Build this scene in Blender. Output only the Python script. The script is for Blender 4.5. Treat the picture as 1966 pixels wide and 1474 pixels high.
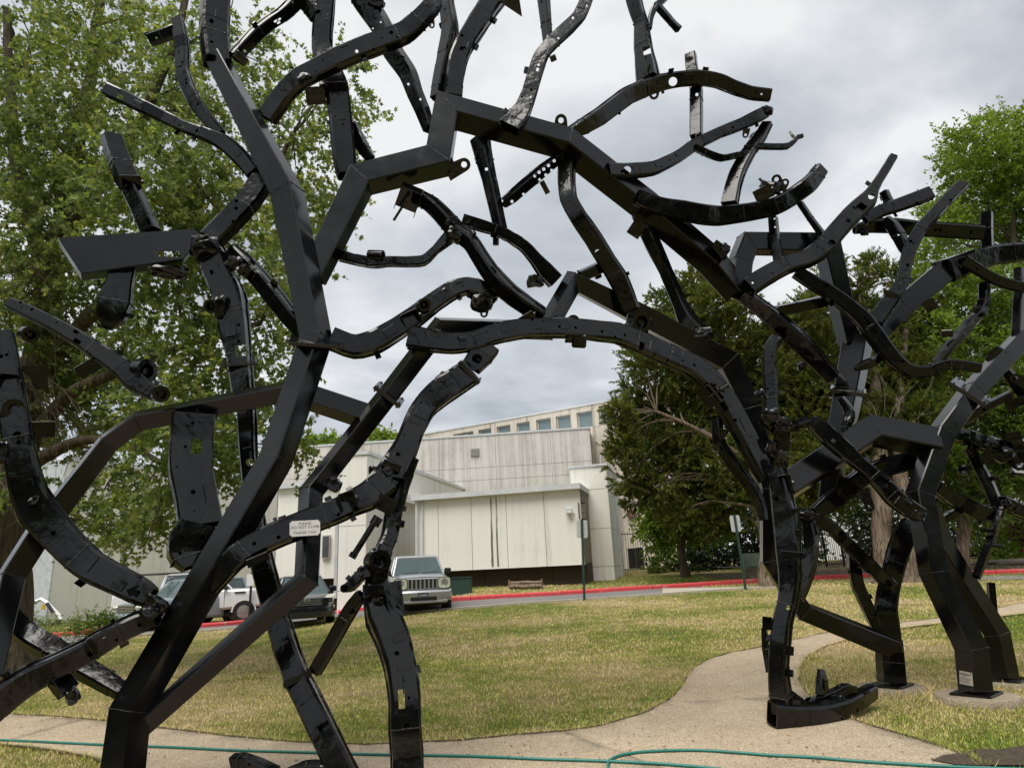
import bpy, bmesh, math, random
import numpy as np
from mathutils import Vector, Matrix, noise
from mathutils.geometry import delaunay_2d_cdt

for _o in list(bpy.data.objects):
    bpy.data.objects.remove(_o)
scene = bpy.context.scene
COL = scene.collection
R = math.radians

# ------------------------------------------------------------------ camera
EYE = Vector((0.0, 0.0, 1.6))
PITCH, ROLL, FPX = R(15.5), R(2.6), 1310.0
CXP, CYP = 983.0, 737.0
FWD = Vector((0, math.cos(PITCH), math.sin(PITCH)))
_r0 = Vector((1, 0, 0)); _u0 = Vector((0, -math.sin(PITCH), math.cos(PITCH)))
RGT = _r0 * math.cos(ROLL) - _u0 * math.sin(ROLL)
UPV = _r0 * math.sin(ROLL) + _u0 * math.cos(ROLL)
cam_d = bpy.data.cameras.new("camera")
cam_d.sensor_width = 36.0
cam_d.lens = 36.0 * FPX / 1966.0
cam_d.clip_start = 0.05
cam_d.clip_end = 2000.0
cam = bpy.data.objects.new("camera", cam_d)
COL.objects.link(cam)
cam.matrix_world = Matrix(((RGT.x, UPV.x, -FWD.x, EYE.x), (RGT.y, UPV.y, -FWD.y, EYE.y),
                           (RGT.z, UPV.z, -FWD.z, EYE.z), (0, 0, 0, 1)))
scene.camera = cam

# ------------------------------------------------------------------ sky and sun
SUN_EL, SUN_AZ = R(64), R(215)      # behind and to the left of the camera, veiled by cloud
world = bpy.data.worlds.new("World")
scene.world = world
world.use_nodes = True
wn, wl = world.node_tree.nodes, world.node_tree.links
for n_ in list(wn):
    wn.remove(n_)
w_out = wn.new('ShaderNodeOutputWorld')
w_add = wn.new('ShaderNodeAddShader')
w_bg1 = wn.new('ShaderNodeBackground'); w_bg2 = wn.new('ShaderNodeBackground')
w_sky = wn.new('ShaderNodeTexSky'); w_sky.sky_type = 'NISHITA'; w_sky.sun_disc = False
w_sky.sun_elevation = SUN_EL; w_sky.sun_rotation = SUN_AZ
w_bg1.inputs['Strength'].default_value = 0.012
wl.new(w_sky.outputs[0], w_bg1.inputs['Color'])
w_tc = wn.new('ShaderNodeTexCoord')
w_sep = wn.new('ShaderNodeSeparateXYZ'); wl.new(w_tc.outputs['Generated'], w_sep.inputs[0])
def wmath(op, a, b):
    m = wn.new('ShaderNodeMath'); m.operation = op
    for i, v in enumerate((a, b)):
        if isinstance(v, (int, float)): m.inputs[i].default_value = v
        else: wl.new(v, m.inputs[i])
    return m.outputs[0]
zc = wmath('ADD', wmath('MAXIMUM', w_sep.outputs['Z'], 0.0), 0.22)
w_cmb = wn.new('ShaderNodeCombineXYZ')
wl.new(wmath('DIVIDE', w_sep.outputs['X'], zc), w_cmb.inputs[0])
wl.new(wmath('DIVIDE', w_sep.outputs['Y'], zc), w_cmb.inputs[1])
w_n1 = wn.new('ShaderNodeTexNoise'); w_n1.inputs['Scale'].default_value = 1.7
w_n1.inputs['Detail'].default_value = 7.0; w_n1.inputs['Roughness'].default_value = 0.5
w_n1.inputs['Distortion'].default_value = 0.35
w_off = wn.new('ShaderNodeVectorMath'); w_off.operation = 'ADD'; w_off.inputs[1].default_value = (14.8, 7.6, 0)
wl.new(w_cmb.outputs[0], w_off.inputs[0]); wl.new(w_off.outputs[0], w_n1.inputs['Vector'])
w_n2 = wn.new('ShaderNodeTexNoise'); w_n2.inputs['Scale'].default_value = 5.5; w_n2.inputs['Detail'].default_value = 6.0
wl.new(w_off.outputs[0], w_n2.inputs['Vector'])
w_ramp = wn.new('ShaderNodeValToRGB')
w_ramp.color_ramp.elements[0].position = 0.37; w_ramp.color_ramp.elements[0].color = (0.42, 0.46, 0.50, 1)
w_ramp.color_ramp.elements[1].position = 0.60; w_ramp.color_ramp.elements[1].color = (0.86, 0.865, 0.87, 1)
_e = w_ramp.color_ramp.elements.new(0.48); _e.color = (0.60, 0.63, 0.665, 1)
wl.new(wmath('ADD', wmath('MULTIPLY', w_n1.outputs['Fac'], 0.8), wmath('MULTIPLY', w_n2.outputs['Fac'], 0.2)), w_ramp.inputs['Fac'])
wl.new(w_ramp.outputs['Color'], w_bg2.inputs['Color'])
w_bg2.inputs['Strength'].default_value = 1.0
wl.new(w_bg1.outputs[0], w_add.inputs[0]); wl.new(w_bg2.outputs[0], w_add.inputs[1])
wl.new(w_add.outputs[0], w_out.inputs['Surface'])

sun_d = bpy.data.lights.new("sun", 'SUN')
sun_d.energy = 3.7; sun_d.angle = R(42); sun_d.color = (1.0, 0.955, 0.88)
sun = bpy.data.objects.new("sun", sun_d); COL.objects.link(sun)
_sd = Vector((math.sin(SUN_AZ) * math.cos(SUN_EL), math.cos(SUN_AZ) * math.cos(SUN_EL), math.sin(SUN_EL)))
sun.rotation_euler = _sd.to_track_quat('Z', 'Y').to_euler()
scene.view_settings.view_transform = 'Standard'
try: scene.view_settings.look = 'None'
except Exception: pass
scene.view_settings.exposure = 0.0
scene.view_settings.gamma = 1.0
scene.view_settings.use_curve_mapping = False

# ------------------------------------------------------------------ helpers
def ray(x, y):
    return (FWD * FPX + RGT * (x - CXP) + UPV * (CYP - y)).normalized()

def P3(x, y, Y):
    """the point at forward distance Y metres that the photograph shows at x, y"""
    d = ray(x, y)
    return EYE + d * (Y / d.y)

def mpp(p):
    return (p - EYE).dot(FWD) / FPX

def terrain(x, y):
    t = max(0.0, y - 7.0)
    s = t * t / (t + 1.2)
    z = 0.043 * s + 0.022 * max(0.0, y - 22.0) * (1 if y < 36 else 0) + (0.022 * 14 if y >= 36 else 0)
    if y > 36: z -= 0.043 * (y - 36) * 0.8
    u = max(0.0, min(1.0, (x + 9.0) / 7.5))
    z *= 0.2 + 0.8 * u * u * (3 - 2 * u)
    z += 0.02 * noise.noise(Vector((x * 0.25, y * 0.25, 0.3))) * min(1.0, max(0, (y - 5) / 6))
    return z

def GP(x, y):
    """where the ray through x, y meets the ground"""
    d = ray(x, y)
    t = 1.0
    prev = t
    while t < 400:
        p = EYE + d * t
        if p.z <= terrain(p.x, p.y):
            a, b = prev, t
            for _ in range(30):
                m = (a + b) / 2; q = EYE + d * m
                if q.z <= terrain(q.x, q.y): b = m
                else: a = m
            q = EYE + d * b
            return Vector((q.x, q.y, terrain(q.x, q.y)))
        prev = t
        t += 0.1 + t * 0.01
    q = EYE + d * 60
    return Vector((q.x, q.y, terrain(q.x, q.y)))

def mesh_obj(name, mesh, mat=None, parent=None, **props):
    o = bpy.data.objects.new(name, mesh)
    COL.objects.link(o)
    if mat is not None and len(mesh.materials) == 0: mesh.materials.append(mat)
    if parent is not None:
        o.parent = parent
        off = Vector((0, 0, 0)); q = parent
        while q is not None:
            off += q.location; q = q.parent
        if not props.pop('local', False): o.location = -off
    props.pop('local', None)
    for k_, v_ in props.items(): o[k_] = v_
    return o

def bm_obj(name, bm, mat=None, parent=None, sharp=24, **props):
    if sharp:
        bm.normal_update()
        for f in bm.faces: f.smooth = True
        lim = R(sharp)
        for e in bm.edges:
            if len(e.link_faces) != 2 or e.calc_face_angle(4) > lim: e.smooth = False
    me = bpy.data.meshes.new(name)
    bm.to_mesh(me); bm.free()
    return mesh_obj(name, me, mat, parent, **props)

def empty(name, loc, label, cat, group=None, rotz=0.0, kind=None):
    o = bpy.data.objects.new(name, None); COL.objects.link(o)
    o.location = loc; o.rotation_euler = (0, 0, rotz)
    o.empty_display_size = 0.2
    if label: o['label'] = label
    if cat: o['category'] = cat
    if group: o['group'] = group
    if kind: o['kind'] = kind
    return o

def box(bm, c, s, rot=None, bev=0.0):
    """box with centre c and size s; rot = 3x3 matrix"""
    rot = rot or Matrix.Identity(3)
    M = Matrix.Translation(Vector(c)) @ rot.to_4x4() @ Matrix.Diagonal((s[0], s[1], s[2], 1))
    g = bmesh.ops.create_cube(bm, size=1.0, matrix=M)
    if bev > 0:
        es = {e for v in g['verts'] for e in v.link_edges}
        bmesh.ops.bevel(bm, geom=list(es), offset=bev, segments=1, affect='EDGES')

def cyl(bm, p0, p1, r0, r1=None, seg=12, caps=True):
    p0, p1 = Vector(p0), Vector(p1); r1 = r0 if r1 is None else r1
    d = p1 - p0; L = d.length
    M = Matrix.Translation((p0 + p1) / 2) @ d.to_track_quat('Z', 'Y').to_matrix().to_4x4()
    bmesh.ops.create_cone(bm, cap_ends=caps, segments=seg, radius1=r0, radius2=r1, depth=L, matrix=M)

def tube_path(bm, pts, rad, seg=7):
    """round tube along pts; rad = list or number"""
    pts = [Vector(p) for p in pts]; n = len(pts)
    rad = rad if isinstance(rad, (list, tuple)) else [rad] * n
    rings = []; fr = None
    for i in range(n):
        t = (pts[min(i + 1, n - 1)] - pts[max(i - 1, 0)])
        if t.length < 1e-7: t = Vector((0, 0, 1))
        t.normalize()
        if fr is None:
            a = Vector((0, 0, 1)) if abs(t.z) < .9 else Vector((1, 0, 0))
            fr = t.cross(a).normalized()
        else:
            fr = (fr - t * fr.dot(t)).normalized()
        b = t.cross(fr)
        rings.append([bm.verts.new(pts[i] + (fr * math.cos(2 * math.pi * j / seg) + b * math.sin(2 * math.pi * j / seg)) * rad[i]) for j in range(seg)])
    for i in range(n - 1):
        for j in range(seg):
            bm.faces.new((rings[i][j], rings[i][(j + 1) % seg], rings[i + 1][(j + 1) % seg], rings[i + 1][j]))
    bm.faces.new(list(reversed(rings[0]))); bm.faces.new(rings[-1])

def catmull(pts, sub):
    """pts: list of tuples/lists of floats (any dimension)"""
    A = [np.array(p, float) for p in pts]
    if len(A) < 3 or sub < 2:
        return [tuple(a) for a in A]
    out = []
    for i in range(len(A) - 1):
        p0 = A[i - 1] if i > 0 else 2 * A[0] - A[1]
        p1, p2 = A[i], A[i + 1]
        p3 = A[i + 2] if i + 2 < len(A) else 2 * A[-1] - A[-2]
        for s in range(sub):
            t = s / sub
            out.append(tuple(0.5 * (2 * p1 + (p2 - p0) * t + (2 * p0 - 5 * p1 + 4 * p2 - p3) * t * t + (3 * p1 - p0 - 3 * p2 + p3) * t ** 3)))
    out.append(tuple(A[-1]))
    return out

def soften(pts, sub=1):
    """straight runs joined by short bends: each corner becomes three points"""
    A = [np.array(p, float) for p in pts]
    if len(A) < 3: return [tuple(a) for a in A]
    out = [tuple(A[0])]
    for a, b, c in zip(A, A[1:], A[2:]):
        u, v = (a - b), (c - b)
        lu, lv = np.linalg.norm(u[:3]), np.linalg.norm(v[:3])
        cosang = float(np.dot(u[:3], v[:3]) / (lu * lv + 1e-12))
        if cosang < -0.995:
            out.append(tuple(b)); continue
        k = min(0.30, 0.10 / max(lu, 1e-6)); k2 = min(0.30, 0.10 / max(lv, 1e-6))
        p, q = b + u * k, b + v * k2
        m = (p + q) * .25 + b * .5
        out += [tuple(p), tuple(m), tuple(q)]
    out.append(tuple(A[-1]))
    res = [out[0]]
    for a, b in zip(out, out[1:]):
        a_, b_ = np.array(a), np.array(b); L = np.linalg.norm((b_ - a_)[:3]); n = max(1, int(L / 0.13))
        for i in range(1, n + 1): res.append(tuple(a_ + (b_ - a_) * (i / n)))
    return res

# ------------------------------------------------------------------ materials
class NT:
    def __init__(s, name):
        s.m = bpy.data.materials.new(name); s.m.use_nodes = True
        s.n, s.l = s.m.node_tree.nodes, s.m.node_tree.links
        s.bsdf = s.n['Principled BSDF']
        s.tc = None
    def new(s, t, **kw):
        q = s.n.new(t)
        for k_, v_ in kw.items(): setattr(q, k_, v_)
        return q
    def co(s, kind='Object', scale=(1, 1, 1)):
        if s.tc is None: s.tc = s.new('ShaderNodeTexCoord')
        mp = s.new('ShaderNodeMapping'); mp.inputs['Scale'].default_value = scale
        s.l.new(s.tc.outputs[kind], mp.inputs['Vector'])
        return mp.outputs[0]
    def noise(s, scale, detail=4, rough=0.55, co=None, dist=0.0):
        q = s.new('ShaderNodeTexNoise'); q.inputs['Scale'].default_value = scale
        q.inputs['Detail'].default_value = detail; q.inputs['Roughness'].default_value = rough
        q.inputs['Distortion'].default_value = dist
        s.l.new(co if co is not None else s.co(), q.inputs['Vector'])
        return q.outputs['Fac']
    def voro(s, scale, co=None, feat='F1'):
        q = s.new('ShaderNodeTexVoronoi'); q.feature = feat; q.inputs['Scale'].default_value = scale
        s.l.new(co if co is not None else s.co(), q.inputs['Vector'])
        return q
    def ramp(s, fac, stops):
        q = s.new('ShaderNodeValToRGB'); e = q.color_ramp.elements
        while len(e) > 1: e.remove(e[-1])
        e[0].position = stops[0][0]; e[0].color = (*stops[0][1], 1)
        for p, c in stops[1:]:
            x = e.new(p); x.color = (*c, 1)
        s.l.new(fac, q.inputs['Fac'])
        return q.outputs['Color']
    def mix(s, fac, a, b, mode='MIX'):
        q = s.new('ShaderNodeMix'); q.data_type = 'RGBA'; q.blend_type = mode
        for sock, v in ((q.inputs['Factor'], fac), (q.inputs['A'], a), (q.inputs['B'], b)):
            if isinstance(v, (int, float)): sock.default_value = v
            elif isinstance(v, tuple): sock.default_value = (*v, 1)
            else: s.l.new(v, sock)
        # colour sockets are the third pair
        return q.outputs['Result']
    def mixc(s, fac, a, b, mode='MIX'):
        q = s.new('ShaderNodeMixRGB'); q.blend_type = mode
        for sock, v in ((q.inputs[0], fac), (q.inputs[1], a), (q.inputs[2], b)):
            if isinstance(v, (int, float)): sock.default_value = v
            elif isinstance(v, tuple): sock.default_value = (*v, 1)
            else: s.l.new(v, sock)
        return q.outputs[0]
    def math(s, op, a, b=0.0, clamp=False):
        q = s.new('ShaderNodeMath', operation=op); q.use_clamp = clamp
        for i, v in enumerate((a, b)):
            if isinstance(v, (int, float)): q.inputs[i].default_value = v
            else: s.l.new(v, q.inputs[i])
        return q.outputs[0]
    def bump(s, h, strength=0.3, dist=0.01):
        q = s.new('ShaderNodeBump'); q.inputs['Strength'].default_value = strength
        q.inputs['Distance'].default_value = dist
        s.l.new(h, q.inputs['Height']); s.l.new(q.outputs[0], s.bsdf.inputs['Normal'])
        return q
    def set(s, **kw):
        for k_, v_ in kw.items():
            k_ = k_.replace('_', ' ')
            sock = s.bsdf.inputs[k_]
            if isinstance(v_, (int, float)): sock.default_value = v_
            elif isinstance(v_, tuple): sock.default_value = (*v_, 1) if len(v_) == 3 else v_
            else: s.l.new(v_, sock)
        return s

def simple(name, col, rough=0.5, metal=0.0, spec=0.5, var=0.12, coat=0.0, nscale=6.0):
    t = NT(name)
    nz = t.noise(nscale, 5, 0.6)
    a = tuple(c * (1 - var) for c in col); b = tuple(min(1, c * (1 + var)) for c in col)
    t.set(Base_Color=t.ramp(nz, [(0.3, a), (0.7, b)]), Roughness=rough, Metallic=metal)
    t.bsdf.inputs['Specular IOR Level'].default_value = spec
    t.bsdf.inputs['Coat Weight'].default_value = coat
    return t.m

M = {}
# glossy black brushed-on enamel
t = NT('black_enamel')
blot = t.noise(2.3, 5, 0.6, dist=0.6)
fine = t.noise(30, 3, 0.6)
t.set(Base_Color=t.ramp(blot, [(0.3, (0.0028, 0.0028, 0.003)), (0.62, (0.0045, 0.0045, 0.0048)), (0.8, (0.009, 0.0085, 0.008))]),
      Roughness=t.math('ADD', t.math('MULTIPLY', blot, 0.24), 0.05))
t.bsdf.inputs['Specular IOR Level'].default_value = 0.42
t.bump(t.math('ADD', t.math('MULTIPLY', t.noise(4, 3, 0.5), 1.0), t.math('MULTIPLY', fine, 0.05)), 0.16, 0.02)
M['black'] = t.m
t = NT('black_enamel_stamped')
blot = t.noise(3.1, 5, 0.6, dist=0.9)
h1 = t.noise(6, 3, 0.5); h2 = t.noise(40, 3, 0.6)
t.set(Base_Color=t.ramp(blot, [(0.3, (0.0025, 0.0025, 0.0028)), (0.6, (0.0042, 0.0042, 0.0045)), (0.85, (0.010, 0.0095, 0.009))]),
      Roughness=t.math('ADD', t.math('MULTIPLY', blot, 0.22), 0.03))
t.bsdf.inputs['Specular IOR Level'].default_value = 0.40
t.bump(t.math('ADD', h1, t.math('MULTIPLY', h2, 0.015)), 0.26, 0.03)
M['stamped'] = t.m
t = NT('weld_metal_painted')
t.set(Base_Color=(0.012, 0.012, 0.012), Roughness=0.2)
t.bump(t.noise(150, 3, 0.6), 0.8, 0.01)
M['weld'] = t.m

def grass_cols(t):
    big = t.noise(0.26, 3, 0.55, co=t.co(scale=(1, 1, 0.0)))
    mid = t.noise(2.2, 4, 0.65, co=t.co(scale=(1, 1, 0.0)))
    f = t.math('ADD', t.math('MULTIPLY', big, 0.72), t.math('MULTIPLY', mid, 0.38))
    return f
t = NT('lawn_soil')
f = grass_cols(t)
sp = t.noise(70, 3, 0.75)
c1 = t.ramp(f, [(0.38, (0.12, 0.17, 0.03)), (0.49, (0.21, 0.23, 0.06)), (0.57, (0.36, 0.31, 0.12)), (0.68, (0.50, 0.39, 0.22))])
t.set(Base_Color=t.mixc(t.math('MULTIPLY', sp, 0.9, True), c1, t.mixc(0.75, c1, (0.05, 0.042, 0.018)), 'MIX'), Roughness=0.95)
t.bsdf.inputs['Specular IOR Level'].default_value = 0.1
t.bump(t.noise(55, 4, 0.8), 1.0, 0.04)
M['lawn'] = t.m
t = NT('grass_blade')
f = grass_cols(t)
geo = t.new('ShaderNodeNewGeometry')
rp = geo.outputs['Random Per Island']
f2 = t.math('ADD', f, t.math('MULTIPLY', t.math('SUBTRACT', rp, 0.5), 0.22))
c1 = t.ramp(f2, [(0.37, (0.20, 0.31, 0.035)), (0.47, (0.38, 0.43, 0.07)), (0.545, (0.64, 0.57, 0.18)), (0.63, (0.88, 0.70, 0.40))])
t.set(Base_Color=c1, Roughness=0.7)
t.bsdf.inputs['Specular IOR Level'].default_value = 0.2
M['blade'] = t.m
# exposed aggregate concrete
t = NT('exposed_aggregate')
v = t.voro(115)
big = t.noise(0.8, 5, 0.6); mid = t.noise(6, 5, 0.7)
peb = t.ramp(v.outputs['Color'], [(0.12, (0.17, 0.12, 0.075)), (0.35, (0.37, 0.275, 0.175)), (0.62, (0.56, 0.44, 0.30)), (0.9, (0.80, 0.70, 0.55))])
pb2 = t.mixc(t.math('MULTIPLY', v.outputs['Distance'], 0.75, True), peb, (0.38, 0.30, 0.21))
tone = t.ramp(t.math('ADD', t.math('MULTIPLY', big, 0.6), t.math('MULTIPLY', mid, 0.4)), [(0.35, (0.74, 0.73, 0.70)), (0.65, (1.0, 1.02, 1.03))])
t.set(Base_Color=t.mixc(1.0, pb2, tone, 'MULTIPLY'), Roughness=0.9)
t.bump(v.outputs['Distance'], 0.7, -0.004)
M['aggregate'] = t.m
t = NT('rough_concrete')
v = t.voro(60); big = t.noise(2.5, 6, 0.7)
t.set(Base_Color=t.mixc(t.math('MULTIPLY', v.outputs['Distance'], 0.6, True), t.ramp(big, [(0.3, (0.22, 0.18, 0.12)), (0.7, (0.50, 0.42, 0.31))]), (0.16, 0.13, 0.09)), Roughness=0.95)
t.bump(t.math('ADD', t.noise(40, 5, 0.8), v.outputs['Distance']), 0.8, 0.01)
M['concrete'] = t.m
t = NT('asphalt')
big = t.noise(0.5, 5, 0.6); fn = t.noise(90, 2, 0.8)
t.set(Base_Color=t.mixc(t.math('MULTIPLY', fn, 0.5), t.ramp(big, [(0.3, (0.15, 0.145, 0.14)), (0.7, (0.225, 0.215, 0.205))]), (0.11, 0.105, 0.10)), Roughness=0.9)
t.bump(fn, 0.5, 0.006)
M['asphalt'] = t.m
t = NT('kerb_red_paint')
ch = t.noise(5, 6, 0.75)
t.set(Base_Color=t.ramp(ch, [(0.37, (0.40, 0.30, 0.25)), (0.43, (0.58, 0.07, 0.075)), (0.56, (0.66, 0.06, 0.07)), (0.7, (0.74, 0.13, 0.13))]), Roughness=0.8)
M['red'] = t.m
M['kerb'] = simple('kerb_concrete', (0.42, 0.38, 0.30), 0.9, nscale=4)
t = NT('mulch')
t.set(Base_Color=t.ramp(t.noise(24, 5, 0.75), [(0.3, (0.045, 0.032, 0.02)), (0.6, (0.13, 0.095, 0.06)), (0.8, (0.26, 0.2, 0.13))]), Roughness=1.0)
t.bump(t.noise(30, 4, 0.8), 1.0, 0.05)
M['mulch'] = t.m

def concrete_wall(name, base, dark, amount, sx=1.3):
    t = NT(name)
    streak = t.noise(1.0, 7, 0.66, co=t.co(scale=(sx * 2.2, sx * 2.2, 0.10)))
    patch = t.noise(0.35, 5, 0.6, co=t.co(scale=(1, 1, 1.2)))
    grit = t.noise(9, 5, 0.75, co=t.co(scale=(1, 1, 0.35)))
    s = t.math('ADD', t.math('MULTIPLY', streak, 0.55), t.math('ADD', t.math('MULTIPLY', patch, 0.25), t.math('MULTIPLY', grit, 0.2)))
    c = t.ramp(s, [(0.37, dark), (0.37 + amount, base), (0.7, tuple(min(0.9, x * 1.07) for x in base))])
    t.set(Base_Color=c, Roughness=0.92)
    t.bsdf.inputs['Specular IOR Level'].default_value = 0.15
    t.bump(grit, 0.25, 0.01)
    return t.m
M['wall_cream'] = concrete_wall('cream_precast', (0.82, 0.81, 0.75), (0.70, 0.68, 0.61), 0.10)
M['wall_grey'] = concrete_wall('weathered_precast', (0.68, 0.65, 0.61), (0.42, 0.385, 0.36), 0.16, 1.5)
M['wall_rib'] = concrete_wall('upper_precast', (0.62, 0.56, 0.48), (0.24, 0.20, 0.16), 0.13, 1.4)
M['coping'] = simple('metal_coping', (0.60, 0.62, 0.63), 0.45, nscale=2)
M['brown'] = simple('brown_recess_panel', (0.055, 0.036, 0.022), 0.8)
M['green_box'] = simple('green_metal', (0.022, 0.055, 0.045), 0.5)
M['win'] = simple('window_glass_tint', (0.16, 0.22, 0.23), 0.06, 0.0, 0.8, var=0.1)
M['win_dark'] = simple('dark_window_glass', (0.03, 0.035, 0.04), 0.05, 0.0, 0.8)
M['frame'] = simple('pale_window_frame', (0.5, 0.48, 0.44), 0.5)
M['seam_dark'] = simple('dark_joint', (0.26, 0.235, 0.20), 0.9)
M['hose'] = simple('teal_hose_rubber', (0.015, 0.17, 0.14), 0.4, 0, 0.5, nscale=3)
M['white'] = simple('white_print_plate', (0.78, 0.79, 0.80), 0.45, var=0.02)
M['ink'] = simple('dark_print', (0.04, 0.04, 0.045), 0.6)
M['plaque'] = simple('engraved_label_plate', (0.42, 0.38, 0.31), 0.5)
M['sign'] = simple('sign_back_aluminium', (0.52, 0.54, 0.54), 0.5, 0.2)
M['post_green'] = simple('dark_green_post', (0.018, 0.05, 0.038), 0.5)
M['fence'] = simple('black_fence_iron', (0.01, 0.01, 0.01), 0.5)
M['util'] = simple('pale_green_utility_box', (0.22, 0.29, 0.22), 0.6)
M['stone'] = simple('pale_flagstone', (0.42, 0.38, 0.31), 0.9)
# vehicles
M['silver'] = simple('silver_car_paint', (0.36, 0.375, 0.39), 0.3, 0.4, 0.5, 0.03, 0.6)
M['silver_blue'] = simple('blue_silver_car_paint', (0.34, 0.40, 0.45), 0.28, 0.4, 0.5, 0.03, 0.6)
M['white_paint'] = simple('white_car_paint', (0.78, 0.79, 0.80), 0.3, 0, 0.5, 0.02, 0.6)
M['black_paint'] = simple('black_car_paint', (0.012, 0.015, 0.017), 0.14, 0.1, 0.6, 0.03, 0.8)
M['glass'] = simple('car_glass', (0.055, 0.085, 0.085), 0.05, 0, 0.8, 0.1)
M['plastic'] = simple('black_car_plastic', (0.012, 0.012, 0.012), 0.5)
M['tyre'] = simple('tyre_rubber', (0.014, 0.014, 0.014), 0.8)
M['rim'] = simple('wheel_rim_alloy', (0.42, 0.42, 0.43), 0.35, 0.7)
M['lamp'] = simple('clear_headlight', (0.66, 0.68, 0.58), 0.12, 0.1, 0.8, 0.25, nscale=40)
M['chrome'] = simple('chrome_trim', (0.7, 0.7, 0.7), 0.15, 0.9)
M['plate'] = simple('dark_number_plate', (0.05, 0.06, 0.08), 0.4)
M['yellow'] = simple('yellow_machine_paint', (0.6, 0.38, 0.02), 0.5)
# bark and leaves
def bark(name, a, b, sx=14, sz=1.6):
    t = NT(name)
    f = t.noise(1.0, 6, 0.65, co=t.co(scale=(sx, sx, sz)))
    t.set(Base_Color=t.ramp(f, [(0.32, a), (0.68, b)]), Roughness=0.95)
    t.bsdf.inputs['Specular IOR Level'].default_value = 0.1
    t.bump(f, 1.0, 0.05)
    return t.m
M['bark_dark'] = bark('grey_brown_bark', (0.035, 0.028, 0.018), (0.14, 0.115, 0.08))
M['bark_cedar'] = bark('shredded_cedar_bark', (0.045, 0.033, 0.024), (0.30, 0.235, 0.175), 16, 0.9)
M['twig'] = simple('pale_dead_twig', (0.24, 0.215, 0.17), 0.9)
def leafmat(name, cols, transl=0.35, spec=0.3):
    t = NT(name)
    geo = t.new('ShaderNodeNewGeometry')
    patch = t.noise(0.55, 3, 0.6)
    f = t.math('ADD', t.math('MULTIPLY', geo.outputs['Random Per Island'], 0.55), t.math('MULTIPLY', patch, 0.5))
    c = t.ramp(f, cols)
    t.set(Base_Color=c, Roughness=0.55)
    t.bsdf.inputs['Specular IOR Level'].default_value = spec
    tr = t.new('ShaderNodeBsdfTranslucent')
    c2 = t.mixc(1.0, c, (1.3, 1.35, 0.7), 'MULTIPLY')
    t.l.new(c2, tr.inputs['Color'])
    mx = t.new('ShaderNodeMixShader'); mx.inputs[0].default_value = transl
    t.l.new(t.bsdf.outputs[0], mx.inputs[1]); t.l.new(tr.outputs[0], mx.inputs[2])
    t.l.new(mx.outputs[0], t.n['Material Output'].inputs['Surface'])
    return t.m
M['leaf_a'] = leafmat('oak_leaf_green', [(0.2, (0.075, 0.11, 0.034)), (0.45, (0.145, 0.195, 0.06)), (0.66, (0.225, 0.275, 0.09)), (0.88, (0.36, 0.34, 0.10))], 0.5)
M['leaf_cedar'] = leafmat('cedar_dark_green', [(0.2, (0.045, 0.066, 0.014)), (0.5, (0.10, 0.13, 0.028)), (0.72, (0.17, 0.185, 0.04)), (0.92, (0.25, 0.19, 0.06))], 0.35, 0.12)
M['leaf_bright'] = leafmat('bright_spring_green', [(0.2, (0.09, 0.15, 0.02)), (0.5, (0.16, 0.24, 0.035)), (0.8, (0.25, 0.34, 0.06))], 0.5)
M['leaf_shrub'] = leafmat('shrub_mid_green', [(0.2, (0.04, 0.07, 0.012)), (0.5, (0.09, 0.14, 0.025)), (0.85, (0.18, 0.24, 0.04))], 0.4)
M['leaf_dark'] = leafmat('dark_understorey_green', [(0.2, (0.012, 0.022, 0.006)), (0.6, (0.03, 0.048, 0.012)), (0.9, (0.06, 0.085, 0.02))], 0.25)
M['leaf_red'] = leafmat('dark_red_leaf', [(0.2, (0.04, 0.012, 0.012)), (0.8, (0.12, 0.03, 0.03))], 0.25)
# ------------------------------------------------------------------ ground
def cdt_patch(outline, step, zoff, name, mat, parent=None, edge_drop=0.0, **props):
    """a sheet over the terrain inside the outline (list of (x, y) metres)"""
    pts = []
    n = len(outline)
    for i in range(n):
        a, b = Vector(outline[i]), Vector(outline[(i + 1) % n])
        k = max(1, int((b - a).length / step))
        for j in range(k): pts.append(a.lerp(b, j / k))
    m = len(pts)
    xs = [p.x for p in pts]; ys = [p.y for p in pts]
    verts = list(pts)
    x = min(xs)
    while x < max(xs):
        y = min(ys)
        while y < max(ys):
            verts.append(Vector((x + random.uniform(-.1, .1) * step, y + random.uniform(-.1, .1) * step)))
            y += step
        x += step
    faces_in = [list(range(m))]
    vo, eo, fo, ov, oe, of = delaunay_2d_cdt(verts, [], faces_in, 1, 1e-5)
    bm = bmesh.new()
    bv = [bm.verts.new((v.x, v.y, terrain(v.x, v.y) + zoff)) for v in vo]
    for f in fo:
        try: bm.faces.new([bv[i] for i in f])
        except ValueError: pass
    bmesh.ops.delete(bm, geom=[v for v in bm.verts if not v.link_faces], context='VERTS')
    bm.normal_update()
    for f in bm.faces:
        if f.normal.z < 0: f.normal_flip()
    if edge_drop > 0:
        be = [e for e in bm.edges if len(e.link_faces) == 1]
        r = bmesh.ops.extrude_edge_only(bm, edges=be)
        for v in [g for g in r['geom'] if isinstance(g, bmesh.types.BMVert)]: v.co.z -= edge_drop
    for f in bm.faces: f.smooth = True
    me = bpy.data.meshes.new(name); bm.to_mesh(me); bm.free()
    return mesh_obj(name, me, mat, parent, **props)

def inside(poly, x, y):
    c = False; j = len(poly) - 1
    for i in range(len(poly)):
        xi, yi = poly[i]; xj, yj = poly[j]
        if (yi > y) != (yj > y) and x < (xj - xi) * (y - yi) / (yj - yi) + xi: c = not c
        j = i
    return c

def gp2(lst):
    return [tuple(GP(x, y).xy) for x, y in lst]

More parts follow.
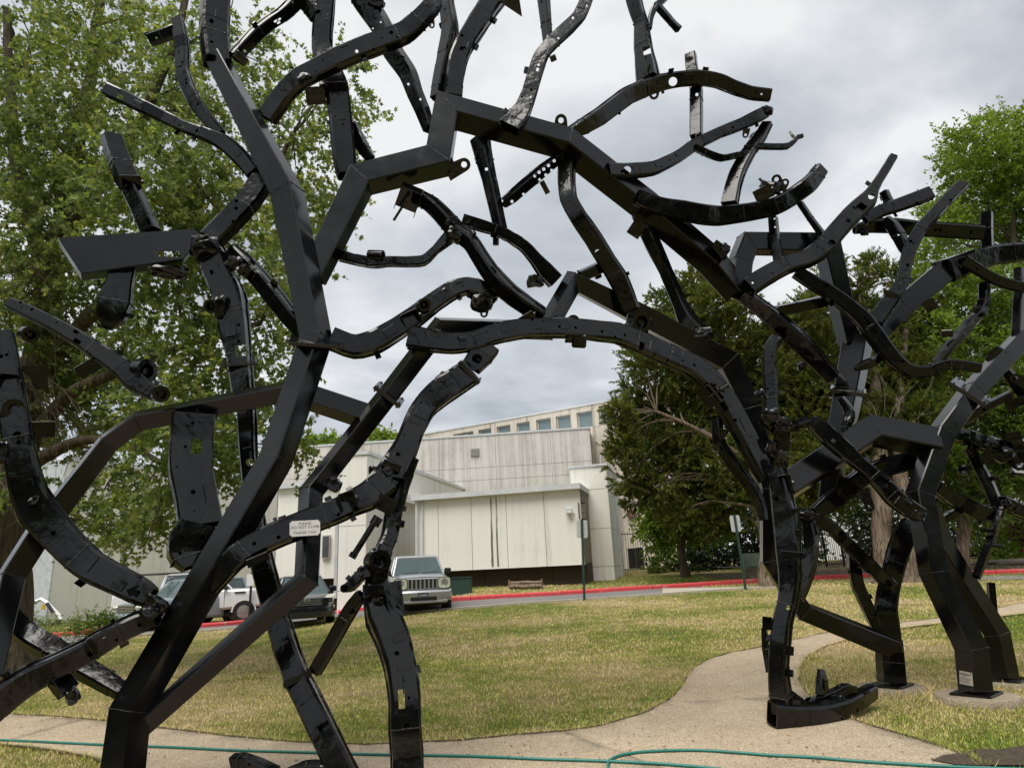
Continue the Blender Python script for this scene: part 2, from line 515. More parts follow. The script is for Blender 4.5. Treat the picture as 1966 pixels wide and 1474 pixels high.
# terrain grid, fine near the camera, wide to the horizon
bm = bmesh.new()
xs = [-400, -200, -100, -60] + [-40 + i for i in range(0, 81)] + [60, 100, 200, 400]
ys = [-60, -30, -10, -4] + [0.5 * i for i in range(0, 80)] + [42, 48, 56, 70, 100, 160, 300, 600]
grid = [[bm.verts.new((x, y, terrain(x, y))) for x in xs] for y in ys]
for j in range(len(ys) - 1):
    for i in range(len(xs) - 1):
        f = bm.faces.new((grid[j][i], grid[j][i + 1], grid[j + 1][i + 1], grid[j + 1][i])); f.smooth = True
bm_obj('lawn_ground', bm, M['lawn'], None, sharp=0, kind='structure')

# curved exposed-aggregate path and its slabs
up_edge = [(-60, 1366), (0, 1372), (110, 1378), (200, 1386), (310, 1400), (440, 1416), (560, 1427), (700, 1433), (880, 1425), (1000, 1413), (1080, 1407),
           (1150, 1397), (1230, 1374), (1280, 1348), (1306, 1322), (1316, 1300), (1330, 1284), (1360, 1267), (1400, 1255), (1480, 1240), (1560, 1221),
           (1640, 1206), (1720, 1197), (1800, 1188), (1860, 1180), (1966, 1157), (2040, 1140)]
low_edge = [(2040, 1164), (1966, 1180), (1860, 1193), (1760, 1204), (1700, 1213), (1640, 1225), (1585, 1243), (1552, 1262), (1538, 1285), (1537, 1310),
            (1552, 1335), (1585, 1360), (1624, 1380), (1675, 1396), (1734, 1414), (1800, 1434), (1850, 1452), (1900, 1476)]
U = gp2(up_edge); Lo = gp2(low_edge)
left_low = gp2([(-60, 1428), (0, 1433), (60, 1438), (120, 1447), (180, 1459), (225, 1474)])
bottom = [(Lo[-1][0] + 0.15, 5.0), (2.5, 3.6), (1.2, 2.0), (1.0, -2.0), (-2.2, -2.0), (-2.4, 2.2), (-3.2, 4.2)]
left_low = [tuple(p) for p in left_low]
path_poly = U + Lo + bottom + list(reversed(left_low))
def clip(poly, a, b, keep):
    """keep the part of poly on one side of the line a-b"""
    ax, ay = a; dx, dy = b[0] - a[0], b[1] - a[1]
    sd = lambda p: keep * (dx * (p[1] - ay) - dy * (p[0] - ax))
    out = []
    for i in range(len(poly)):
        p, q = poly[i], poly[(i + 1) % len(poly)]
        sp, sq = sd(p), sd(q)
        if sp >= 0: out.append(p)
        if sp * sq < 0:
            t_ = sp / (sp - sq)
            out.append((p[0] + (q[0] - p[0]) * t_, p[1] + (q[1] - p[1]) * t_))
    return out
pr = empty('path', (0, 0, 0), None, None, kind='structure')
def offs(a, b, w):
    d = Vector((b[0] - a[0], b[1] - a[1])).normalized(); nrm = Vector((-d.y, d.x)) * w
    return (a[0] + nrm.x, a[1] + nrm.y), (b[0] + nrm.x, b[1] + nrm.y)
j1 = gp2([(1078, 1404), (1262, 1474)]); j2 = gp2([(10, 1426), (205, 1372)])
j3 = gp2([(1290, 1352), (1560, 1352)])
G_ = 0.006
# slabs: left of j2 | j2..j1 | right of j1
a1, b1 = offs(j1[0], j1[1], G_); a2, b2 = offs(j1[0], j1[1], -G_)
east = clip(path_poly, a1, b1, 1); west = clip(path_poly, a2, b2, -1)
c1_, d1_ = offs(j2[0], j2[1], G_); c2_, d2_ = offs(j2[0], j2[1], -G_)
west_a = clip(west, c1_, d1_, 1); west_b = clip(west, c2_, d2_, -1)
yj = (j3[0][1] + j3[1][1]) / 2 + 0.2
e_near = clip(east, (0, yj - G_ / 2), (1, yj - G_ / 2), -1)
e_far = clip(east, (0, yj + G_ / 2), (1, yj + G_ / 2), 1)
for pl in (west_a, west_b, e_near, e_far):
    if len(pl) > 2:
        cdt_patch(pl, 0.35, 0.022, 'slab', M['aggregate'], pr, edge_drop=0.05, kind='structure')
PATHS = [path_poly]

# earth and dry mulch under the big tree, beside the kerb and bottom right corner
mulch1 = gp2([(-80, 1340), (0, 1322), (60, 1300), (110, 1276), (150, 1246), (165, 1225), (120, 1218), (40, 1216), (-80, 1222)])
cdt_patch(mulch1, 0.4, 0.012, 'mulch_bed', M['mulch'], None, kind='structure')
soil = gp2([(1900, 1476), (1840, 1475), (1790, 1466), (1812, 1456), (1850, 1452), (1884, 1443), (1920, 1445), (1966, 1437), (2060, 1434), (2060, 1476)])
cdt_patch([p for p in soil], 0.3, 0.030, 'soil_patch', M['mulch'], None, kind='structure')

# drive beyond the lawn, pale edging and the red painted kerb
near_edge = [(-80, 1262), (60, 1240), (200, 1226), (330, 1216), (420, 1209), (520, 1200), (600, 1192), (740, 1180), (880, 1168), (960, 1161), (1040, 1156), (1120, 1152), (1210, 1145), (1300, 1139), (1400, 1132)]
far_edge = [(-80, 1232), (60, 1226), (200, 1214), (330, 1207), (440, 1200), (540, 1190), (640, 1178), (760, 1164), (880, 1153), (960, 1148), (1040, 1144), (1120, 1139), (1225, 1132), (1340, 1127), (1400, 1130)]
NE, FE = gp2(near_edge), gp2(far_edge)
drive = NE + list(reversed(FE))
cdt_patch(drive, 0.7, 0.014, 'road', M['asphalt'], None, kind='structure')
# far piece of road seen past the right-hand posts
farroad = gp2([(1640, 1112), (1966, 1104), (2060, 1101), (2060, 1111), (1966, 1112), (1640, 1118)])
cdt_patch(farroad, 0.7, 0.014, 'road', M['asphalt'], None, kind='structure')
def kerb_run(pxs, w, h, mat, name, gapm=3.0, parent=None, back=True):
    """kerb stones along ground points; each stone an object"""
    pts = catmull([tuple(GP(x, y)) for x, y in pxs], 4)
    pts = [Vector(p) for p in pts]
    # resample
    stones = []; cur = [pts[0]]; acc = 0
    for a, b in zip(pts, pts[1:]):
        acc += (b - a).length; cur.append(b)
        if acc >= gapm: stones.append(cur); cur = [b]; acc = 0
    if len(cur) > 1: stones.append(cur)
    for s in stones:
        bm = bmesh.new(); rings = []
        for i, p in enumerate(s):
            d = (s[min(i + 1, len(s) - 1)] - s[max(i - 1, 0)]); d.z = 0; d.normalize()
            nrm = Vector((-d.y, d.x, 0))
            q = p.copy()
            if i == 0: q = q + d * 0.012
            if i == len(s) - 1: q = q - d * 0.012
            prof = [(0, -0.1), (0, h * 0.75), (0.03, h), (w, h), (w, -0.1)]
            rings.append([bm.verts.new((q.x + nrm.x * u, q.y + nrm.y * u, terrain(q.x, q.y) + z)) for u, z in prof])
        for a, b in zip(rings, rings[1:]):
            for j in range(4): bm.faces.new((a[j], b[j], b[j + 1], a[j + 1]))
        bm.faces.new(rings[0]); bm.faces.new(list(reversed(rings[-1])))
        bm_obj('kerb_stone', bm, mat, parent, kind='structure')
kr = empty('red_kerb', (0, 0, 0), None, None, kind='structure')
kerb_run([(-60, 1233), (60, 1227), (200, 1215), (330, 1208), (440, 1201), (540, 1190), (640, 1179), (760, 1165), (880, 1154), (960, 1149), (1040, 1145), (1120, 1140), (1225, 1133), (1340, 1126), (1430, 1120), (1560, 1113), (1650, 1109), (1760, 1106), (1860, 1104), (1966, 1100), (2060, 1097)],
         0.34, 0.15, M['red'], 'red_kerb', 3.0, kr)
kp = empty('drive_edging', (0, 0, 0), None, None, kind='structure')
kerb_run([(-60, 1262), (200, 1226), (420, 1209), (600, 1192), (740, 1180), (880, 1168), (1040, 1156), (1210, 1145), (1400, 1132), (1500, 1127)],
         -0.22, 0.05, M['kerb'], 'edging', 2.6, kp)
# ramp strip at the far end of the drive
ramp_ = gp2([(1272, 1131), (1400, 1129), (1500, 1126), (1400, 1133), (1272, 1140)])
cdt_patch(ramp_, 0.7, 0.04, 'pavement', M['kerb'], None, kind='structure')
dirt = gp2([(1490, 1090), (1640, 1075), (1740, 1084), (1860, 1082), (1990, 1078), (1990, 1092), (1860, 1098), (1640, 1104), (1480, 1110)])
cdt_patch(dirt, 0.8, 0.02, 'bare_earth', M['mulch'], None, kind='structure')
dirt = gp2([(1330, 1101), (1500, 1098), (1500, 1112), (1370, 1110)])
cdt_patch(dirt, 0.8, 0.018, 'bare_earth', M['mulch'], None, kind='structure')

# worn straw-coloured patches in the lawn
PATCH = []
for k, (x, y, rx, ry) in enumerate(((938, 1250, .55, .28), (1160, 1166, .8, .5), (1128, 1306, .5, .26), (1010, 1345, .5, .3), (1250, 1215, .8, .4), (760, 1330, .7, .3))):
    c = GP(x, y); n_ = 22
    PATCH.append([(c.x + rx * math.cos(6.283 * i / n_) * (1 + .45 * noise.noise(Vector((i * .55, k * 3, 0)))), c.y + ry * math.sin(6.283 * i / n_) * (1 + .45 * noise.noise(Vector((i * .55, k * 3, 5))))) for i in range(n_)])
# ------------------------------------------------------------------ grass blades (nobody could count them)
rng = np.random.default_rng(5)
def quads_mesh(name, V, F, mat, **props):
    """V (n,k,3) polygons of k corners each"""
    n, k, _ = V.shape
    me = bpy.data.meshes.new(name)
    me.vertices.add(n * k); me.vertices.foreach_set('co', V.reshape(-1).astype(np.float32))
    me.loops.add(n * k); me.loops.foreach_set('vertex_index', np.arange(n * k, dtype=np.int32))
    me.polygons.add(n); me.polygons.foreach_set('loop_start', np.arange(0, n * k, k, dtype=np.int32))
    try: me.polygons.foreach_set('loop_total', np.full(n, k, dtype=np.int32))
    except Exception: pass
    me.update(calc_edges=True)
    return mesh_obj(name, me, mat, **props)
def in_poly_np(poly, X, Y):
    c = np.zeros(X.shape, bool); j = len(poly) - 1
    for i in range(len(poly)):
        xi, yi = poly[i]; xj, yj = poly[j]
        if yi != yj:
            c ^= ((yi > Y) != (yj > Y)) & (X < (xj - xi) * (Y - yi) / (yj - yi) + xi)
        j = i
    return c
def blades(n, y0, y1, hgt, wid, power=1.0, seed=1, only=None):
    g = np.random.default_rng(seed)
    u = g.random(n) ** power
    Y = y0 + (y1 - y0) * u
    X = (g.random(n) * 2 - 1) * (Y * 0.82 + 0.8)
    keep = np.ones(n, bool)
    for pl in [path_poly, drive, mulch1, soil] + DISCS:
        keep &= ~in_poly_np(pl, X, Y)
    for pl in PATCH: keep &= ~(in_poly_np(pl, X, Y) & (g.random(n) < .55))
    X, Y = X[keep], Y[keep]; m = len(X)
    Z = np.array([terrain(a, b) for a, b in zip(X, Y)])
    h = hgt * (0.55 + 0.8 * g.random(m)); a = g.random(m) * 2 * np.pi
    lean = g.normal(0, 0.55, (m, 2)) * h[:, None]
    w = wid * (0.7 + 0.6 * g.random(m))
    dx, dy = np.cos(a) * w, np.sin(a) * w
    V = np.zeros((m, 3, 3))
    V[:, 0] = np.stack([X - dx, Y - dy, Z - 0.004], 1)
    V[:, 1] = np.stack([X + dx, Y + dy, Z - 0.004], 1)
    V[:, 2] = np.stack([X + lean[:, 0], Y + lean[:, 1], Z + h], 1)
    return V
# ------------------------------------------------------------------ concrete footings and hose
DISCS = []
def footing(px, py, r, h, label, sink=0.0):
    c = GP(px, py)
    return c
FOOT = {}
for nm, px, py, r, h, Ydist in (('a', 1874, 1329, 0.41, 0.105, None), ('b', 1709, 1313, 0.40, 0.09, None), ('c', 1931, 1302, 0.40, 0.09, None)):
    # the plate top sits h above the ground
    d = ray(px, py); Yb = (EYE.z - (h + 0.02)) / -d.z * d.y
    p = EYE + d * (Yb / d.y)
    FOOT[nm] = (Vector((p.x, p.y, p.z)), r, h)
    DISCS.append([(p.x + (r + .02) * math.cos(a_ * .3927), p.y + (r + .02) * math.sin(a_ * .3927)) for a_ in range(16)])
for nm, lab in (('a', 'round rough concrete footing under the labelled square post, nearest of the right-hand footings'),
                ('b', 'low round concrete footing under the single leg left of the paired posts'),
                ('c', 'round concrete footing under the rearmost black post at the right edge')):
    p, r, h = FOOT[nm]
    bm = bmesh.new()
    zt = p.z - 0.02; zb = terrain(p.x, p.y) - 0.1
    N = 40; rings = []
    for k, (rr, zz) in enumerate(((r * 1.04, zb), (r * 1.03, zb + 0.6 * (zt - zb)), (r * 1.0, zt - 0.02), (r * 0.965, zt), (r * 0.5, zt + 0.001))):
        rings.append([bm.verts.new((p.x + (rr + 0.012 * noise.noise(Vector((j * .5, k, p.x)))) * math.cos(2 * math.pi * j / N),
                                    p.y + (rr + 0.012 * noise.noise(Vector((j * .5, k, p.y)))) * math.sin(2 * math.pi * j / N),
                                    zz + 0.006 * noise.noise(Vector((j * .7, k * 3, 1))))) for j in range(N)])
    for a, b in zip(rings, rings[1:]):
        for j in range(N): bm.faces.new((a[j], a[(j + 1) % N], b[(j + 1) % N], b[j]))
    bm.faces.new(rings[-1])
    o = bm_obj('concrete_footing', bm, M['concrete'], None, sharp=50, label=lab, category='footing', group='round concrete footings')

V = np.concatenate([blades(290000, 5.2, 12.5, 0.028, 0.0030, 1.25, 1), blades(170000, 12.0, 24.0, 0.034, 0.0055, 1.1, 2), blades(60000, 24.0, 34.0, 0.05, 0.010, 1.0, 3)])
quads_mesh('grass', V, None, M['blade'], kind='stuff')
# crumbled soil and clippings caught along the path edge
def edge_strip(poly, w, name):
    bm = bmesh.new(); prev = None; k = 0
    pts_ = []
    for a, b in zip(poly, poly[1:]):
        n_ = max(1, int(math.dist(a, b) / .07))
        pts_ += [(a[0] + (b[0] - a[0]) * i / n_, a[1] + (b[1] - a[1]) * i / n_) for i in range(n_)]
    for i, p in enumerate(pts_[:-1]):
        q = pts_[i + 1]; d = Vector((q[0] - p[0], q[1] - p[1])); 
        if d.length < 1e-6: continue
        d.normalize(); nr = Vector((-d.y, d.x))
        w1 = w * (.35 + 1.1 * abs(noise.noise(Vector((p[0] * 3, p[1] * 3, 1))))); w2 = w * (.35 + 1.1 * abs(noise.noise(Vector((p[0] * 4, p[1] * 4, 9)))))
        l = (p[0] + nr.x * w1, p[1] + nr.y * w1); r_ = (p[0] - nr.x * w2, p[1] - nr.y * w2)
        cur = (bm.verts.new((*l, terrain(*l) + .027)), bm.verts.new((*p, terrain(*p) + .031)), bm.verts.new((*r_, terrain(*r_) + .027)))
        if prev: bm.faces.new((prev[0], cur[0], cur[1], prev[1])); bm.faces.new((prev[1], cur[1], cur[2], prev[2]))
        prev = cur
    bm_obj(name, bm, M['mulch'], None, sharp=0, kind='structure')
for e_ in (U[1:-1], Lo[1:], left_low): edge_strip(e_, .035, 'edge_soil')
# taller uneven tufts along the path edge
g = np.random.default_rng(9)
tv = []
def edge_tufts(poly, n, hgt):
    for a, b in zip(poly, poly[1:]):
        L = math.dist(a, b)
        for _ in range(int(n * L)):
            t_ = g.random(); x = a[0] + (b[0] - a[0]) * t_ + g.normal(0, .018); y = a[1] + (b[1] - a[1]) * t_ + g.normal(0, .018)
            z = terrain(x, y); h = hgt * (0.5 + g.random()); an = g.random() * 6.28; w = .004
            l = g.normal(0, .6, 2) * h
            tv.append([[x - w * math.cos(an), y - w * math.sin(an), z], [x + w * math.cos(an), y + w * math.sin(an), z], [x + l[0], y + l[1], z + h + .01]])
edge_tufts(U, 260, 0.05); edge_tufts(Lo, 260, 0.05); edge_tufts(left_low, 300, 0.045)
for pl in DISCS: edge_tufts(pl + pl[:1], 200, 0.06)
quads_mesh('grass_edge', np.array(tv), None, M['blade'], kind='stuff')
# dead leaves lying about
lv = []
for _ in range(420):
    px = g.uniform(-20, 1980); py = 1100 + 370 * g.random() ** 0.7
    p = GP(px, py)
    s = g.uniform(.012, .03); an = g.random() * 6.28; zt = p.z + g.uniform(0.026, 0.04)
    ca, sa = math.cos(an) * s, math.sin(an) * s
    lv.append([[p.x + ca, p.y + sa, zt], [p.x - sa * .4, p.y + ca * .4, zt + .006], [p.x - ca, p.y - sa, zt + .004], [p.x + sa * .4, p.y - ca * .4, zt - .002]])
quads_mesh('dead_leaves', np.array(lv), None, simple('dead_leaf', (0.19, 0.12, 0.06), 0.9, var=.5, nscale=3), kind='stuff')

# teal garden hose lying across the path
hp = [(-60, 1424), (60, 1429), (200, 1436), (330, 1441), (450, 1447), (580, 1451), (700, 1455), (900, 1459), (1040, 1465), (1160, 1469), (1300, 1477), (1420, 1492), (1400, 1515), (1260, 1512), (1180, 1494), (1168, 1474), (1180, 1462), (1205, 1455), (1250, 1450), (1340, 1448), (1420, 1453), (1480, 1458), (1560, 1462), (1640, 1469), (1760, 1477), (1900, 1484), (2060, 1488)]
pts = []
for x, y in hp:
    p = GP(x, y); pts.append((p.x, p.y, terrain(p.x, p.y) + 0.024 + 0.0115))
pts = catmull(pts, 8)
# lift the hose where it crosses itself
bm = bmesh.new(); tube_path(bm, pts, 0.0125, 10)
o = bm_obj('garden_hose', bm, M['hose'], None, sharp=60, label='teal green garden hose snaking across the aggregate path', category='hose')
# ------------------------------------------------------------------ far building, precast panels
def slab_box(bm, A, B, nrm, d0, d1, z0, z1):
    """box between ground points A and B (2D), from d0 to d1 along nrm, z0..z1"""
    vs = []
    for z in (z0, z1):
        for P, d in ((A, d0), (B, d0), (B, d1), (A, d1)):
            vs.append(bm.verts.new((P[0] + nrm[0] * d, P[1] + nrm[1] * d, z)))
    f = [(0, 1, 2, 3), (7, 6, 5, 4), (0, 4, 5, 1), (1, 5, 6, 2), (2, 6, 7, 3), (3, 7, 4, 0)]
    for q in f: bm.faces.new([vs[i] for i in q])
    bmesh.ops.recalc_face_normals(bm, faces=bm.faces)

def wall(parent, A, B, z0, z1, cols, rows, mat, depth=4.0, gap=0.022, core=None, coping=0.0, cop_h=0.22, holes=None, flip=1):
    """core wall + single panels on its camera side; cols/rows = fractions"""
    A, B = Vector(A), Vector(B); d = (B - A); L = d.length; d = d / L
    nrm = Vector((d.y, -d.x)) * flip
    bm = bmesh.new(); slab_box(bm, A, B, nrm, -0.03, -depth, z0, z1 - 0.02)
    bm_obj('wall', bm, core or M['seam_dark'], parent)
    for i in range(len(cols) - 1):
        for j in range(len(rows) - 1):
            if holes and (i, j) in holes: continue
            a = A + d * (cols[i] * L + gap / 2); b = A + d * (cols[i + 1] * L - gap / 2)
            bm = bmesh.new()
            slab_box(bm, a, b, nrm, 0.0, -0.05, z0 + rows[j] * (z1 - z0) + (gap / 2 if j else 0), z0 + rows[j + 1] * (z1 - z0) - gap / 2)
            bm_obj('panel', bm, mat, parent)
    if coping:
        bm = bmesh.new(); slab_box(bm, A - d * 0.06, B + d * 0.06, nrm, coping, -depth - .05, z1 - 0.02, z1 + cop_h)
        bm_obj('coping', bm, M['coping'], parent)
    return A, d, nrm, L

def X2(px, py, Y):
    p = P3(px, py, Y); return (p.x, p.y)
bld = empty('museum_building', (0, 38, 0), 'low pale precast concrete building with stained panels and a strip of upper windows', 'building')
def lin(n): return [i / n for i in range(n + 1)]
# A long wall on the left, running away to the right
A0, A1 = X2(92, 1170, 33.0), X2(526, 1100, 46.0)
wall(bld, A0, A1, -0.4, 7.9, [0, .09, .2, .31, .42, .53, .64, .76, .88, 1], [0, 1], M['wall_cream'], 5.0, coping=0.12)
# pale blue-grey end face of the left wall
bm = bmesh.new(); slab_box(bm, X2(-90, 1170, 32.0), X2(90, 1170, 32.9), Vector((0.1, -1)), 0, -3, -0.4, 7.9)
bm_obj('end_wall', bm, simple('pale_blue_render', (0.60, 0.64, 0.67), 0.8), bld)
# B
B0, B1 = X2(527, 1100, 32.5), X2(648, 1100, 31.6)
wall(bld, B0, B1, 1.75, 5.95, [0, .4, .72, 1], [0, 1], M['wall_cream'], 5.0, coping=0.25)
bm = bmesh.new(); slab_box(bm, B0, B1, Vector((0, -1)), -0.9, -4, -0.3, 1.9); bm_obj('recess_wall', bm, M['brown'], bld)
w0, w1 = X2(618, 1050, 31.7), X2(633, 1050, 31.6)
za, zb = P3(625, 1072, 31.65).z, P3(625, 1027, 31.65).z
bm = bmesh.new(); slab_box(bm, w0, w1, Vector((0, -1)), 0.03, -0.1, za, zb); wf = bm_obj('window', bm, M['frame'], bld)
bm = bmesh.new(); slab_box(bm, (w0[0] + .04, w0[1]), (w1[0] - .04, w1[1]), Vector((0, -1)), 0.045, 0.0, za + .05, zb - .05); bm_obj('pane', bm, M['win_dark'], wf)
dp = X2(645, 1090, 31.3)
bm = bmesh.new(); box(bm, (dp[0], dp[1], 3.2), (0.14, 0.1, 4.6)); bm_obj('downpipe', bm, M['coping'], bld)
# C gabled-looking block: frontal sliver, then a face running far back
C0, C1 = X2(648, 1100, 30.2), X2(702, 1100, 30.0)
C2 = X2(905, 1030, 46.5)
wall(bld, C0, C1, 0.1, 7.0, [0, 1], [0, .16, .55, 1], M['wall_cream'], 3.0, coping=0.06, cop_h=.12)
A_, d_, n_, L_ = wall(bld, C1, C2, 0.1, 7.0, [0, .14, .28, .42, .56, .7, .85, 1], [0, .34, .8, 1], M['wall_cream'], 0.4, coping=0.10, cop_h=.14)
# small eave box on its face
e0 = Vector(C1) + d_ * 2.0; e1 = Vector(C1) + d_ * 7.0
bm = bmesh.new(); slab_box(bm, e0, e1, n_, 0.55, 0.0, 5.15, 5.55); bm_obj('canopy', bm, M['wall_cream'], bld)
# D low front wall with dark gap beneath, dark stain
D0, D1 = X2(797, 1050, 30.2), X2(1120, 1040, 28.4)
A_, dD, nD, LD = wall(bld, D0, D1, 1.82, 4.86, [0, .147, .353, .564, .788, 1], [0, 1], M['wall_cream'], 6.0, coping=0.30, cop_h=.20)
bm = bmesh.new(); slab_box(bm, D0, D1, nD, -0.55, -4, 0.6, 1.9); bm_obj('recess_wall', bm, M['brown'], bld)
for i in range(5):
    a = Vector(D0) + dD * (LD * i / 5 + .02); b = Vector(D0) + dD * (LD * (i + 1) / 5 - .02)
    bm = bmesh.new(); slab_box(bm, a, b, nD, -0.52, -0.56, 0.6, 1.8); bm_obj('panel', bm, M['brown'], bld)
# bottom right notch of D and wall lamp, downpipe at its left end
dp = Vector(D0) + nD * 0.12 + dD * 0.12
for q, wd in ((0.0, .1), (.26, .05)):
    bm = bmesh.new(); box(bm, (dp.x + q, dp.y, 3.0), (wd, .08, 3.9)); bm_obj('downpipe', bm, M['coping'], bld)
lp = P3(1092, 981, 28.4)
lb = bmesh.new(); box(lb, (lp.x, lp.y - .02, lp.z + .02), (.24, .22, .20), bev=.02); lo_ = bm_obj('wall_lamp', lb, M['coping'], bld)
lb = bmesh.new(); box(lb, (lp.x, lp.y - .14, lp.z - .04), (.18, .03, .08)); bm_obj('lamp_lens', lb, M['white'], lo_)
bm = bmesh.new(); tube_path(bm, catmull([(lp.x + .1, lp.y, lp.z - .1), (lp.x + .35, lp.y + .1, lp.z - .16), (lp.x + .42, lp.y + .1, lp.z - .6)], 5), .015, 5); bm_obj('conduit', bm, M['coping'], lo_)
# shutter recess right of the lamp
q0, q1 = X2(1110, 990, 28.6), X2(1124, 990, 28.8)
bm = bmesh.new(); slab_box(bm, q0, q1, Vector((0, -1)), 0.22, -.3, P3(1115, 996, 28.5).z, P3(1115, 965, 28.5).z); wq = bm_obj('louvre_window', bm, M['win_dark'], bld)
for k in range(7):
    zz = P3(1115, 994 - k * 4, 28.5).z
    bm = bmesh.new(); slab_box(bm, q0, q1, Vector((0, -1)), .25, .23, zz, zz + .04); bm_obj('slat', bm, M['frame'], wq)
# stains that have run down from the roof edge of D
bm = bmesh.new()
for fx, ww in ((.473, .10), (.505, .085)):
    a = Vector(D0) + dD * (LD * fx)
    prev = None
    for k in range(13):
        z = 4.78 - k * (2.88 / 12); w_ = ww * (0.55 + 0.6 * abs(noise.noise(Vector((fx * 30, k * .6, 0)))) + (.3 if k > 6 else 0)); sh = .03 * noise.noise(Vector((fx * 9, k * .4, 4)))
        c = a + dD * sh + nD * 0.006
        l = bm.verts.new((c.x - dD.x * w_ / 2, c.y - dD.y * w_ / 2, z)); r_ = bm.verts.new((c.x + dD.x * w_ / 2, c.y + dD.y * w_ / 2, z))
        if prev: bm.faces.new((prev[0], l, r_, prev[1]))
        prev = (l, r_)
ts = NT('algae_stain'); sf = ts.noise(1, 6, .7, co=ts.co(scale=(9, 9, .6)))
ts.set(Base_Color=ts.ramp(sf, [(.35, (.10, .10, .08)), (.55, (.20, .20, .17)), (.7, (.55, .50, .40))]), Roughness=.95)
bm_obj('stain', bm, ts.m, bld, sharp=0)
# E tall cream pier at the right of D, with a face turned away
E0, E1 = X2(1100, 1000, 30.6), X2(1172, 1000, 30.2)
E2 = X2(1192, 1000, 34.5)
wall(bld, E0, E1, 0.9, 6.05, [0, 1], [0, .16, .47, .80, 1], M['wall_cream'], 2.0, coping=0.05, cop_h=.08)
wall(bld, E1, E2, 0.9, 6.05, [0, 1], [0, .16, .47, .80, 1], M['wall_cream'], 0.5, coping=0.05, cop_h=.08)
pp = X2(1186, 1000, 31.5)
bm = bmesh.new(); cyl(bm, (pp[0], pp[1], 0.9), (pp[0] - .05, pp[1], 5.4), .05, seg=8); bm_obj('downpipe', bm, M['coping'], bld)
# F big weathered block
F0, F1 = X2(470, 900, 46.5), X2(1136, 880, 44.0)
fc = [0.0, .1, .2, .3, .4, .5, .575, .655, .735, .812, .89, 1.0]
A_, dF, nF, LF = wall(bld, F0, F1, 1.0, 10.55, fc, [0, .40, .69, .775, 1], M['wall_grey'], 3.0, coping=0.05, cop_h=.1)
# louvred vent on F
v0, v1 = X2(904, 870, 44.8), X2(920, 870, 44.75)
bm = bmesh.new(); slab_box(bm, v0, v1, nF, 0.03, -.1, P3(912, 876, 44.8).z, P3(912, 861, 44.8).z); vt = bm_obj('vent', bm, M['seam_dark'], bld)
for k in range(6):
    zz = P3(912, 875 - k * 2.5, 44.8).z
    bm = bmesh.new(); slab_box(bm, v0, v1, nF, .07, .04, zz, zz + .035); bm_obj('slat', bm, M['frame'], vt)
# G top block with its strip of windows
G0, G1 = X2(812, 830, 54.0), X2(1290, 740, 43.2)
d = (Vector(G1) - Vector(G0)); LG = d.length; dG = d / LG; nG = Vector((dG.y, -dG.x))
ztop = P3(1225, 762, 44.6).z
wz1 = P3(1205, 777, 45.1).z; wz0 = P3(1205, 810, 45.1).z
bm = bmesh.new(); slab_box(bm, G0, G1, nG, -0.3, -6, 1.0, ztop - .1); bm_obj('wall', bm, M['wall_rib'], bld)
bm = bmesh.new(); slab_box(bm, G0, G1, nG, 0, -.35, wz1, ztop); bm_obj('parapet', bm, M['wall_rib'], bld)
bm = bmesh.new(); slab_box(bm, G0, G1, nG, .05, -6, ztop, ztop + .12); bm_obj('coping', bm, M['coping'], bld)
bm = bmesh.new(); slab_box(bm, G0, G1, nG, 0, -.35, 1.0, wz0); bm_obj('wall', bm, M['wall_rib'], bld)
wins = [(870, 892), (893, 908), (918, 942), (953, 979), (991, 1016), (1029, 1057), (1067, 1095), (1108, 1137), (1150, 1181), (1197, 1228), (1243, 1274)]
def g_at(px):
    """distance along G of the vertical plane through column px"""
    d1 = ray(px, 800); lo, hi = 0, LG
    # intersection of the ray's ground track with the G line
    a = Vector(G0); den = dG.x * d1.y - dG.y * d1.x
    return (d1.x * a.y - d1.y * a.x) / den if abs(den) > 1e-9 else 0
prev = 0.0
spans = []
for x0_, x1_ in wins:
    s0, s1 = g_at(x0_), g_at(x1_)
    spans.append((s0, s1))
edges = [0.0]
for s0, s1 in spans: edges += [s0, s1]
edges.append(LG)
for k in range(0, len(edges), 2):
    a, b = Vector(G0) + dG * (edges[k] + .01), Vector(G0) + dG * (edges[k + 1] - .01)
    if edges[k + 1] - edges[k] > .05:
        bm = bmesh.new(); slab_box(bm, a, b, nG, 0.02, -.32, wz0, wz1); bm_obj('pier', bm, M['wall_rib'], bld)
for s0, s1 in spans:
    a, b = Vector(G0) + dG * s0, Vector(G0) + dG * s1
    bm = bmesh.new()
    slab_box(bm, a, b, nG, -.14, -.20, wz0, wz0 + .10); slab_box(bm, a, b, nG, -.14, -.20, wz1 - .08, wz1)
    slab_box(bm, a, a + dG * .10, nG, -.15, -.19, wz0 + .10, wz1 - .08); slab_box(bm, b - dG * .06, b, nG, -.15, -.19, wz0 + .10, wz1 - .08)
    wf = bm_obj('window', bm, M['frame'], bld)
    bm = bmesh.new(); slab_box(bm, a, b, nG, -.20, -.24, wz0, wz1); bm_obj('pane', bm, M['win'], wf)
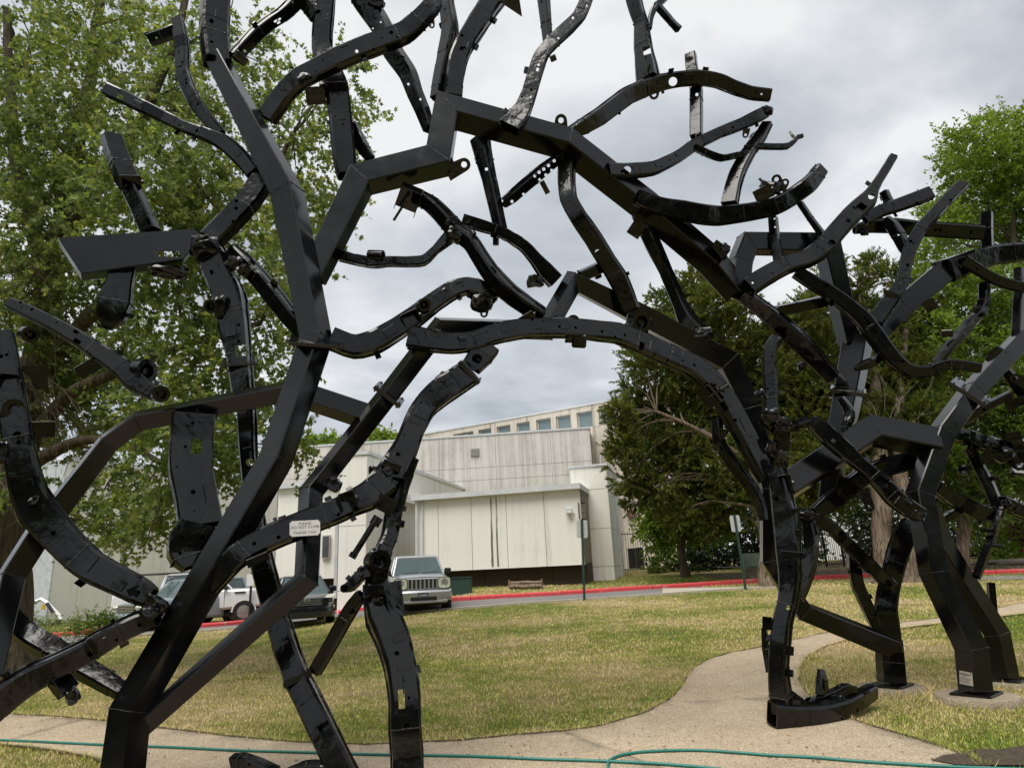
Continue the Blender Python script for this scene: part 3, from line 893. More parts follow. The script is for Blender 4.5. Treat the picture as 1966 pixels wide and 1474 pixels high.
# lower window and rusty box on G's visible right end
for (x0_, x1_, y0_, y1_) in ((1222, 1245, 1023, 989), (1222, 1245, 975, 950)):
    s0, s1 = g_at(x0_), g_at(x1_); Yy = (Vector(G0) + dG * s0).y
    z0_, z1_ = P3(x0_, y0_, Yy).z, P3(x0_, y1_, Yy).z
    a, b = Vector(G0) + dG * s0, Vector(G0) + dG * s1
    bm = bmesh.new()
    slab_box(bm, a, b, nG, .04, 0, z0_, z0_ + .07); slab_box(bm, a, b, nG, .04, 0, z1_ - .07, z1_)
    for q in (0, .5, .95):
        slab_box(bm, a + (b - a) * q, a + (b - a) * q + dG * .07, nG, .035, 0.005, z0_ + .07, z1_ - .07)
    wf = bm_obj('window', bm, M['white'], bld)
    bm = bmesh.new(); slab_box(bm, a, b, nG, .02, 0.003, z0_, z1_); bm_obj('pane', bm, M['win_dark'], wf)
s0, s1 = g_at(1189), g_at(1205); Yy = (Vector(G0) + dG * s0).y
a, b = Vector(G0) + dG * s0, Vector(G0) + dG * s1
z0_, z1_ = P3(1190, 994, Yy).z, P3(1190, 980, Yy).z
bm = bmesh.new(); slab_box(bm, a, b, nG, .16, 0, z0_, z1_); bm_obj('rusty_box', bm, simple('rusty_box_paint', (.16, .09, .07), .9, var=.4), bld)
# camera on a swan-neck on top of E
cp = P3(1158, 893, 31)
bm = bmesh.new(); tube_path(bm, catmull([(cp.x - .1, cp.y, cp.z - .2), (cp.x - .1, cp.y, cp.z + .35), (cp.x, cp.y, cp.z + .55), (cp.x + .12, cp.y, cp.z + .5)], 4), .02, 6)
sc = empty('security_camera', (cp.x, cp.y, cp.z), 'small white dome camera on a bent arm above the concrete pier', 'camera')
bm_obj('bracket_arm', bm, M['white'], sc)
bm = bmesh.new(); bmesh.ops.create_uvsphere(bm, u_segments=10, v_segments=8, radius=.08, matrix=Matrix.Translation((cp.x + .14, cp.y, cp.z + .45))); bm_obj('dome', bm, M['plastic'], sc)
# green cabinet under the low wall
gc = P3(884, 1104, 27.5); gz = terrain(gc.x, gc.y)
bm = bmesh.new(); box(bm, (gc.x - .05, gc.y, gz + .28), (.95, .6, .62), bev=.02)
gcab = bm_obj('green_cabinet', bm, M['green_box'], None, label='dark green metal cabinet behind the silver jeep-like car', category='cabinet')
gcab['label'] = 'dark green metal cabinet standing by the wall behind the silver car'
bm = bmesh.new(); box(bm, (gc.x - .05, gc.y, gz + .61), (1.0, .66, .04)); bm_obj('lid', bm, M['green_box'], gcab)
# log bench / low bundle of logs on the bank
lb0, lb1 = P3(977, 1112, 28.1), P3(1040, 1110, 27.8)
lb0.z = terrain(lb0.x, lb0.y); lb1.z = terrain(lb1.x, lb1.y)
bench = empty('log_bench', (lb0 + lb1) / 2, 'low rustic bench made of rough logs on the grass bank before the wall', 'bench')
bkm = bark('log_bark', (.10, .07, .05), (.34, .26, .19))
dd = (lb1 - lb0).normalized()
for k, (oz, oy, rr) in enumerate(((.10, 0, .09), (.13, .18, .085), (.24, .1, .07))):
    bm = bmesh.new()
    pp_ = [lb0 + dd * (lb1 - lb0).length * s + Vector((0, oy, oz + .03 * noise.noise(Vector((s * 3, k, 0))))) for s in [i / 8 for i in range(9)]]
    tube_path(bm, pp_, [rr * (1 + .25 * noise.noise(Vector((s * .9, k, 2)))) for s in range(9)], 9); bm_obj('log', bm, bkm, bench, sharp=60)
for p in (lb0, lb1):
    bm = bmesh.new(); box(bm, (p.x, p.y + .1, p.z + .16), (.06, .34, .42)); bm_obj('end_post', bm, bkm, bench)

# ------------------------------------------------------------------ metal picket fence
def fence(pts, h, label, group='black metal picket fence runs'):
    P = [GP(x, y) for x, y in pts]
    root = empty('metal_fence', P[0], label, 'fence', group)
    bp = bmesh.new()
    for a, b in zip(P, P[1:]):
        L = (b - a).length; n = max(1, int(L / 2.3)); d = (b - a) / L
        for i in range(n + 1):
            q = a + d * (L * i / n); z = terrain(q.x, q.y)
            bm = bmesh.new(); box(bm, (q.x, q.y, z + h / 2 + .03), (.06, .06, h + .1)); bm_obj('post', bm, M['fence'], root)
        for zz in (.15, h - .12):
            bm = bmesh.new(); tube_path(bm, [Vector((a.x + d.x * L * s, a.y + d.y * L * s, terrain(a.x + d.x * L * s, a.y + d.y * L * s) + zz)) for s in [k / 8 for k in range(9)]], .022, 4); bm_obj('rail', bm, M['fence'], root)
        m = int(L / .115)
        for i in range(1, m):
            q = a + d * (L * i / m); z = terrain(q.x, q.y)
            box(bp, (q.x, q.y, z + h / 2), (.018, .018, h))
    bm_obj('picket', bp, M['fence'], root, kind='stuff')
fence([(1188, 1100), (1330, 1096), (1500, 1094)], 1.95, 'black picket fence between the concrete pier and the cedar trunk')
fence([(1186, 1108), (1188, 1100)], 1.95, 'short return of the black picket fence against the concrete pier')
fence([(1500, 1094), (1588, 1090)], 1.95, 'black picket fence left of the gateway behind the arch column')
fence([(1622, 1088), (1730, 1084)], 1.95, 'black picket fence right of the gateway between the cedar trunks')
fence([(1740, 1082), (1890, 1077)], 1.95, 'black picket fence behind the paired black posts')
gt0, gt1 = GP(1590, 1090), GP(1620, 1088)
gate = empty('metal_gate', gt0, 'black picket gate standing in the bright gap in the fence', 'gate')
bm = bmesh.new()
for i in range(9):
    q = gt0.lerp(gt1, i / 8); box(bm, (q.x, q.y, q.z + .95), (.02, .02, 1.9))
bm_obj('picket', bm, M['fence'], gate, kind='stuff')
for zz in (.15, 1.8):
    bm = bmesh.new(); cyl(bm, gt0 + Vector((0, 0, zz)), gt1 + Vector((0, 0, zz)), .025, seg=6); bm_obj('gate_rail', bm, M['fence'], gate)
# black bins / air units behind the fence
for k, px in enumerate((1217, 1232)):
    p = GP(px, 1091); z = p.z
    b_ = empty('air_unit', p, ('left', 'right')[k] + ' one of two tall black louvred units behind the picket fence', 'air unit', 'black units behind the fence')
    bm = bmesh.new(); box(bm, (p.x, p.y + .4, z + .6), (.42, .4, 1.25), bev=.02); bm_obj('case', bm, M['fence'], b_)
    for s in range(9):
        bm = bmesh.new(); box(bm, (p.x - .17 + s * .042, p.y + .19, z + .6), (.012, .02, 1.15)); bm_obj('slat', bm, M['plastic'], b_)
# white far building seen through the gateway
wb = P3(1606, 1040, 44)
bm = bmesh.new(); box(bm, (wb.x + .3, wb.y, 2.3), (3.6, 1.0, 3.6)); ww_ = bm_obj('white_outbuilding', bm, M['white'], None, label='bright white wall seen through the gateway in the fence', category='outbuilding')

# utility box, signs
u = GP(1446, 1099)
ub = empty('utility_box', u, 'pale green utility box with a sloped front on the bank left of the cedar trunk', 'utility box')
bm = bmesh.new()
s_ = .36
vs = [(-s_, -.22, .18), (s_, -.22, .18), (s_, .3, .18), (-s_, .3, .18), (-s_ * .95, -.06, .82), (s_ * .95, -.06, .82), (s_ * .95, .3, .82), (-s_ * .95, .3, .82)]
V_ = [bm.verts.new((u.x + a, u.y + b, u.z + c)) for a, b, c in vs]
for f in ((0, 3, 2, 1), (4, 5, 6, 7), (0, 1, 5, 4), (1, 2, 6, 5), (2, 3, 7, 6), (3, 0, 4, 7)): bm.faces.new([V_[i] for i in f])
bm_obj('case', bm, M['util'], ub)
bm = bmesh.new(); box(bm, (u.x, u.y - .18, u.z + .5), (s_ * 1.7, .02, .5), Matrix.Rotation(R(-14), 3, 'X')); bm_obj('door', bm, M['util'], ub)
bm = bmesh.new(); box(bm, (u.x, u.y + .03, u.z + .09), (s_ * 2.1, .6, .2)); bm_obj('plinth', bm, M['concrete'], ub)
def sign_post(bx, by, tx, ty, pw, ph, py0, label, lean):
    b = GP(bx, by); Y = b.y
    t_ = P3(tx, ty, Y)
    root = empty('street_sign', b, label, 'sign', 'parking sign backs on green posts')
    d = (t_ - b).normalized(); L = (t_ - b).length
    q = d.to_track_quat('Z', 'Y').to_matrix()
    bm = bmesh.new(); rot = Matrix((Vector((1, 0, 0)), Vector((0, 1, 0)), Vector((0, 0, 1)))).transposed()
    ax = Vector((1, 0, 0)); ax = (ax - d * ax.dot(d)).normalized(); ay = d.cross(ax)
    rm = Matrix((ax, ay, d)).transposed()
    mid = (b + t_) / 2
    box(bm, mid, (.05, .018, L), rm)
    box(bm, mid + ax * .034 - ay * -.012, (.012, .03, L), rm); box(bm, mid - ax * .034 + ay * .012, (.012, .03, L), rm)
    bm_obj('post', bm, M['post_green'], root)
    bm = bmesh.new(); c = t_ - d * (ph / 2 + .03) + ay * .035
    box(bm, c, (pw, .006, ph), rm)
    es = [e for e in bm.edges if abs((e.verts[0].co - e.verts[1].co).normalized().dot(ay)) > .9]
    bmesh.ops.bevel(bm, geom=es, offset=.03, segments=3, affect='EDGES')
    bm_obj('sign_panel', bm, M['sign'], root)
    for s in (.25, .75):
        bm = bmesh.new(); p = t_ - d * (.03 + ph * s) - ay * .012; cyl(bm, p - ay * .012, p, .012, seg=8); bm_obj('bolt', bm, M['chrome'], root)
sign_post(1432, 1132, 1410, 987, .34, .56, 0, 'small grey rectangular sign back on a dark green post beside the utility box', 0)
sign_post(1122, 1153, 1117, 996, .36, .58, 0, 'grey sign back on a tall green post in front of the low cream wall', 0)
sp_ = GP(478, 1196)
sgn = empty('notice_post', sp_, 'thin dark post with a small white notice beside the white pickup', 'sign')
bm = bmesh.new(); box(bm, (sp_.x, sp_.y, sp_.z + .95), (.07, .07, 1.9)); bm_obj('post', bm, M['fence'], sgn)
bm = bmesh.new(); box(bm, (sp_.x - .02, sp_.y - .05, sp_.z + 1.62), (.28, .02, .45)); bm_obj('notice', bm, M['white'], sgn)
# lamp post in front of the left wall
lp_ = GP(232, 1196)
bm = bmesh.new(); tb = P3(240, 930, lp_.y); cyl(bm, lp_ , (tb.x, tb.y, tb.z), .12, .10, seg=10)
pole = bm_obj('utility_pole', bm, simple('weathered_pole', (.22, .20, .17), .9), None, sharp=40, label='weathered grey pole rising in front of the left cream wall', category='pole')
# flat stones and path at far right
fs = GP(1925, 1082)
bm = bmesh.new()
for (ox, oy, rx, oz) in ((0, 0, 1.25, .1), (.3, -.35, .8, .02)):
    vs = [bm.verts.new((fs.x + ox + rx * math.cos(a * .524) * (1 + .15 * noise.noise(Vector((a, ox, 0)))), fs.y + oy + .5 * math.sin(a * .524), fs.z + oz + .07)) for a in range(12)]
    f = bm.faces.new(vs); r_ = bmesh.ops.extrude_face_region(bm, geom=[f])
    for v in [q for q in r_['geom'] if isinstance(q, bmesh.types.BMVert)]: v.co.z -= .09
bmesh.ops.recalc_face_normals(bm, faces=bm.faces)
bm_obj('flat_boulder', bm, M['stone'], None, label='pale flat layered stones on the grass at the far right', category='stone')
rb = GP(1964, 1068)
bm = bmesh.new(); box(bm, (rb.x + .2, rb.y, rb.z + .3), (.5, .3, .6), bev=.03); bm_obj('red_marker', bm, M['red'], None, label='small red block at the far right edge beyond the stones', category='marker')
# ------------------------------------------------------------------ the sculpture of welded tubes and salvaged chassis rails
SC = empty('welded_sculpture', (0.0, 7.0, 0.0), 'giant black branching arch welded from square steel tube and salvaged car chassis rails', 'sculpture')
MEM = []          # (object, points) for finding the member a fitting belongs to

def yf(x):
    """the structure runs back to the right: distances grow from the middle of the arch on"""
    t = max(0.0, min(1.0, (x - 880) / 570.0))
    return 1.0 + 0.14 * t * t * (3 - 2 * t)
YA, YB, YC = (FOOT[q][0].y / 1.14 for q in 'abc')

def section(kind, a, b, s, n):
    """cross-section as offsets; a across, b deep"""
    c = min(a, b) * (0.05 if kind == 'tube' else 0.12)
    x, y = a / 2, b / 2
    if kind == 'lip':
        e = min(0.009, a * .06); th = min(0.006, b * .07); yc = -b * .12
        x -= e
        pr_ = [(x - c, y), (x, y - c), (x, yc + th), (x + e, yc + th), (x + e, yc - th), (x, yc - th), (x, -y + c), (x - c, -y),
               (-x + c, -y), (-x, -y + c), (-x, yc - th), (-x - e, yc - th), (-x - e, yc + th), (-x, yc + th), (-x, y - c), (-x + c, y)]
    else:
        pr_ = [(x - c, y), (x, y - c), (x, -y + c), (x - c, -y), (-x + c, -y), (-x, -y + c), (-x, y - c), (-x + c, y)]
    return [s * p + n * q for p, q in pr_]

def frames(P, v0=None):
    T = [(b - a).normalized() for a, b in zip(P, P[1:])]
    v = (EYE - P[0]).normalized() if v0 is None else v0
    s = T[0].cross(v).normalized(); n = s.cross(T[0]).normalized()
    S, N = [s], [n]
    for a, b in zip(T, T[1:]):
        q = a.rotation_difference(b)
        s = q @ s; n = q @ n
        # pull the frame gently back so the wide face keeps its twist to the viewer
        S.append(s); N.append(n)
    return T, S, N

def weld_ring(P, s, n, m, a, b, rnd, full=True):
    """bead of weld hugging a section, in the plane with normal m"""
    bm = bmesh.new(); pts = []
    t = s.cross(n); c = min(a, b) * .06
    cor = [(a / 2 - c, b / 2), (-a / 2 + c, b / 2), (-a / 2, b / 2 - c), (-a / 2, -b / 2 + c), (-a / 2 + c, -b / 2), (a / 2 - c, -b / 2), (a / 2, -b / 2 + c), (a / 2, b / 2 - c)]
    for i in range(8):
        p, q = cor[i], cor[(i + 1) % 8]
        k = max(1, int(math.dist(p, q) / .016))
        for j in range(k):
            u = j / k
            o = s * (p[0] + (q[0] - p[0]) * u) + n * (p[1] + (q[1] - p[1]) * u)
            if abs(t.dot(m)) > .2: o = o - t * (o.dot(m) / t.dot(m))
            pts.append(P + o + Vector((rnd.uniform(-1, 1), rnd.uniform(-1, 1), rnd.uniform(-1, 1))) * .0018)
    pts.append(pts[0])
    tube_path(bm, pts, [rnd.uniform(.003, .0078) for _ in pts], 5)
    return bm

def sweep(kind, P, A, B, S, N, T, phi, cr=0.0, seed=0, hollow=True):
    """solid swept along P with mitred joints"""
    bm = bmesh.new(); rings = []; n = len(P)
    for i in range(n):
        if i == 0: t, s, nn, m = T[0], S[0], N[0], T[0]
        elif i == n - 1: t, s, nn, m = T[-1], S[-1], N[-1], T[-1]
        else:
            t, s, nn = T[i - 1], S[i - 1], N[i - 1]; m = (T[i - 1] + T[i]).normalized()
        s2 = s * math.cos(phi) - nn * math.sin(phi)
        n2 = nn * math.cos(phi) + s * math.sin(phi)
        ring = []
        for j, o in enumerate(section(kind, A[i], B[i], s2, n2)):
            if cr:
                o = o * (1 + cr * noise.noise(P[i] * 5 + Vector((j * .9, seed, 0))))
            if t.dot(m) > .3: o = o - t * (o.dot(m) / t.dot(m))
            ring.append(bm.verts.new(P[i] + o))
        rings.append(ring)
    k = len(rings[0])
    for a, b in zip(rings, rings[1:]):
        for j in range(k): bm.faces.new((a[j], b[j], b[(j + 1) % k], a[(j + 1) % k]))
    # hollow-looking cut ends
    for ring, t, c in ((rings[0], T[0], P[0]), (rings[-1], -T[-1], P[-1])):
        if not hollow:
            bm.faces.new(ring); continue
        cen = sum((v.co for v in ring), Vector()) / k
        i1 = [bm.verts.new(cen + (v.co - cen) * .84) for v in ring]
        i2 = [bm.verts.new(v.co + t * min(.14, (P[1] - P[0]).length * .8, (P[-1] - P[-2]).length * .8)) for v in i1]
        for j in range(k):
            bm.faces.new((ring[j], ring[(j + 1) % k], i1[(j + 1) % k], i1[j]))
            bm.faces.new((i1[j], i1[(j + 1) % k], i2[(j + 1) % k], i2[j]))
        bm.faces.new(i2)
    bmesh.ops.recalc_face_normals(bm, faces=bm.faces)
    return bm

def cut(obj_bm, cutters):
    """boolean difference with a joined cutter mesh, done on evaluated data"""
    ma = bpy.data.meshes.new('tmp_a'); obj_bm.to_mesh(ma); obj_bm.free()
    mb = bpy.data.meshes.new('tmp_b'); cutters.to_mesh(mb); cutters.free()
    oa = bpy.data.objects.new('tmp_a', ma); ob = bpy.data.objects.new('tmp_b', mb)
    COL.objects.link(oa); COL.objects.link(ob)
    md = oa.modifiers.new('b', 'BOOLEAN'); md.object = ob; md.operation = 'DIFFERENCE'; md.solver = 'EXACT'
    md.use_self = False
    CUTQ.append((oa, ob))
    return oa

CUTQ = []
def add_member(kind, txt, Y, k=0.3, r=1.0, cr=None, seed=None, holes=(), beads=None, pits=None, name=None, hollow=True, sub=3, mat=None, extra=None):
    """txt 'x,y,W; ...' points seen in the photograph, W = visible width there; Y = forward distances in metres"""
    pts = [tuple(float(q) for q in p.split(',')) for p in txt.split(';')]
    Yl = Y if isinstance(Y, (list, tuple)) else (Y, Y)
    if len(Yl) != len(pts):
        nY = len(Yl); Yl = [np.interp(i / (len(pts) - 1) * (nY - 1), range(nY), Yl) for i in range(len(pts))]
    rows = []
    for (x, y, W), Yv in zip(pts, Yl):
        p = P3(x, y, float(Yv) * yf(x)); rows.append((p.x, p.y, p.z, W * mpp(p)))
    seed = len(MEM) if seed is None else seed
    rnd = random.Random(seed * 7 + 3)
    tube = kind == 'tube'
    ctrl = [Vector(q[:3]) for q in rows]
    cr = (0.0 if tube else (0.07 if kind == 'lip' else 0.045)) if cr is None else cr * .8 + .02
    dense = rows if tube else soften(rows)
    if not tube: dense = [(*q[:3], q[3] * 1.17) for q in dense]
    P = [Vector(q[:3]) for q in dense]; Wm = [max(.01, q[3]) for q in dense]
    kk = abs(k)
    if kk > 0.01:
        phi = math.atan(kk / ((1 - kk) * r)); f = math.cos(phi) + r * math.sin(phi)
    else: phi, f = 0.0, 1.0
    phi = phi if k > 0 else -phi
    A = [w / f for w in Wm]; B = [w / f * r for w in Wm]
    T, S, N = frames(P)
    bm = sweep('tube' if tube else kind, P, A, B, S, N, T, phi, cr, seed, hollow)
    # holes
    cb = bmesh.new(); any_cut = False
    def nearest(q):
        best = None
        for i in range(len(P) - 1):
            d = P[i + 1] - P[i]; u = max(0, min(1, (q - P[i]).dot(d) / d.length_squared)); c = P[i] + d * u
            dist = (q - c).length
            if best is None or dist < best[0]: best = (dist, i, u, c)
        return best
    nf = lambda i: N[min(i, len(N) - 1)] * math.cos(phi) + S[min(i, len(S) - 1)] * math.sin(phi)
    sf = lambda i: S[min(i, len(S) - 1)] * math.cos(phi) - N[min(i, len(N) - 1)] * math.sin(phi)
    for h in holes:
        hx, hy, hr, typ = h[:4]
        c0 = nearest(P3(hx, hy, float(np.mean(Yl)) * yf(hx)))
        c0 = nearest(P3(hx, hy, c0[3].y))
        dist, i, u, c = c0
        q = P3(hx, hy, c.y)
        vr = (EYE - q).normalized()
        m_ = mpp(q)
        if typ == 'o':        # right through, along the light
            cyl(cb, q + vr * .5, q - vr * .5, hr * m_, seg=14)
        elif typ == 'p':
            nn = nf(i); dpt = A[i]
            # point on the front face under the pixel
            fc = c + nn * B[i] / 2; t_ = (fc - EYE).dot(nn) / (q - EYE).normalized().dot(nn); on = EYE + (q - EYE).normalized() * t_
            cyl(cb, on + nn * .02, on - nn * min(.06, B[i] * .6), hr * m_, seg=12)
        elif typ in ('ro', 'rp'):
            w_, h_ = h[4], h[5]; tt = T[min(i, len(T) - 1)]; ss = sf(i); nn = nf(i)
            if typ == 'ro':
                nn = vr; ss = tt.cross(nn).normalized(); nn = ss.cross(tt).normalized()
                box(cb, q, (w_ * m_, h_ * m_, 1.0), Matrix((ss, tt, vr)).transposed())
            else:
                fc = c + nn * B[i] / 2; t_ = (fc - EYE).dot(nn) / (q - EYE).normalized().dot(nn); on = EYE + (q - EYE).normalized() * t_
                box(cb, on, (w_ * m_, h_ * m_, min(.12, B[i])), Matrix((ss, tt, nn)).transposed())
        any_cut = True
    np_ = pits if pits is not None else (0 if tube else max(2, int(sum((b - a).length for a, b in zip(P, P[1:])) / .32)))
    for _ in range(np_):
        i = rnd.randrange(1, max(2, len(P) - 2)) if len(P) > 3 else 0
        i = min(i, len(P) - 2)
        u = rnd.random(); c = P[i].lerp(P[i + 1], u); nn, ss = nf(i), sf(i)
        rr = min(A[i] * .2, rnd.choice((.007, .009, .011, .016, .022)))
        on = c + nn * B[i] / 2 + ss * A[i] * rnd.uniform(-.25, .25)
        if rnd.random() < .2:
            box(cb, on, (rr * 2.2, rr * 3.6, .07), Matrix((ss, T[min(i, len(T) - 1)], nn)).transposed())
        else: cyl(cb, on + nn * .02, on - nn * .05, rr, seg=10)
        any_cut = True
    nm = name or ('steel_tube' if tube else 'chassis_rail')
    mt = mat or (M['black'] if tube else M['stamped'])
    if any_cut:
        oa = cut(bm, cb); ob_ = None
        holder = mesh_obj(nm, bpy.data.meshes.new(nm), mt, SC)
        CUTQ[-1] = (CUTQ[-1][0], CUTQ[-1][1], holder, mt)
    else:
        cb.free(); holder = bm_obj(nm, bm, mt, SC, sharp=26)
    MEM.append((holder, P))
    # weld beads at the mitres or at random seams of a rail
    if tube:
        for i in range(1, len(P) - 1):
            m = (T[i - 1] + T[i]).normalized()
            s2 = S[i - 1] * math.cos(phi) - N[i - 1] * math.sin(phi); n2 = N[i - 1] * math.cos(phi) + S[i - 1] * math.sin(phi)
            bm_obj('weld_bead', weld_ring(P[i], s2, n2, m, A[i], B[i], rnd), M['weld'], holder, sharp=0)
    else:
        nb = beads if beads is not None else max(1, int(len(P) / 9))
        for _ in range(nb):
            i = rnd.randrange(1, len(P) - 1) if len(P) > 2 else 0
            s2, n2 = sf(i), nf(i)
            lipw = 2 * min(.009, A[i] * .06) if kind == 'lip' else 0
            bm_obj('weld_bead', weld_ring(P[i], s2, n2, T[min(i, len(T) - 1)], A[i] - lipw, B[i], rnd), M['weld'], holder, sharp=0)
        # small welded-on hardware: tabs, nuts, ribs
        for _ in range(max(1, len(P) // 4) if extra != 'plain' else max(1, len(P) // 7)):
            i = rnd.randrange(0, max(1, len(P) - 2)); c = P[i].lerp(P[i + 1], rnd.random()); nn, ss, tt = nf(i), sf(i), T[min(i, len(T) - 1)]
            kind_ = rnd.choice(('tab', 'tab', 'nut', 'nut', 'rib', 'rib', 'clip')); hb = bmesh.new(); Rm_ = Matrix((ss, tt, nn)).transposed()
            sd = rnd.choice((-1, 1))
            if kind_ == 'tab':
                l_ = rnd.uniform(.03, .08); box(hb, c + ss * sd * (A[i] / 2 + l_ * .2) + nn * B[i] * rnd.uniform(-.3, .45), (l_, rnd.uniform(.03, .09), .008), Rm_ @ Matrix.Rotation(rnd.uniform(-.5, .5), 3, 'Y'), .002); bm_obj('tab', hb, mt, holder, sharp=26)
            elif kind_ == 'nut':
                q0_ = c + nn * B[i] / 2 + ss * A[i] * rnd.uniform(-.3, .3); cyl(hb, q0_ - nn * .01, q0_ + nn * .012, rnd.uniform(.010, .016), seg=6); bm_obj('nut', hb, mt, holder, sharp=26)
            elif kind_ == 'rib':
                box(hb, c + nn * (B[i] / 2 + .001) + ss * A[i] * rnd.uniform(-.35, .35), (.009, rnd.uniform(.08, .22), .012), Rm_ @ Matrix.Rotation(rnd.uniform(-.12, .12), 3, 'Z'), .003); bm_obj('rib', hb, mt, holder, sharp=26)
            else:
                l_ = rnd.uniform(.035, .06); box(hb, c + ss * sd * (A[i] / 2 + l_ * .35), (l_, l_ * 1.3, l_ * .9), Rm_ @ Matrix.Rotation(rnd.uniform(-.4, .4), 3, 'X'), .005); bm_obj('clip', hb, mt, holder, sharp=26)
        # lapped reinforcement sleeve on part of the rail
        if len(P) > 5 and extra != 'plain':
            for _ in range(0 if len(P) < 8 else 2):
                i0 = rnd.randrange(1, len(P) - 3); i1 = min(len(P) - 1, i0 + rnd.choice((1, 2, 3)))
                PP = P[i0:i1 + 1]
                a2 = [q * (.89 if kind == 'lip' else 1.0) + .006 for q in A[i0:i1 + 1]]; b2 = [q + .008 for q in B[i0:i1 + 1]]
                sb = sweep('box', PP, a2, b2, S[i0:i1] or [S[i0]], N[i0:i1] or [N[i0]], T[i0:i1] or [T[i0]], phi, 0.02, seed, False)
                bm_obj('sleeve', sb, mt, holder, sharp=26)
            # raised stamped rib pads
            for _ in range(max(1, len(P) // 8)):
                i = rnd.randrange(1, len(P) - 2); c = P[i].lerp(P[i + 1], .5); nn, ss, tt = nf(i), sf(i), T[i]
                pb = bmesh.new(); box(pb, c + nn * (B[i] / 2 + .001) + ss * A[i] * rnd.uniform(-.12, .12), (A[i] * rnd.uniform(.3, .55), min((P[i + 1] - P[i]).length * .8, A[i] * rnd.uniform(.5, 1.1)), .010), Matrix((ss, tt, nn)).transposed(), .003)
                bm_obj('stamped_pad', pb, mt, holder, sharp=26)
    return holder

def finish_cuts():
    def area(me): return sum(p.area for p in me.polygons)
    bpy.context.view_layer.update()
    dg = bpy.context.evaluated_depsgraph_get()
    res = {}
    bad = []
    for i, (oa, ob, holder, mt) in enumerate(CUTQ):
        me = bpy.data.meshes.new_from_object(oa.evaluated_get(dg))
        a0 = area(oa.data)
        if len(me.polygons) < 6 or not (0.8 * a0 < area(me) < 1.9 * a0): bad.append(i)
        else: res[i] = me
    for mode in ('self', 'fast'):
        if not bad: break
        for i in bad:
            md = CUTQ[i][0].modifiers[0]
            if mode == 'self': md.use_self = True
            else: md.use_self = False; md.solver = 'FAST'
        bpy.context.view_layer.update(); dg = bpy.context.evaluated_depsgraph_get()
        still = []
        for i in bad:
            oa = CUTQ[i][0]; me = bpy.data.meshes.new_from_object(oa.evaluated_get(dg)); a0 = area(oa.data)
            if len(me.polygons) < 6 or not (0.8 * a0 < area(me) < 1.9 * a0): still.append(i)
            else: res[i] = me
        bad = still
    print('uncut members', len(bad), [CUTQ[i][2].name for i in bad])
    for i, (oa, ob, holder, mt) in enumerate(CUTQ):
        bm = bmesh.new()
        me = res.get(i) or oa.data.copy()
        bm.from_mesh(me)
        bmesh.ops.dissolve_degenerate(bm, edges=bm.edges, dist=1e-5)
        bm.normal_update()
        lim = R(26)
        for f in bm.faces: f.smooth = True
        for e in bm.edges:
            if len(e.link_faces) != 2 or e.calc_face_angle(4) > lim: e.smooth = False
        bm.to_mesh(me); bm.free()
        old = holder.data
        me.name = holder.name; me.materials.clear(); me.materials.append(mt)
        holder.data = me
        bpy.data.meshes.remove(old)
    for oa, ob, holder, mt in CUTQ:
        bpy.data.objects.remove(oa); bpy.data.objects.remove(ob)
    CUTQ.clear()

def owner(p):
    best = None
    for o, P in MEM:
        for a, b in zip(P, P[1:]):
            d = b - a; u = max(0, min(1, (p - a).dot(d) / max(1e-9, d.length_squared))); q = (a + d * u - p).length
            if best is None or q < best[0]: best = (q, o, d.normalized(), a + d * u)
    return best

def view_frame(p, ang):
    """right/up/toward axes at p, turned by ang degrees in the picture plane"""
    v = (EYE - p).normalized(); r_ = UPV.cross(v).normalized(); u_ = v.cross(r_)
    c, s = math.cos(R(ang)), math.sin(R(ang))
    return r_ * c + u_ * s, u_ * c - r_ * s, v

def rotm(a, b, c): return Matrix((a, b, c)).transposed()

def plate_shape(bm, p, ax, ay, az, outline, th, holes=()):
    """flat plate: outline in metres along ax, ay; thickness along az"""
    vs = [bm.verts.new(p + ax * x + ay * y + az * th / 2) for x, y in outline]
    f = bm.faces.new(vs)
    r_ = bmesh.ops.extrude_face_region(bm, geom=[f])
    for v in [q for q in r_['geom'] if isinstance(q, bmesh.types.BMVert)]: v.co -= az * th
    bmesh.ops.recalc_face_normals(bm, faces=bm.faces)

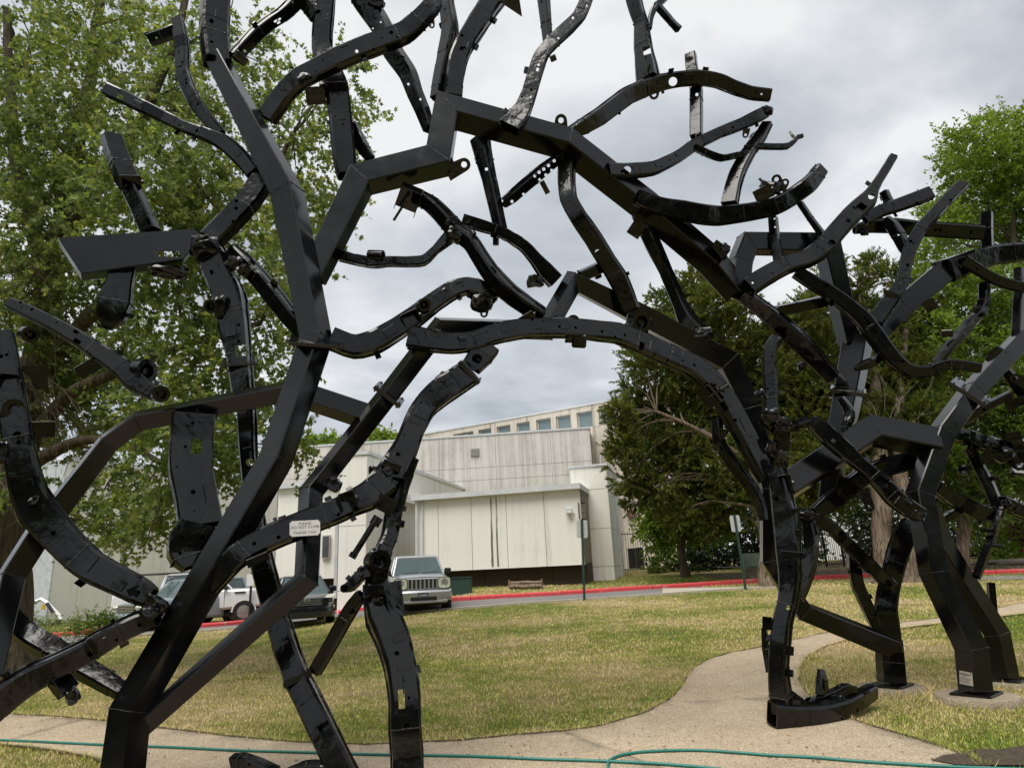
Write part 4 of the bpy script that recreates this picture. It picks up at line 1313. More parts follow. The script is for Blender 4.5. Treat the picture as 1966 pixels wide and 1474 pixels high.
def fit(typ, x, y, Y, w, h, ang=0, tilt=0, yaw=0):
    """small welded fitting at x,y (photo), size w,h in photo px"""
    p = P3(x, y, Y * yf(x)); m = mpp(p); w *= m; h *= m
    own = owner(p)[1]
    ax, ay, az = view_frame(p, ang)
    if yaw:
        q = Matrix.Rotation(R(yaw), 3, ay); ax, az = q @ ax, q @ az
    if tilt:
        q = Matrix.Rotation(R(tilt), 3, ax); ay, az = q @ ay, q @ az
    Rm = rotm(ax, ay, az); rnd = random.Random(int(x * 31 + y))
    def put(bm, nm, mat=M['stamped'], sh=26): return bm_obj(nm, bm, mat, own, sharp=sh)
    if typ == 'ubox':            # folded bracket: back plate, two cheeks, hole
        dpt = min(w, h) * .7
        bm = bmesh.new()
        box(bm, p - az * dpt * .5, (w, h, .008), Rm, .002)
        box(bm, p + ax * (w / 2 - .004), (.008, h * .96, dpt), Rm, .002)
        box(bm, p - ax * (w / 2 - .004), (.008, h * .90, dpt), Rm, .002)
        box(bm, p + ay * (h / 2 - .004) , (w * .97, .008, dpt * .96), Rm, .002)
        put(bm, 'bracket')
        bm = bmesh.new(); cyl(bm, p + ax * (w / 2), p + ax * (w / 2 + .02), min(w, h) * .16, seg=8); put(bm, 'bolt')
    elif typ == 'block':         # pressed box with chamfers
        bm = bmesh.new(); box(bm, p, (w, h, min(w, h) * .8), Rm, min(w, h) * .12)
        put(bm, 'bracket')
    elif typ == 'ear':           # plate with a rounded end and a hole
        o = [(-w / 2, -h / 2), (w / 2, -h / 2)]
        rr = w * .42
        for a_ in range(7):
            t_ = math.pi * a_ / 6
            o.append((rr * math.cos(t_), h / 2 - rr + rr * math.sin(t_)))
        bm = bmesh.new(); plate_shape(bm, p, ax, ay, az, o, .014)
        c = bmesh.new(); q = p + ay * (h / 2 - rr); cyl(c, q - az * .1, q + az * .1, rr * .45, seg=12)
        holder = mesh_obj('lug', bpy.data.meshes.new('lug'), M['stamped'], own)
        cut(bm, c); CUTQ[-1] = (CUTQ[-1][0], CUTQ[-1][1], holder, M['stamped'])
    elif typ == 'cup':           # bushing ring
        bm = bmesh.new(); n = 18; rr = w / 2; L = h
        prof = [(rr, -L / 2), (rr, L / 2), (rr * .62, L / 2), (rr * .58, -L * .3)]
        rg = [[bm.verts.new(p + ax * (q * math.cos(2 * math.pi * j / n)) + ay * (q * math.sin(2 * math.pi * j / n)) + az * z) for j in range(n)] for q, z in prof]
        for a, b in zip(rg, rg[1:]):
            for j in range(n): bm.faces.new((a[j], a[(j + 1) % n], b[(j + 1) % n], b[j]))
        bm.faces.new(rg[0]); bm.faces.new(rg[-1]); bmesh.ops.recalc_face_normals(bm, faces=bm.faces)
        cup = put(bm, 'bushing')
        bm = bmesh.new(); cyl(bm, p - az * L * .3, p + az * L * .25, rr * .26, seg=10); put(bm, 'bushing_pin')
    elif typ == 'flange':        # collar plate square to a tube, ay = tube direction
        bm = bmesh.new(); box(bm, p, (w, h, w * .95), Rm, .003); put(bm, 'flange_plate', M['black'])
        for sx in (-1, 1):
            for sz in (-1, 1):
                bm = bmesh.new(); q = p + ax * sx * w * .41 + az * sz * w * .40
                cyl(bm, q - ay * (h * .5 + .018), q + ay * (h * .5 + .014), .011, seg=6); put(bm, 'bolt')
    elif typ == 'rod':
        bm = bmesh.new(); cyl(bm, p - ay * h / 2, p + ay * h / 2, w / 2, seg=12); put(bm, 'rod')
    elif typ == 'tri':           # gusset
        bm = bmesh.new(); plate_shape(bm, p, ax, ay, az, [(-w / 2, -h / 2), (w / 2, -h / 2), (-w / 2, h / 2)], .014); put(bm, 'gusset_plate')
    elif typ == 'plate':
        bm = bmesh.new(); box(bm, p, (w, h, .010), Rm, .002); put(bm, 'bracket_plate')
    elif typ == 'lump':          # crushed pressed steel
        bm = bmesh.new(); bmesh.ops.create_icosphere(bm, subdivisions=3, radius=1.0)
        for v in bm.verts:
            c = v.co.copy(); b_ = max(abs(c.x), abs(c.y), abs(c.z))
            c = c.lerp(c / b_, .55) * .72
            f = 1 + .42 * noise.noise(c * 1.7 + Vector((x * .1, y * .1, 0))) + .16 * noise.noise(c * 4.3 + Vector((y * .1, 0, x * .1)))
            c *= f
            v.co = p + ax * c.x * w / 2 + ay * c.y * h / 2 + az * c.z * min(w, h) / 2
        put(bm, 'crushed_bracket', M['stamped'], 30)
        bm = bmesh.new(); q = p + az * min(w, h) * .3
        o = [(w * .30 * math.cos(t_ * 1.047) * rnd.uniform(.7, 1.3), h * .30 * math.sin(t_ * 1.047) * rnd.uniform(.7, 1.3)) for t_ in range(6)]
        q2 = Matrix.Rotation(R(rnd.uniform(-35, 35)), 3, ax); plate_shape(bm, q, ax, q2 @ ay, q2 @ az, o, .008); put(bm, 'torn_flange')

T_, L_, X_ = 'tube', 'lip', 'box'
am = add_member
# --- square tube frame, left
am(T_, '232,1512,84;250,1364,77;529,884,67;607,650,64;552,371,68;416,113,46', [5.55, 5.6, 6.25, 6.5, 6.6, 6.75], k=.47)
am(X_, '417,122,47;410,60,48;416,-40,49', [6.75, 6.8], k=.2, r=.8, holes=[(406, 41, 4, 'o')], beads=1)
am(T_, '262,1402,44;588,1114,46;597,945,46;746,757,42;808,676,42;846,628,42;1047,634,42;1100,541,40;1225,603,50;1397,694,50;1441,785,46;1478,940,40;1478,1076,40;1541,1172,40;1714,1242,46',
   [5.65, 6.05, 6.45, 6.85, 6.95, 7.0, 7.1, 7.15, 7.25, 7.3, 7.3, 7.25, 7.2, 7.3, YB], k=.30, r=.85)
am(T_, '1706,1226,50;1709,1270,52;1712,1309,53', [YB, YB], k=-.28, r=.7)
am(T_, '-24,1300,48;20,1110,50;76,1022,50;208,850,42;266,808,40;548,752,41', [5.6, 6.0, 6.1, 6.25, 6.3, 6.45], k=.22)
am(T_, '598,764,52;712,802,52', [6.55, 6.85], k=-.36)
am(T_, '602,532,56;693,346,62;842,309,64;858,213,60;1086,276,60;1240,396,59;1366,503,57;1414,560,52', [6.75, 6.85, 6.95, 7.0, 7.1, 7.2, 7.3, 7.35], k=-.30)
# --- square tube frame, right
am(T_, '1873,1326,60;1865,1244,60;1792,1099,52;1766,950,52;1808,831,50;1868,750,47;1962,650,42', [YA, YA, YA + .03, 7.3, 7.4, 7.5, 7.7], k=.5)
am(T_, '1931,1299,46;1914,1216,46;1808,1050,48;1775,960,44', [YC, YC, YC - .05, YC - .2], k=-.45)
am(T_, '1909,1206,17;1902,1118,15', [8.9, 8.9], k=.3, name='steel_tube')
am(T_, '1506,936,52;1672,826,52;1792,850,54', [7.2, 7.35, 7.4], k=-.14)
am(T_, '1414,566,50;1420,505,50;1434,468,48;1588,470,50;1632,660,42', [7.35, 7.35, 7.35, 7.5, 7.65], k=.34)
am(T_, '1647,650,56;1629,752,53;1610,850,48;1590,960,36', [7.65, 7.65, 7.65, 7.7], k=.25)
am(T_, '1688,650,20;1732,588,44;1815,520,46', [7.75, 7.75, 7.75], k=.12, r=.6)
am(X_, '1812,522,44;1859,503,40;1903,491,36;1966,484,32;2010,486,30', [7.75, 7.9], k=.12)

# --- chassis rails of the arch
am(L_, '786,647,46;830,655,42;868,660,40;911,655,38;951,640,40;1008,630,38;1090,630,38;1185,639,39;1239,662,40;1334,704,42;1370,738,44;1402,783,42;1430,835,40;1452,880,38;1474,920,36',
   [6.8, 6.8, 6.8, 6.8, 6.85, 6.85, 6.85, 6.85, 6.85, 6.9, 6.9, 6.9, 6.88, 6.86, 6.84], k=-.16, r=.7, sub=4,
   holes=[(885, 655, 9, 'rp', 18, 12), (1074, 627, 3, 'p'), (1105, 629, 3.2, 'p'), (1156, 636, 3.2, 'p'), (1181, 646, 2.4, 'p'), (1200, 643, 2.8, 'p'), (1232, 665, 9, 'rp', 18, 11), (1260, 671, 3.4, 'p'),
          (1252, 666, 2, 'p'), (1310, 692, 2.4, 'p'), (1333, 701, 3.2, 'p'), (1284, 690, 2.2, 'p'), (1258, 679, 2, 'p'), (1372, 739, 3.6, 'p'), (1391, 779, 9, 'rp', 12, 18), (1412, 806, 3.4, 'p'), (1457, 885, 3, 'p')], pits=0)
am(L_, '1491,900,34;1510,1000,46;1515,1060,46;1518,1110,42;1514,1150,36;1503,1190,36;1497,1244,38;1495,1290,36;1499,1335,42;1503,1365,44', [6.75, 6.7, 6.65, 6.62, 6.6, 6.58, 6.55, 6.55, 6.55, 6.6], k=.22, r=.8, pits=5,
   holes=[(1491, 958, 5, 'p'), (1513, 1166, 4, 'o')])
# foot resting on the path
am(L_, '1482,1371,50;1530,1373,46;1575,1371,44;1620,1358,38;1650,1341,34;1674,1327,30', [6.52, 6.56, 6.62, 6.75, 6.9, 7.1], k=.22, r=.8, cr=.08, name='foot_rail')
am(X_, '1579,1334,24;1578,1305,20;1576,1284,12', [6.75, 6.78], k=.4, r=.5, pits=1, extra='plain')
am(X_, '1550,1350,16;1590,1338,22;1625,1320,20;1642,1322,12', [6.72, 6.85], k=.3, r=.9, cr=.2, pits=1)
am(X_, '1376,806,20;1380,850,22;1408,893,22;1440,930,24;1459,965,22;1466,998,16', [7.05, 7.0], k=.4, r=.8)
am(X_, '1552,1000,22;1558,1040,26;1556,1080,24;1545,1120,22;1533,1150,20', [6.9, 6.8], k=.3, r=.7, cr=.12)
am(X_, '1467,1205,10;1470,1245,13;1476,1290,10', [6.65, 6.65], k=.3, pits=0, extra='plain')
am(X_, '1531,985,10;1527,1030,14;1530,1060,12', [6.6, 6.6], k=.3, pits=0, extra='plain')
# --- left leg, S-shaped rails
am(L_, '782,1500,60;781,1450,59;778,1400,58;777,1338,58;769,1280,58;753,1226,60;735,1186,62;722,1150,46;722,1120,46', [5.75, 5.8, 5.8, 5.85, 5.95, 6.0, 6.05, 6.1, 6.15], k=.10, r=.8,
   holes=[(771, 1341, 9, 'ro', 12, 34), (762, 1254, 5, 'p'), (781, 1393, 5, 'p'), (768, 1445, 4, 'p'), (800, 1444, 4, 'p'), (785, 1339, 3, 'p')], pits=0)
am(L_, '722,1125,42;724,1085,46;736,1055,34;748,1030,34;756,980,34;772,935,26;795,880,20', [6.15, 6.15, 6.25, 6.35, 6.4, 6.45, 6.5], k=.25, r=.9, cr=.09)
am(L_, '901,716,50;872,735,52;846,752,52;812,783,46;793,822,44;778,862,48;758,897,54;735,930,58;708,952,52;676,966,46;640,984,46;586,1004,48;530,1027,48;480,1050,46;446,1076,44;405,1128,36',
   [6.8, 6.75, 6.75, 6.7, 6.6, 6.55, 6.5, 6.4, 6.3, 6.25, 6.15, 6.1, 6.0, 5.95, 5.9, 5.9], k=.12, r=.75, sub=3,
   holes=[(764, 872, 4, 'p'), (649, 987, 4.5, 'p'), (535, 1031, 4, 'p'), (488, 1043, 4, 'p'), (684, 976, 5, 'p')], pits=2)
am(X_, '940,664,40;925,680,44;905,705,36', [6.85, 6.8], k=.1, r=.5, holes=[(916, 688, 10, 'p')], pits=0, extra='plain')
am(L_, '636,650,44;681,668,46;722,657,46;762,632,44;797,608,42;830,583,38;865,559,36;898,548,34;924,560,44;936,582,48', [6.6, 6.65, 6.7, 6.75, 6.8, 6.85, 6.9, 6.95, 7.0, 7.0], k=-.2, r=.8, cr=.08,
   holes=[(849, 569, 5, 'ro', 12, 8), (810, 584, 10, 'p'), (856, 565, 8, 'rp', 14, 14), (929, 588, 3, 'o')], pits=2)
am(L_, '798,375,30;830,393,34;857,421,36;876,444,36;906,467,34;920,490,34;942,525,36;976,562,38;1014,589,36;1038,604,34', [7.0, 6.95, 6.9, 6.9, 6.85, 6.85, 6.85, 6.85, 6.85, 6.9], k=.24, r=.8,
   holes=[(905, 455, 3, 'p'), (940, 520, 2.4, 'p'), (955, 545, 2.4, 'p'), (1024, 600, 3.5, 'p'), (988, 577, 8, 'rp', 18, 22)], pits=0)
am(L_, '654,491,24;683,499,21;716,505,21;746,502,21;780,503,21;814,502,21;836,480,18;860,458,26;872,446,28', [6.95, 7.0], k=-.2, pits=3)
am(L_, '888,422,24;925,434,24;950,441,23;976,453,22;1006,472,24;1028,497,26;1046,519,34;1066,540,34', [7.0, 7.15], k=-.2, r=.8, cr=.06)
am(X_, '922,268,38;931,310,32;941,350,27;951,395,25;962,445,24', [7.3, 7.2], k=.4, r=.9, holes=[(934, 325, 3, 'o')])
am(L_, '1078,301,22;1062,312,22;1041,328,26;1008,356,26;985,376,26;966,390,22', [7.15, 7.2], k=-.3, r=.6,
   holes=[(1064, 309, 3, 'o'), (1053, 318, 3.2, 'o'), (1044, 325, 3.2, 'o'), (1035, 331, 3.2, 'o'), (1027, 338, 3, 'o'), (1059, 327, 2.6, 'o'), (1048, 336, 3, 'o'), (1036, 345, 2.6, 'o'), (1005, 373, 2.6, 'o'), (983, 387, 3, 'o'), (963, 386, 3, 'o')], pits=0, beads=1, extra='plain')
am(L_, '1088,318,34;1088,350,34;1091,384,34;1112,420,36;1139,458,38;1166,502,38;1187,535,40;1201,567,38;1213,596,34', [7.15, 7.1, 7.05, 7.0, 7.0, 7.0, 7.0, 7.0, 7.0], k=.24, r=.8,
   holes=[(1148, 485, 6, 'o'), (1165, 509, 8, 'rp', 12, 24), (1124, 455, 2.6, 'p'), (1175, 501, 2.6, 'p'), (1200, 561, 3.2, 'p')], pits=1)
am(X_, '1115,530,22;1162,509,22', [7.2, 7.1], k=.2, pits=1, extra='plain')
am(X_, '1225,410,26;1253,467,28;1280,524,24;1304,581,24;1318,612,34;1345,640,36', [7.35, 7.35, 7.35, 7.35, 7.3, 7.25], k=.35, r=.9, cr=.08)
# --- upper rails
am(L_, '1222,378,30;1262,396,34;1310,405,38;1345,412,38;1378,415,38;1435,408,34;1486,398,34;1520,379,34;1551,357,34;1566,340,30;1576,324,28', [7.0, 7.0, 7.0, 7.0, 7.05, 7.1, 7.1, 7.15, 7.15, 7.2, 7.2], k=-.2, r=.6,
   holes=[(1415, 413, 3.6, 'p'), (1449, 404, 3, 'p'), (1469, 402, 9, 'rp', 12, 16), (1397, 411, 2.2, 'p'), (1342, 409, 2, 'p'), (1348, 416, 2, 'p'), (1548, 362, 3, 'p'), (1556, 361, 2.4, 'p'), (1574, 332, 1.8, 'o'), (1563, 329, 1.6, 'p'), (1541, 367, 1.8, 'p')], pits=0)
am(L_, '1092,257,22;1120,243,30;1150,225,32;1204,184,32;1253,163,32;1294,153,28;1340,149,28;1381,155,27;1408,168,25;1440,179,24;1479,183,23', [7.15, 7.1], k=.12, r=.7,
   holes=[(1292, 157, 8, 'o'), (1462, 181, 1.8, 'o')], pits=4)
am(X_, '1326,106,20;1328,130,21;1337,165,22;1337,210,22;1337,262,22', [7.3, 7.2], k=.15, r=.8, holes=[(1338, 182, 3, 'o')], pits=1, extra='plain')
am(L_, '1166,328,30;1204,329,30;1253,325,28;1302,301,24;1335,277,24;1381,255,22;1427,237,24;1449,226,26;1472,214,24', [6.98, 7.0, 7.0, 7.05, 7.1, 7.1, 7.15, 7.15, 7.2], k=-.25, r=.7,
   holes=[(1204, 327, 7.5, 'o'), (1298, 298, 2.4, 'p'), (1407, 245, 2.6, 'p'), (1373, 257, 2.2, 'p'), (1350, 266, 1.8, 'p')], pits=1)
am(X_, '1333,283,14;1360,296,14;1386,305,14;1412,299,14;1436,295,13', [7.05, 7.2], k=-.3, pits=1, extra='plain')
am(L_, '1473,238,22;1457,266,26;1435,295,28;1416,331,30;1407,360,32;1401,392,33', [7.25, 7.2], k=.3, r=.6)
am(X_, '1447,281,12;1480,282,12;1512,282,12;1524,272,10;1530,264,9;1541,261,8', [7.2, 7.2], k=-.3, pits=0, extra='plain', name='exhaust_pipe')
am(L_, '1213,-20,32;1222,20,28;1231,45,27;1235,90,34;1240,125,40;1245,155,44', [7.2, 7.15], k=.22, r=.7, holes=[(1242, 97, 8, 'ro', 14, 18), (1240, 111, 2.4, 'p')])
am(X_, '1247,56,9;1249,34,11;1256,16,14;1268,5,14;1284,-12,16', [7.15, 7.15], k=.3, pits=0, extra='plain')
am(X_, '1264,14,14;1280,32,14;1290,44,13;1303,57,15', [7.15, 7.1], k=.3, pits=0, extra='plain')
am(L_, '1134,-25,22;1123,6,24;1112,32,24;1090,54,27;1063,79,27;1038,106,26;1026,144,28;1017,176,28;1006,206,32;993,228,40;977,246,42', [6.9, 6.85], k=.10, r=.5,
   holes=[(1116, 5, 2.6, 'o'), (1125, 11, 2.6, 'o'), (1100, 35, 2.4, 'o'), (1072, 74, 2, 'o'), (1034, 125, 2.2, 'o'), (1032, 134, 3, 'ro', 5, 8), (1020, 173, 2.6, 'o'), (1025, 160, 1.4, 'o'), (1013, 156, 1.2, 'o'), (1002, 187, 2.4, 'p'), (1018, 200, 2.4, 'p'), (986, 208, 2.4, 'p'), (1019, 187, 1.5, 'o')], pits=0)
am(X_, '1041,-25,24;1045,10,23;1049,50,20;1052,82,18', [7.0, 6.95], k=.35, r=.7, pits=2, holes=[(1052, 70, 2.4, 'o')])
am(L_, '968,-30,46;938,14,42;917,46,41;890,88,38;878,120,38;872,155,37;870,190,36', [7.35, 7.3], k=.2, r=.8)
am(L_, '855,-20,30;858,10,30;865,62,34;855,105,32;845,150,28;838,188,26', [7.45, 7.4], k=.35, r=.7, cr=.08)
am(L_, '858,-45,28;843,-8,30;828,14,34;803,42,37;776,65,40;735,80,40;681,100,40;640,118,40;602,138,38;572,153,38;542,185,38;512,228,38', [6.75, 6.7, 6.65, 6.65, 6.65, 6.65, 6.65, 6.65, 6.7, 6.75, 6.85, 6.9], k=.14, r=.6,
   holes=[(685, 99, 3, 'o'), (751, 63, 4, 'p'), (762, 72, 2.4, 'p'), (733, 73, 1.8, 'p'), (742, 86, 2, 'p'), (717, 94, 2, 'p'), (620, 116, 2, 'p'), (630, 135, 2, 'p'), (606, 137, 1.6, 'p')], pits=0, beads=3)
am(X_, '684,-30,44;702,6,44;731,48,38;754,100,36;784,142,34;797,180,30;811,212,28;824,248,24', [7.0, 6.98], k=.34, r=.8,
   holes=[(764, 111, 2.6, 'p'), (779, 107, 2.4, 'p'), (770, 109, 3, 'rp', 3, 6), (788, 126, 2.6, 'p'), (774, 133, 2.4, 'p'), (784, 162, 2.2, 'o'), (807, 191, 2, 'o'), (823, 230, 4, 'rp', 6, 11), (731, 43, 1.6, 'o'), (716, 55, 1.4, 'o'), (790, 157, 1.4, 'p')], pits=0, extra='plain')
am(L_, '630,-30,30;624,20,34;619,60,37;618,90,37;625,118,38;645,163,42;650,190,42;656,244,42;661,300,42;666,338,36', [6.95, 6.92], k=.10, r=.8, holes=[(659, 239, 2, 'p')], pits=2)
am(X_, '679,238,12;688,262,20;697,283,24;712,306,18', [7.05, 7.0], k=.3, r=.6, cr=.25, pits=0, extra='plain')
am(L_, '450,110,28;470,88,28;491,65,28;516,45,27;540,30,27;562,10,30;585,-25,34', [6.8, 6.85], k=.3, r=.7,
   holes=[(529, 41, 2, 'ro', 3, 7), (537, 37, 2, 'ro', 3, 7), (535, 44, 2, 'ro', 3, 7), (542, 34, 2, 'ro', 3, 7), (563, 3, 3, 'o'), (470, 98, 3, 'o')], pits=1)
am(X_, '572,-10,32;596,12,30;612,34,30', [6.9, 6.92], k=.2, pits=1, extra='plain')
# --- left branches
am(X_, '287,78,22;310,70,22;338,60,24', [6.9, 6.9], k=-.3, r=1.0, holes=[(300, 73, 2, 'o')], pits=0, extra='plain')
am(L_, '341,38,24;348,75,28;351,105,28;350,136,27;358,162,28;372,192,27;388,216,26;404,236,25;424,258,22', [6.88, 6.85], k=.3, r=.7)
am(L_, '206,173,26;244,190,26;299,217,24;353,244,22;402,261,25;434,276,32;467,307,32;488,334,30', [6.8, 6.8], k=-.14, r=.8,
   holes=[(231, 187, 3.2, 'ro', 9, 13), (306, 223, 3, 'ro', 6, 11), (345, 241, 2, 'o'), (352, 244, 2, 'o')], pits=1)
am(X_, '504,345,42;478,386,42;446,420,43;405,462,44', [6.85, 6.7], k=.3, r=.8, holes=[(447, 425, 3, 'p')], pits=2, extra='plain')
am(X_, '214,264,36;222,290,37;232,316,38;244,346,40;251,362,34', [6.65, 6.65], k=-.3, r=.8, pits=1)
am(X_, '251,362,32;268,396,33;290,446,34', [6.62, 6.62], k=.28, r=.7, holes=[(285, 425, 4, 'rp', 6, 14)], pits=0, extra='plain')
def prism(name, outline, Y0, Y1, depth, mat, holes=()):
    """closed box-section piece with slanted ends; outline in photo points, front face at Y0..Y1"""
    xs_ = [q[0] for q in outline]; x0_, x1_ = min(xs_), max(xs_)
    fr = [P3(x, y, Y0 + (Y1 - Y0) * (x - x0_) / (x1_ - x0_)) for x, y in outline]
    c = sum(fr, Vector()) / len(fr); v = (c - EYE); v.z *= .15; v.normalize()
    bm = bmesh.new(); a_ = [bm.verts.new(p) for p in fr]; f = bm.faces.new(a_)
    r_ = bmesh.ops.extrude_face_region(bm, geom=[f])
    for q in [g_ for g_ in r_['geom'] if isinstance(g_, bmesh.types.BMVert)]: q.co += v * depth
    bmesh.ops.recalc_face_normals(bm, faces=bm.faces)
    bmesh.ops.bevel(bm, geom=list(bm.edges), offset=.008, segments=2, affect='EDGES')
    cb = bmesh.new()
    for hx, hy, w_, h_, an in holes:
        p = P3(hx, hy, (Y0 + Y1) / 2); m = mpp(p); ax, ay, az = view_frame(p, an); box(cb, p, (w_ * m, h_ * m, 1.2), rotm(ax, ay, az))
    holder = mesh_obj(name, bpy.data.meshes.new(name), mat, SC)
    cut(bm, cb); CUTQ[-1] = (CUTQ[-1][0], CUTQ[-1][1], holder, mat)
    MEM.append((holder, [P3(outline[0][0], outline[0][1] + 30, Y0), P3(outline[1][0], outline[1][1] + 27, Y1)]))
    return holder
prism('steel_box_beam', [(111, 456), (372, 439), (388, 452), (353, 497), (156, 526)], 6.4, 6.6, .24, M['black'], holes=[(325, 488, 42, 11, 5)])
am(L_, '396,462,52;412,500,54;424,533,54;442,568,58;451,628,54;459,682,44;466,742,40;474,790,36;478,880,32;486,960,32;492,1010,36;503,1080,44;528,1170,44;549,1240,46;569,1296,48;606,1370,50;645,1452,52;668,1500,54',
   [6.75, 6.75, 6.75, 6.75, 6.75, 6.75, 6.75, 6.75, 6.7, 6.6, 6.55, 6.5, 6.4, 6.3, 6.2, 6.05, 5.95, 5.9], k=.18, r=.8, sub=2,
   holes=[(463, 673, 9, 'ro', 19, 22), (457, 623, 3, 'p'), (480, 887, 7, 'o'), (589, 1311, 3.4, 'p'), (555, 1263, 2.4, 'p'), (625, 1402, 3, 'rp', 22, 30)], pits=4)
am(L_, '446,478,24;466,502,38;499,535,36;531,575,38;556,608,36;580,636,34', [6.8, 6.75], k=.3, r=.8, cr=.06)
am(X_, '238,514,40;230,545,44;222,580,54;213,612,46;206,632,14', [6.6, 6.6], k=.14, r=.5, pits=3, extra='plain')
am(L_, '18,582,22;50,596,26;81,611,26;118,630,28;149,648,30;180,668,32;204,684,34;239,708,40;262,734,40;288,752,28;312,762,22', [6.2, 6.25], k=-.14, r=.8,
   holes=[(40, 581, 3, 'p'), (61, 594, 3, 'p'), (148, 655, 5, 'rp', 8, 16)], pits=2)
am(L_, '4,640,38;12,700,44;20,750,46;27,795,48;38,863,50;54,944,58;80,988,66;117,1034,60;172,1086,58;230,1115,52;268,1134,50;290,1146,40', [5.75, 5.75, 5.75, 5.75, 5.75, 5.8, 5.85, 5.85, 5.85, 5.8, 5.75, 5.75], k=.16, r=.7, sub=4,
   holes=[(33, 834, 7, 'p'), (36, 849, 4, 'p'), (2, 684, 4, 'p'), (13, 681, 3, 'p'), (282, 1141, 3, 'p')], pits=2)
am(L_, '300,1182,40;268,1193,44;230,1212,44;200,1228,46;173,1246,46;115,1275,48;57,1303,54;8,1338,60;-40,1380,64', [5.6, 5.6, 5.55, 5.5, 5.5, 5.45, 5.4, 5.35, 5.3], k=-.18, r=.8,
   holes=[(174, 1254, 6, 'p'), (105, 1279, 6, 'p'), (268, 1199, 4, 'p')], pits=1)
am(X_, '12,1175,34;28,1194,38;57,1222,40;100,1247,40;160,1282,36;250,1335,30', [6.1, 5.9], k=-.2, r=.8, pits=2)
am(X_, '372,795,66;370,820,66;367,850,66;365,895,68;377,958,66;386,1010,68', [6.2, 6.2, 6.2, 6.15, 6.1, 6.05], k=-.04, r=.35,
   holes=[(377, 857, 9, 'ro', 19, 32), (356, 857, 3, 'p'), (371, 944, 4.5, 'p'), (373, 981, 1.6, 'p'), (340, 896, 2, 'p'), (370, 812, 3.4, 'p')], pits=0, beads=0, extra='plain', cr=.01)
am(X_, '385,1006,72;375,1035,84;368,1062,80;378,1085,50', [6.05, 6.0], k=-.06, r=.35, holes=[(346, 1061, 3.4, 'p'), (388, 1031, 4, 'rp', 8, 11), (350, 1032, 3, 'p')], pits=0, beads=1, extra='plain')
am(L_, '694,1140,24;674,1168,28;640,1228,28;605,1289,27', [6.1, 6.2], k=.2, pits=1, holes=[(675, 1172, 6, 'p')])
am(X_, '700,1094,20;690,1106,22;674,1124,20;662,1129,14', [6.15, 6.1], k=.2, cr=.2, pits=0, extra='plain')
am(X_, '448,1462,30;470,1462,32;498,1474,34;530,1490,34', [6.0, 5.9], k=.3, r=.7, cr=.1, pits=0, name='foot_rail')
am(X_, '556,1486,24;590,1472,24;630,1474,26;668,1486,26', [5.95, 5.9], k=.3, r=.7, cr=.1, pits=0, name='foot_rail')
# --- right-hand rails
am(L_, '1438,552,36;1463,534,36;1510,508,34;1548,498,34;1576,480,38;1605,446,36;1639,408,36;1666,385,34;1676,364,20;1688,345,16;1702,322,16;1716,299,15', [7.15, 7.1], k=-.16, r=.6,
   holes=[(1673, 377, 5.5, 'o'), (1629, 424, 3.6, 'p'), (1528, 508, 3, 'p'), (1540, 501, 3, 'p'), (1652, 399, 9, 'rp', 16, 22), (1483, 525, 2, 'p'), (1445, 543, 2, 'o'), (1597, 466, 7, 'p')], pits=1)
am(L_, '1660,422,22;1690,405,24;1722,395,25;1752,384,26;1786,371,26', [7.25, 7.2], k=-.12, r=.6, holes=[(1761, 389, 3, 'p'), (1701, 402, 2, 'p'), (1715, 393, 1.8, 'p')], pits=0)
am(X_, '1697,368,16;1705,385,16;1711,396,14', [7.3, 7.3], k=.3, pits=0, extra='plain')
am(L_, '1640,440,18;1680,433,26;1723,434,28;1760,439,28;1801,441,28;1845,444,28;1884,447,28', [7.6, 7.6], k=.1, r=.7, holes=[(1864, 446, 3, 'p'), (1805, 441, 3, 'p')])
am(X_, '1894,408,19;1894,440,20;1896,474,18', [7.65, 7.75], k=.2, cr=.1, pits=0, extra='plain')
am(L_, '1848,354,22;1820,382,23;1791,415,23;1766,441,24;1748,474,24;1738,510,23;1735,535,22;1720,562,28;1700,590,32;1680,620,30', [7.25, 7.35], k=.18, r=.7,
   holes=[(1740, 524, 2.2, 'o'), (1729, 543, 2.2, 'o'), (1739, 537, 1.8, 'o'), (1733, 530, 1.6, 'o'), (1743, 513, 1.6, 'o'), (1800, 408, 1.6, 'o'), (1825, 384, 2.5, 'p')])
am(X_, '1700,420,16;1712,432,22;1726,452,24;1736,476,20;1745,490,14', [7.45, 7.4], k=.3, cr=.1, holes=[(1718, 437, 1.6, 'o'), (1725, 451, 1.6, 'o')], pits=0, extra='plain')
am(L_, '1850,500,22;1893,527,20;1910,536,20;1930,544,20;1966,552,20;2000,560,20', [7.6, 7.6], k=-.14, r=.6, holes=[(1920, 539, 3, 'p'), (1876, 516, 2, 'p')], pits=0)
am(L_, '1890,545,20;1890,580,20;1880,602,22;1862,620,22;1842,645,22;1822,667,22;1798,697,20', [7.75, 7.6], k=.3, r=.8, cr=.08)
am(L_, '1528,522,26;1556,540,28;1585,557,28;1610,574,29;1632,591,30;1659,614,32;1683,649,34;1700,672,32;1717,692,30;1736,707,28;1752,714,27;1781,713,24;1800,704,23;1820,699,22;1850,701,21;1880,707,20', [7.2, 7.25], k=-.2, r=.8,
   holes=[(1617, 581, 4, 'p'), (1588, 553, 8, 'rp', 14, 18), (1700, 690, 2, 'p'), (1660, 610, 3, 'p')])
am(L_, '1425,565,30;1469,596,32;1503,626,36;1537,657,38;1560,682,36;1580,704,32;1600,725,30', [7.35, 7.5], k=.2, r=.8, holes=[(1500, 622, 3, 'p'), (1441, 574, 2.6, 'p')])
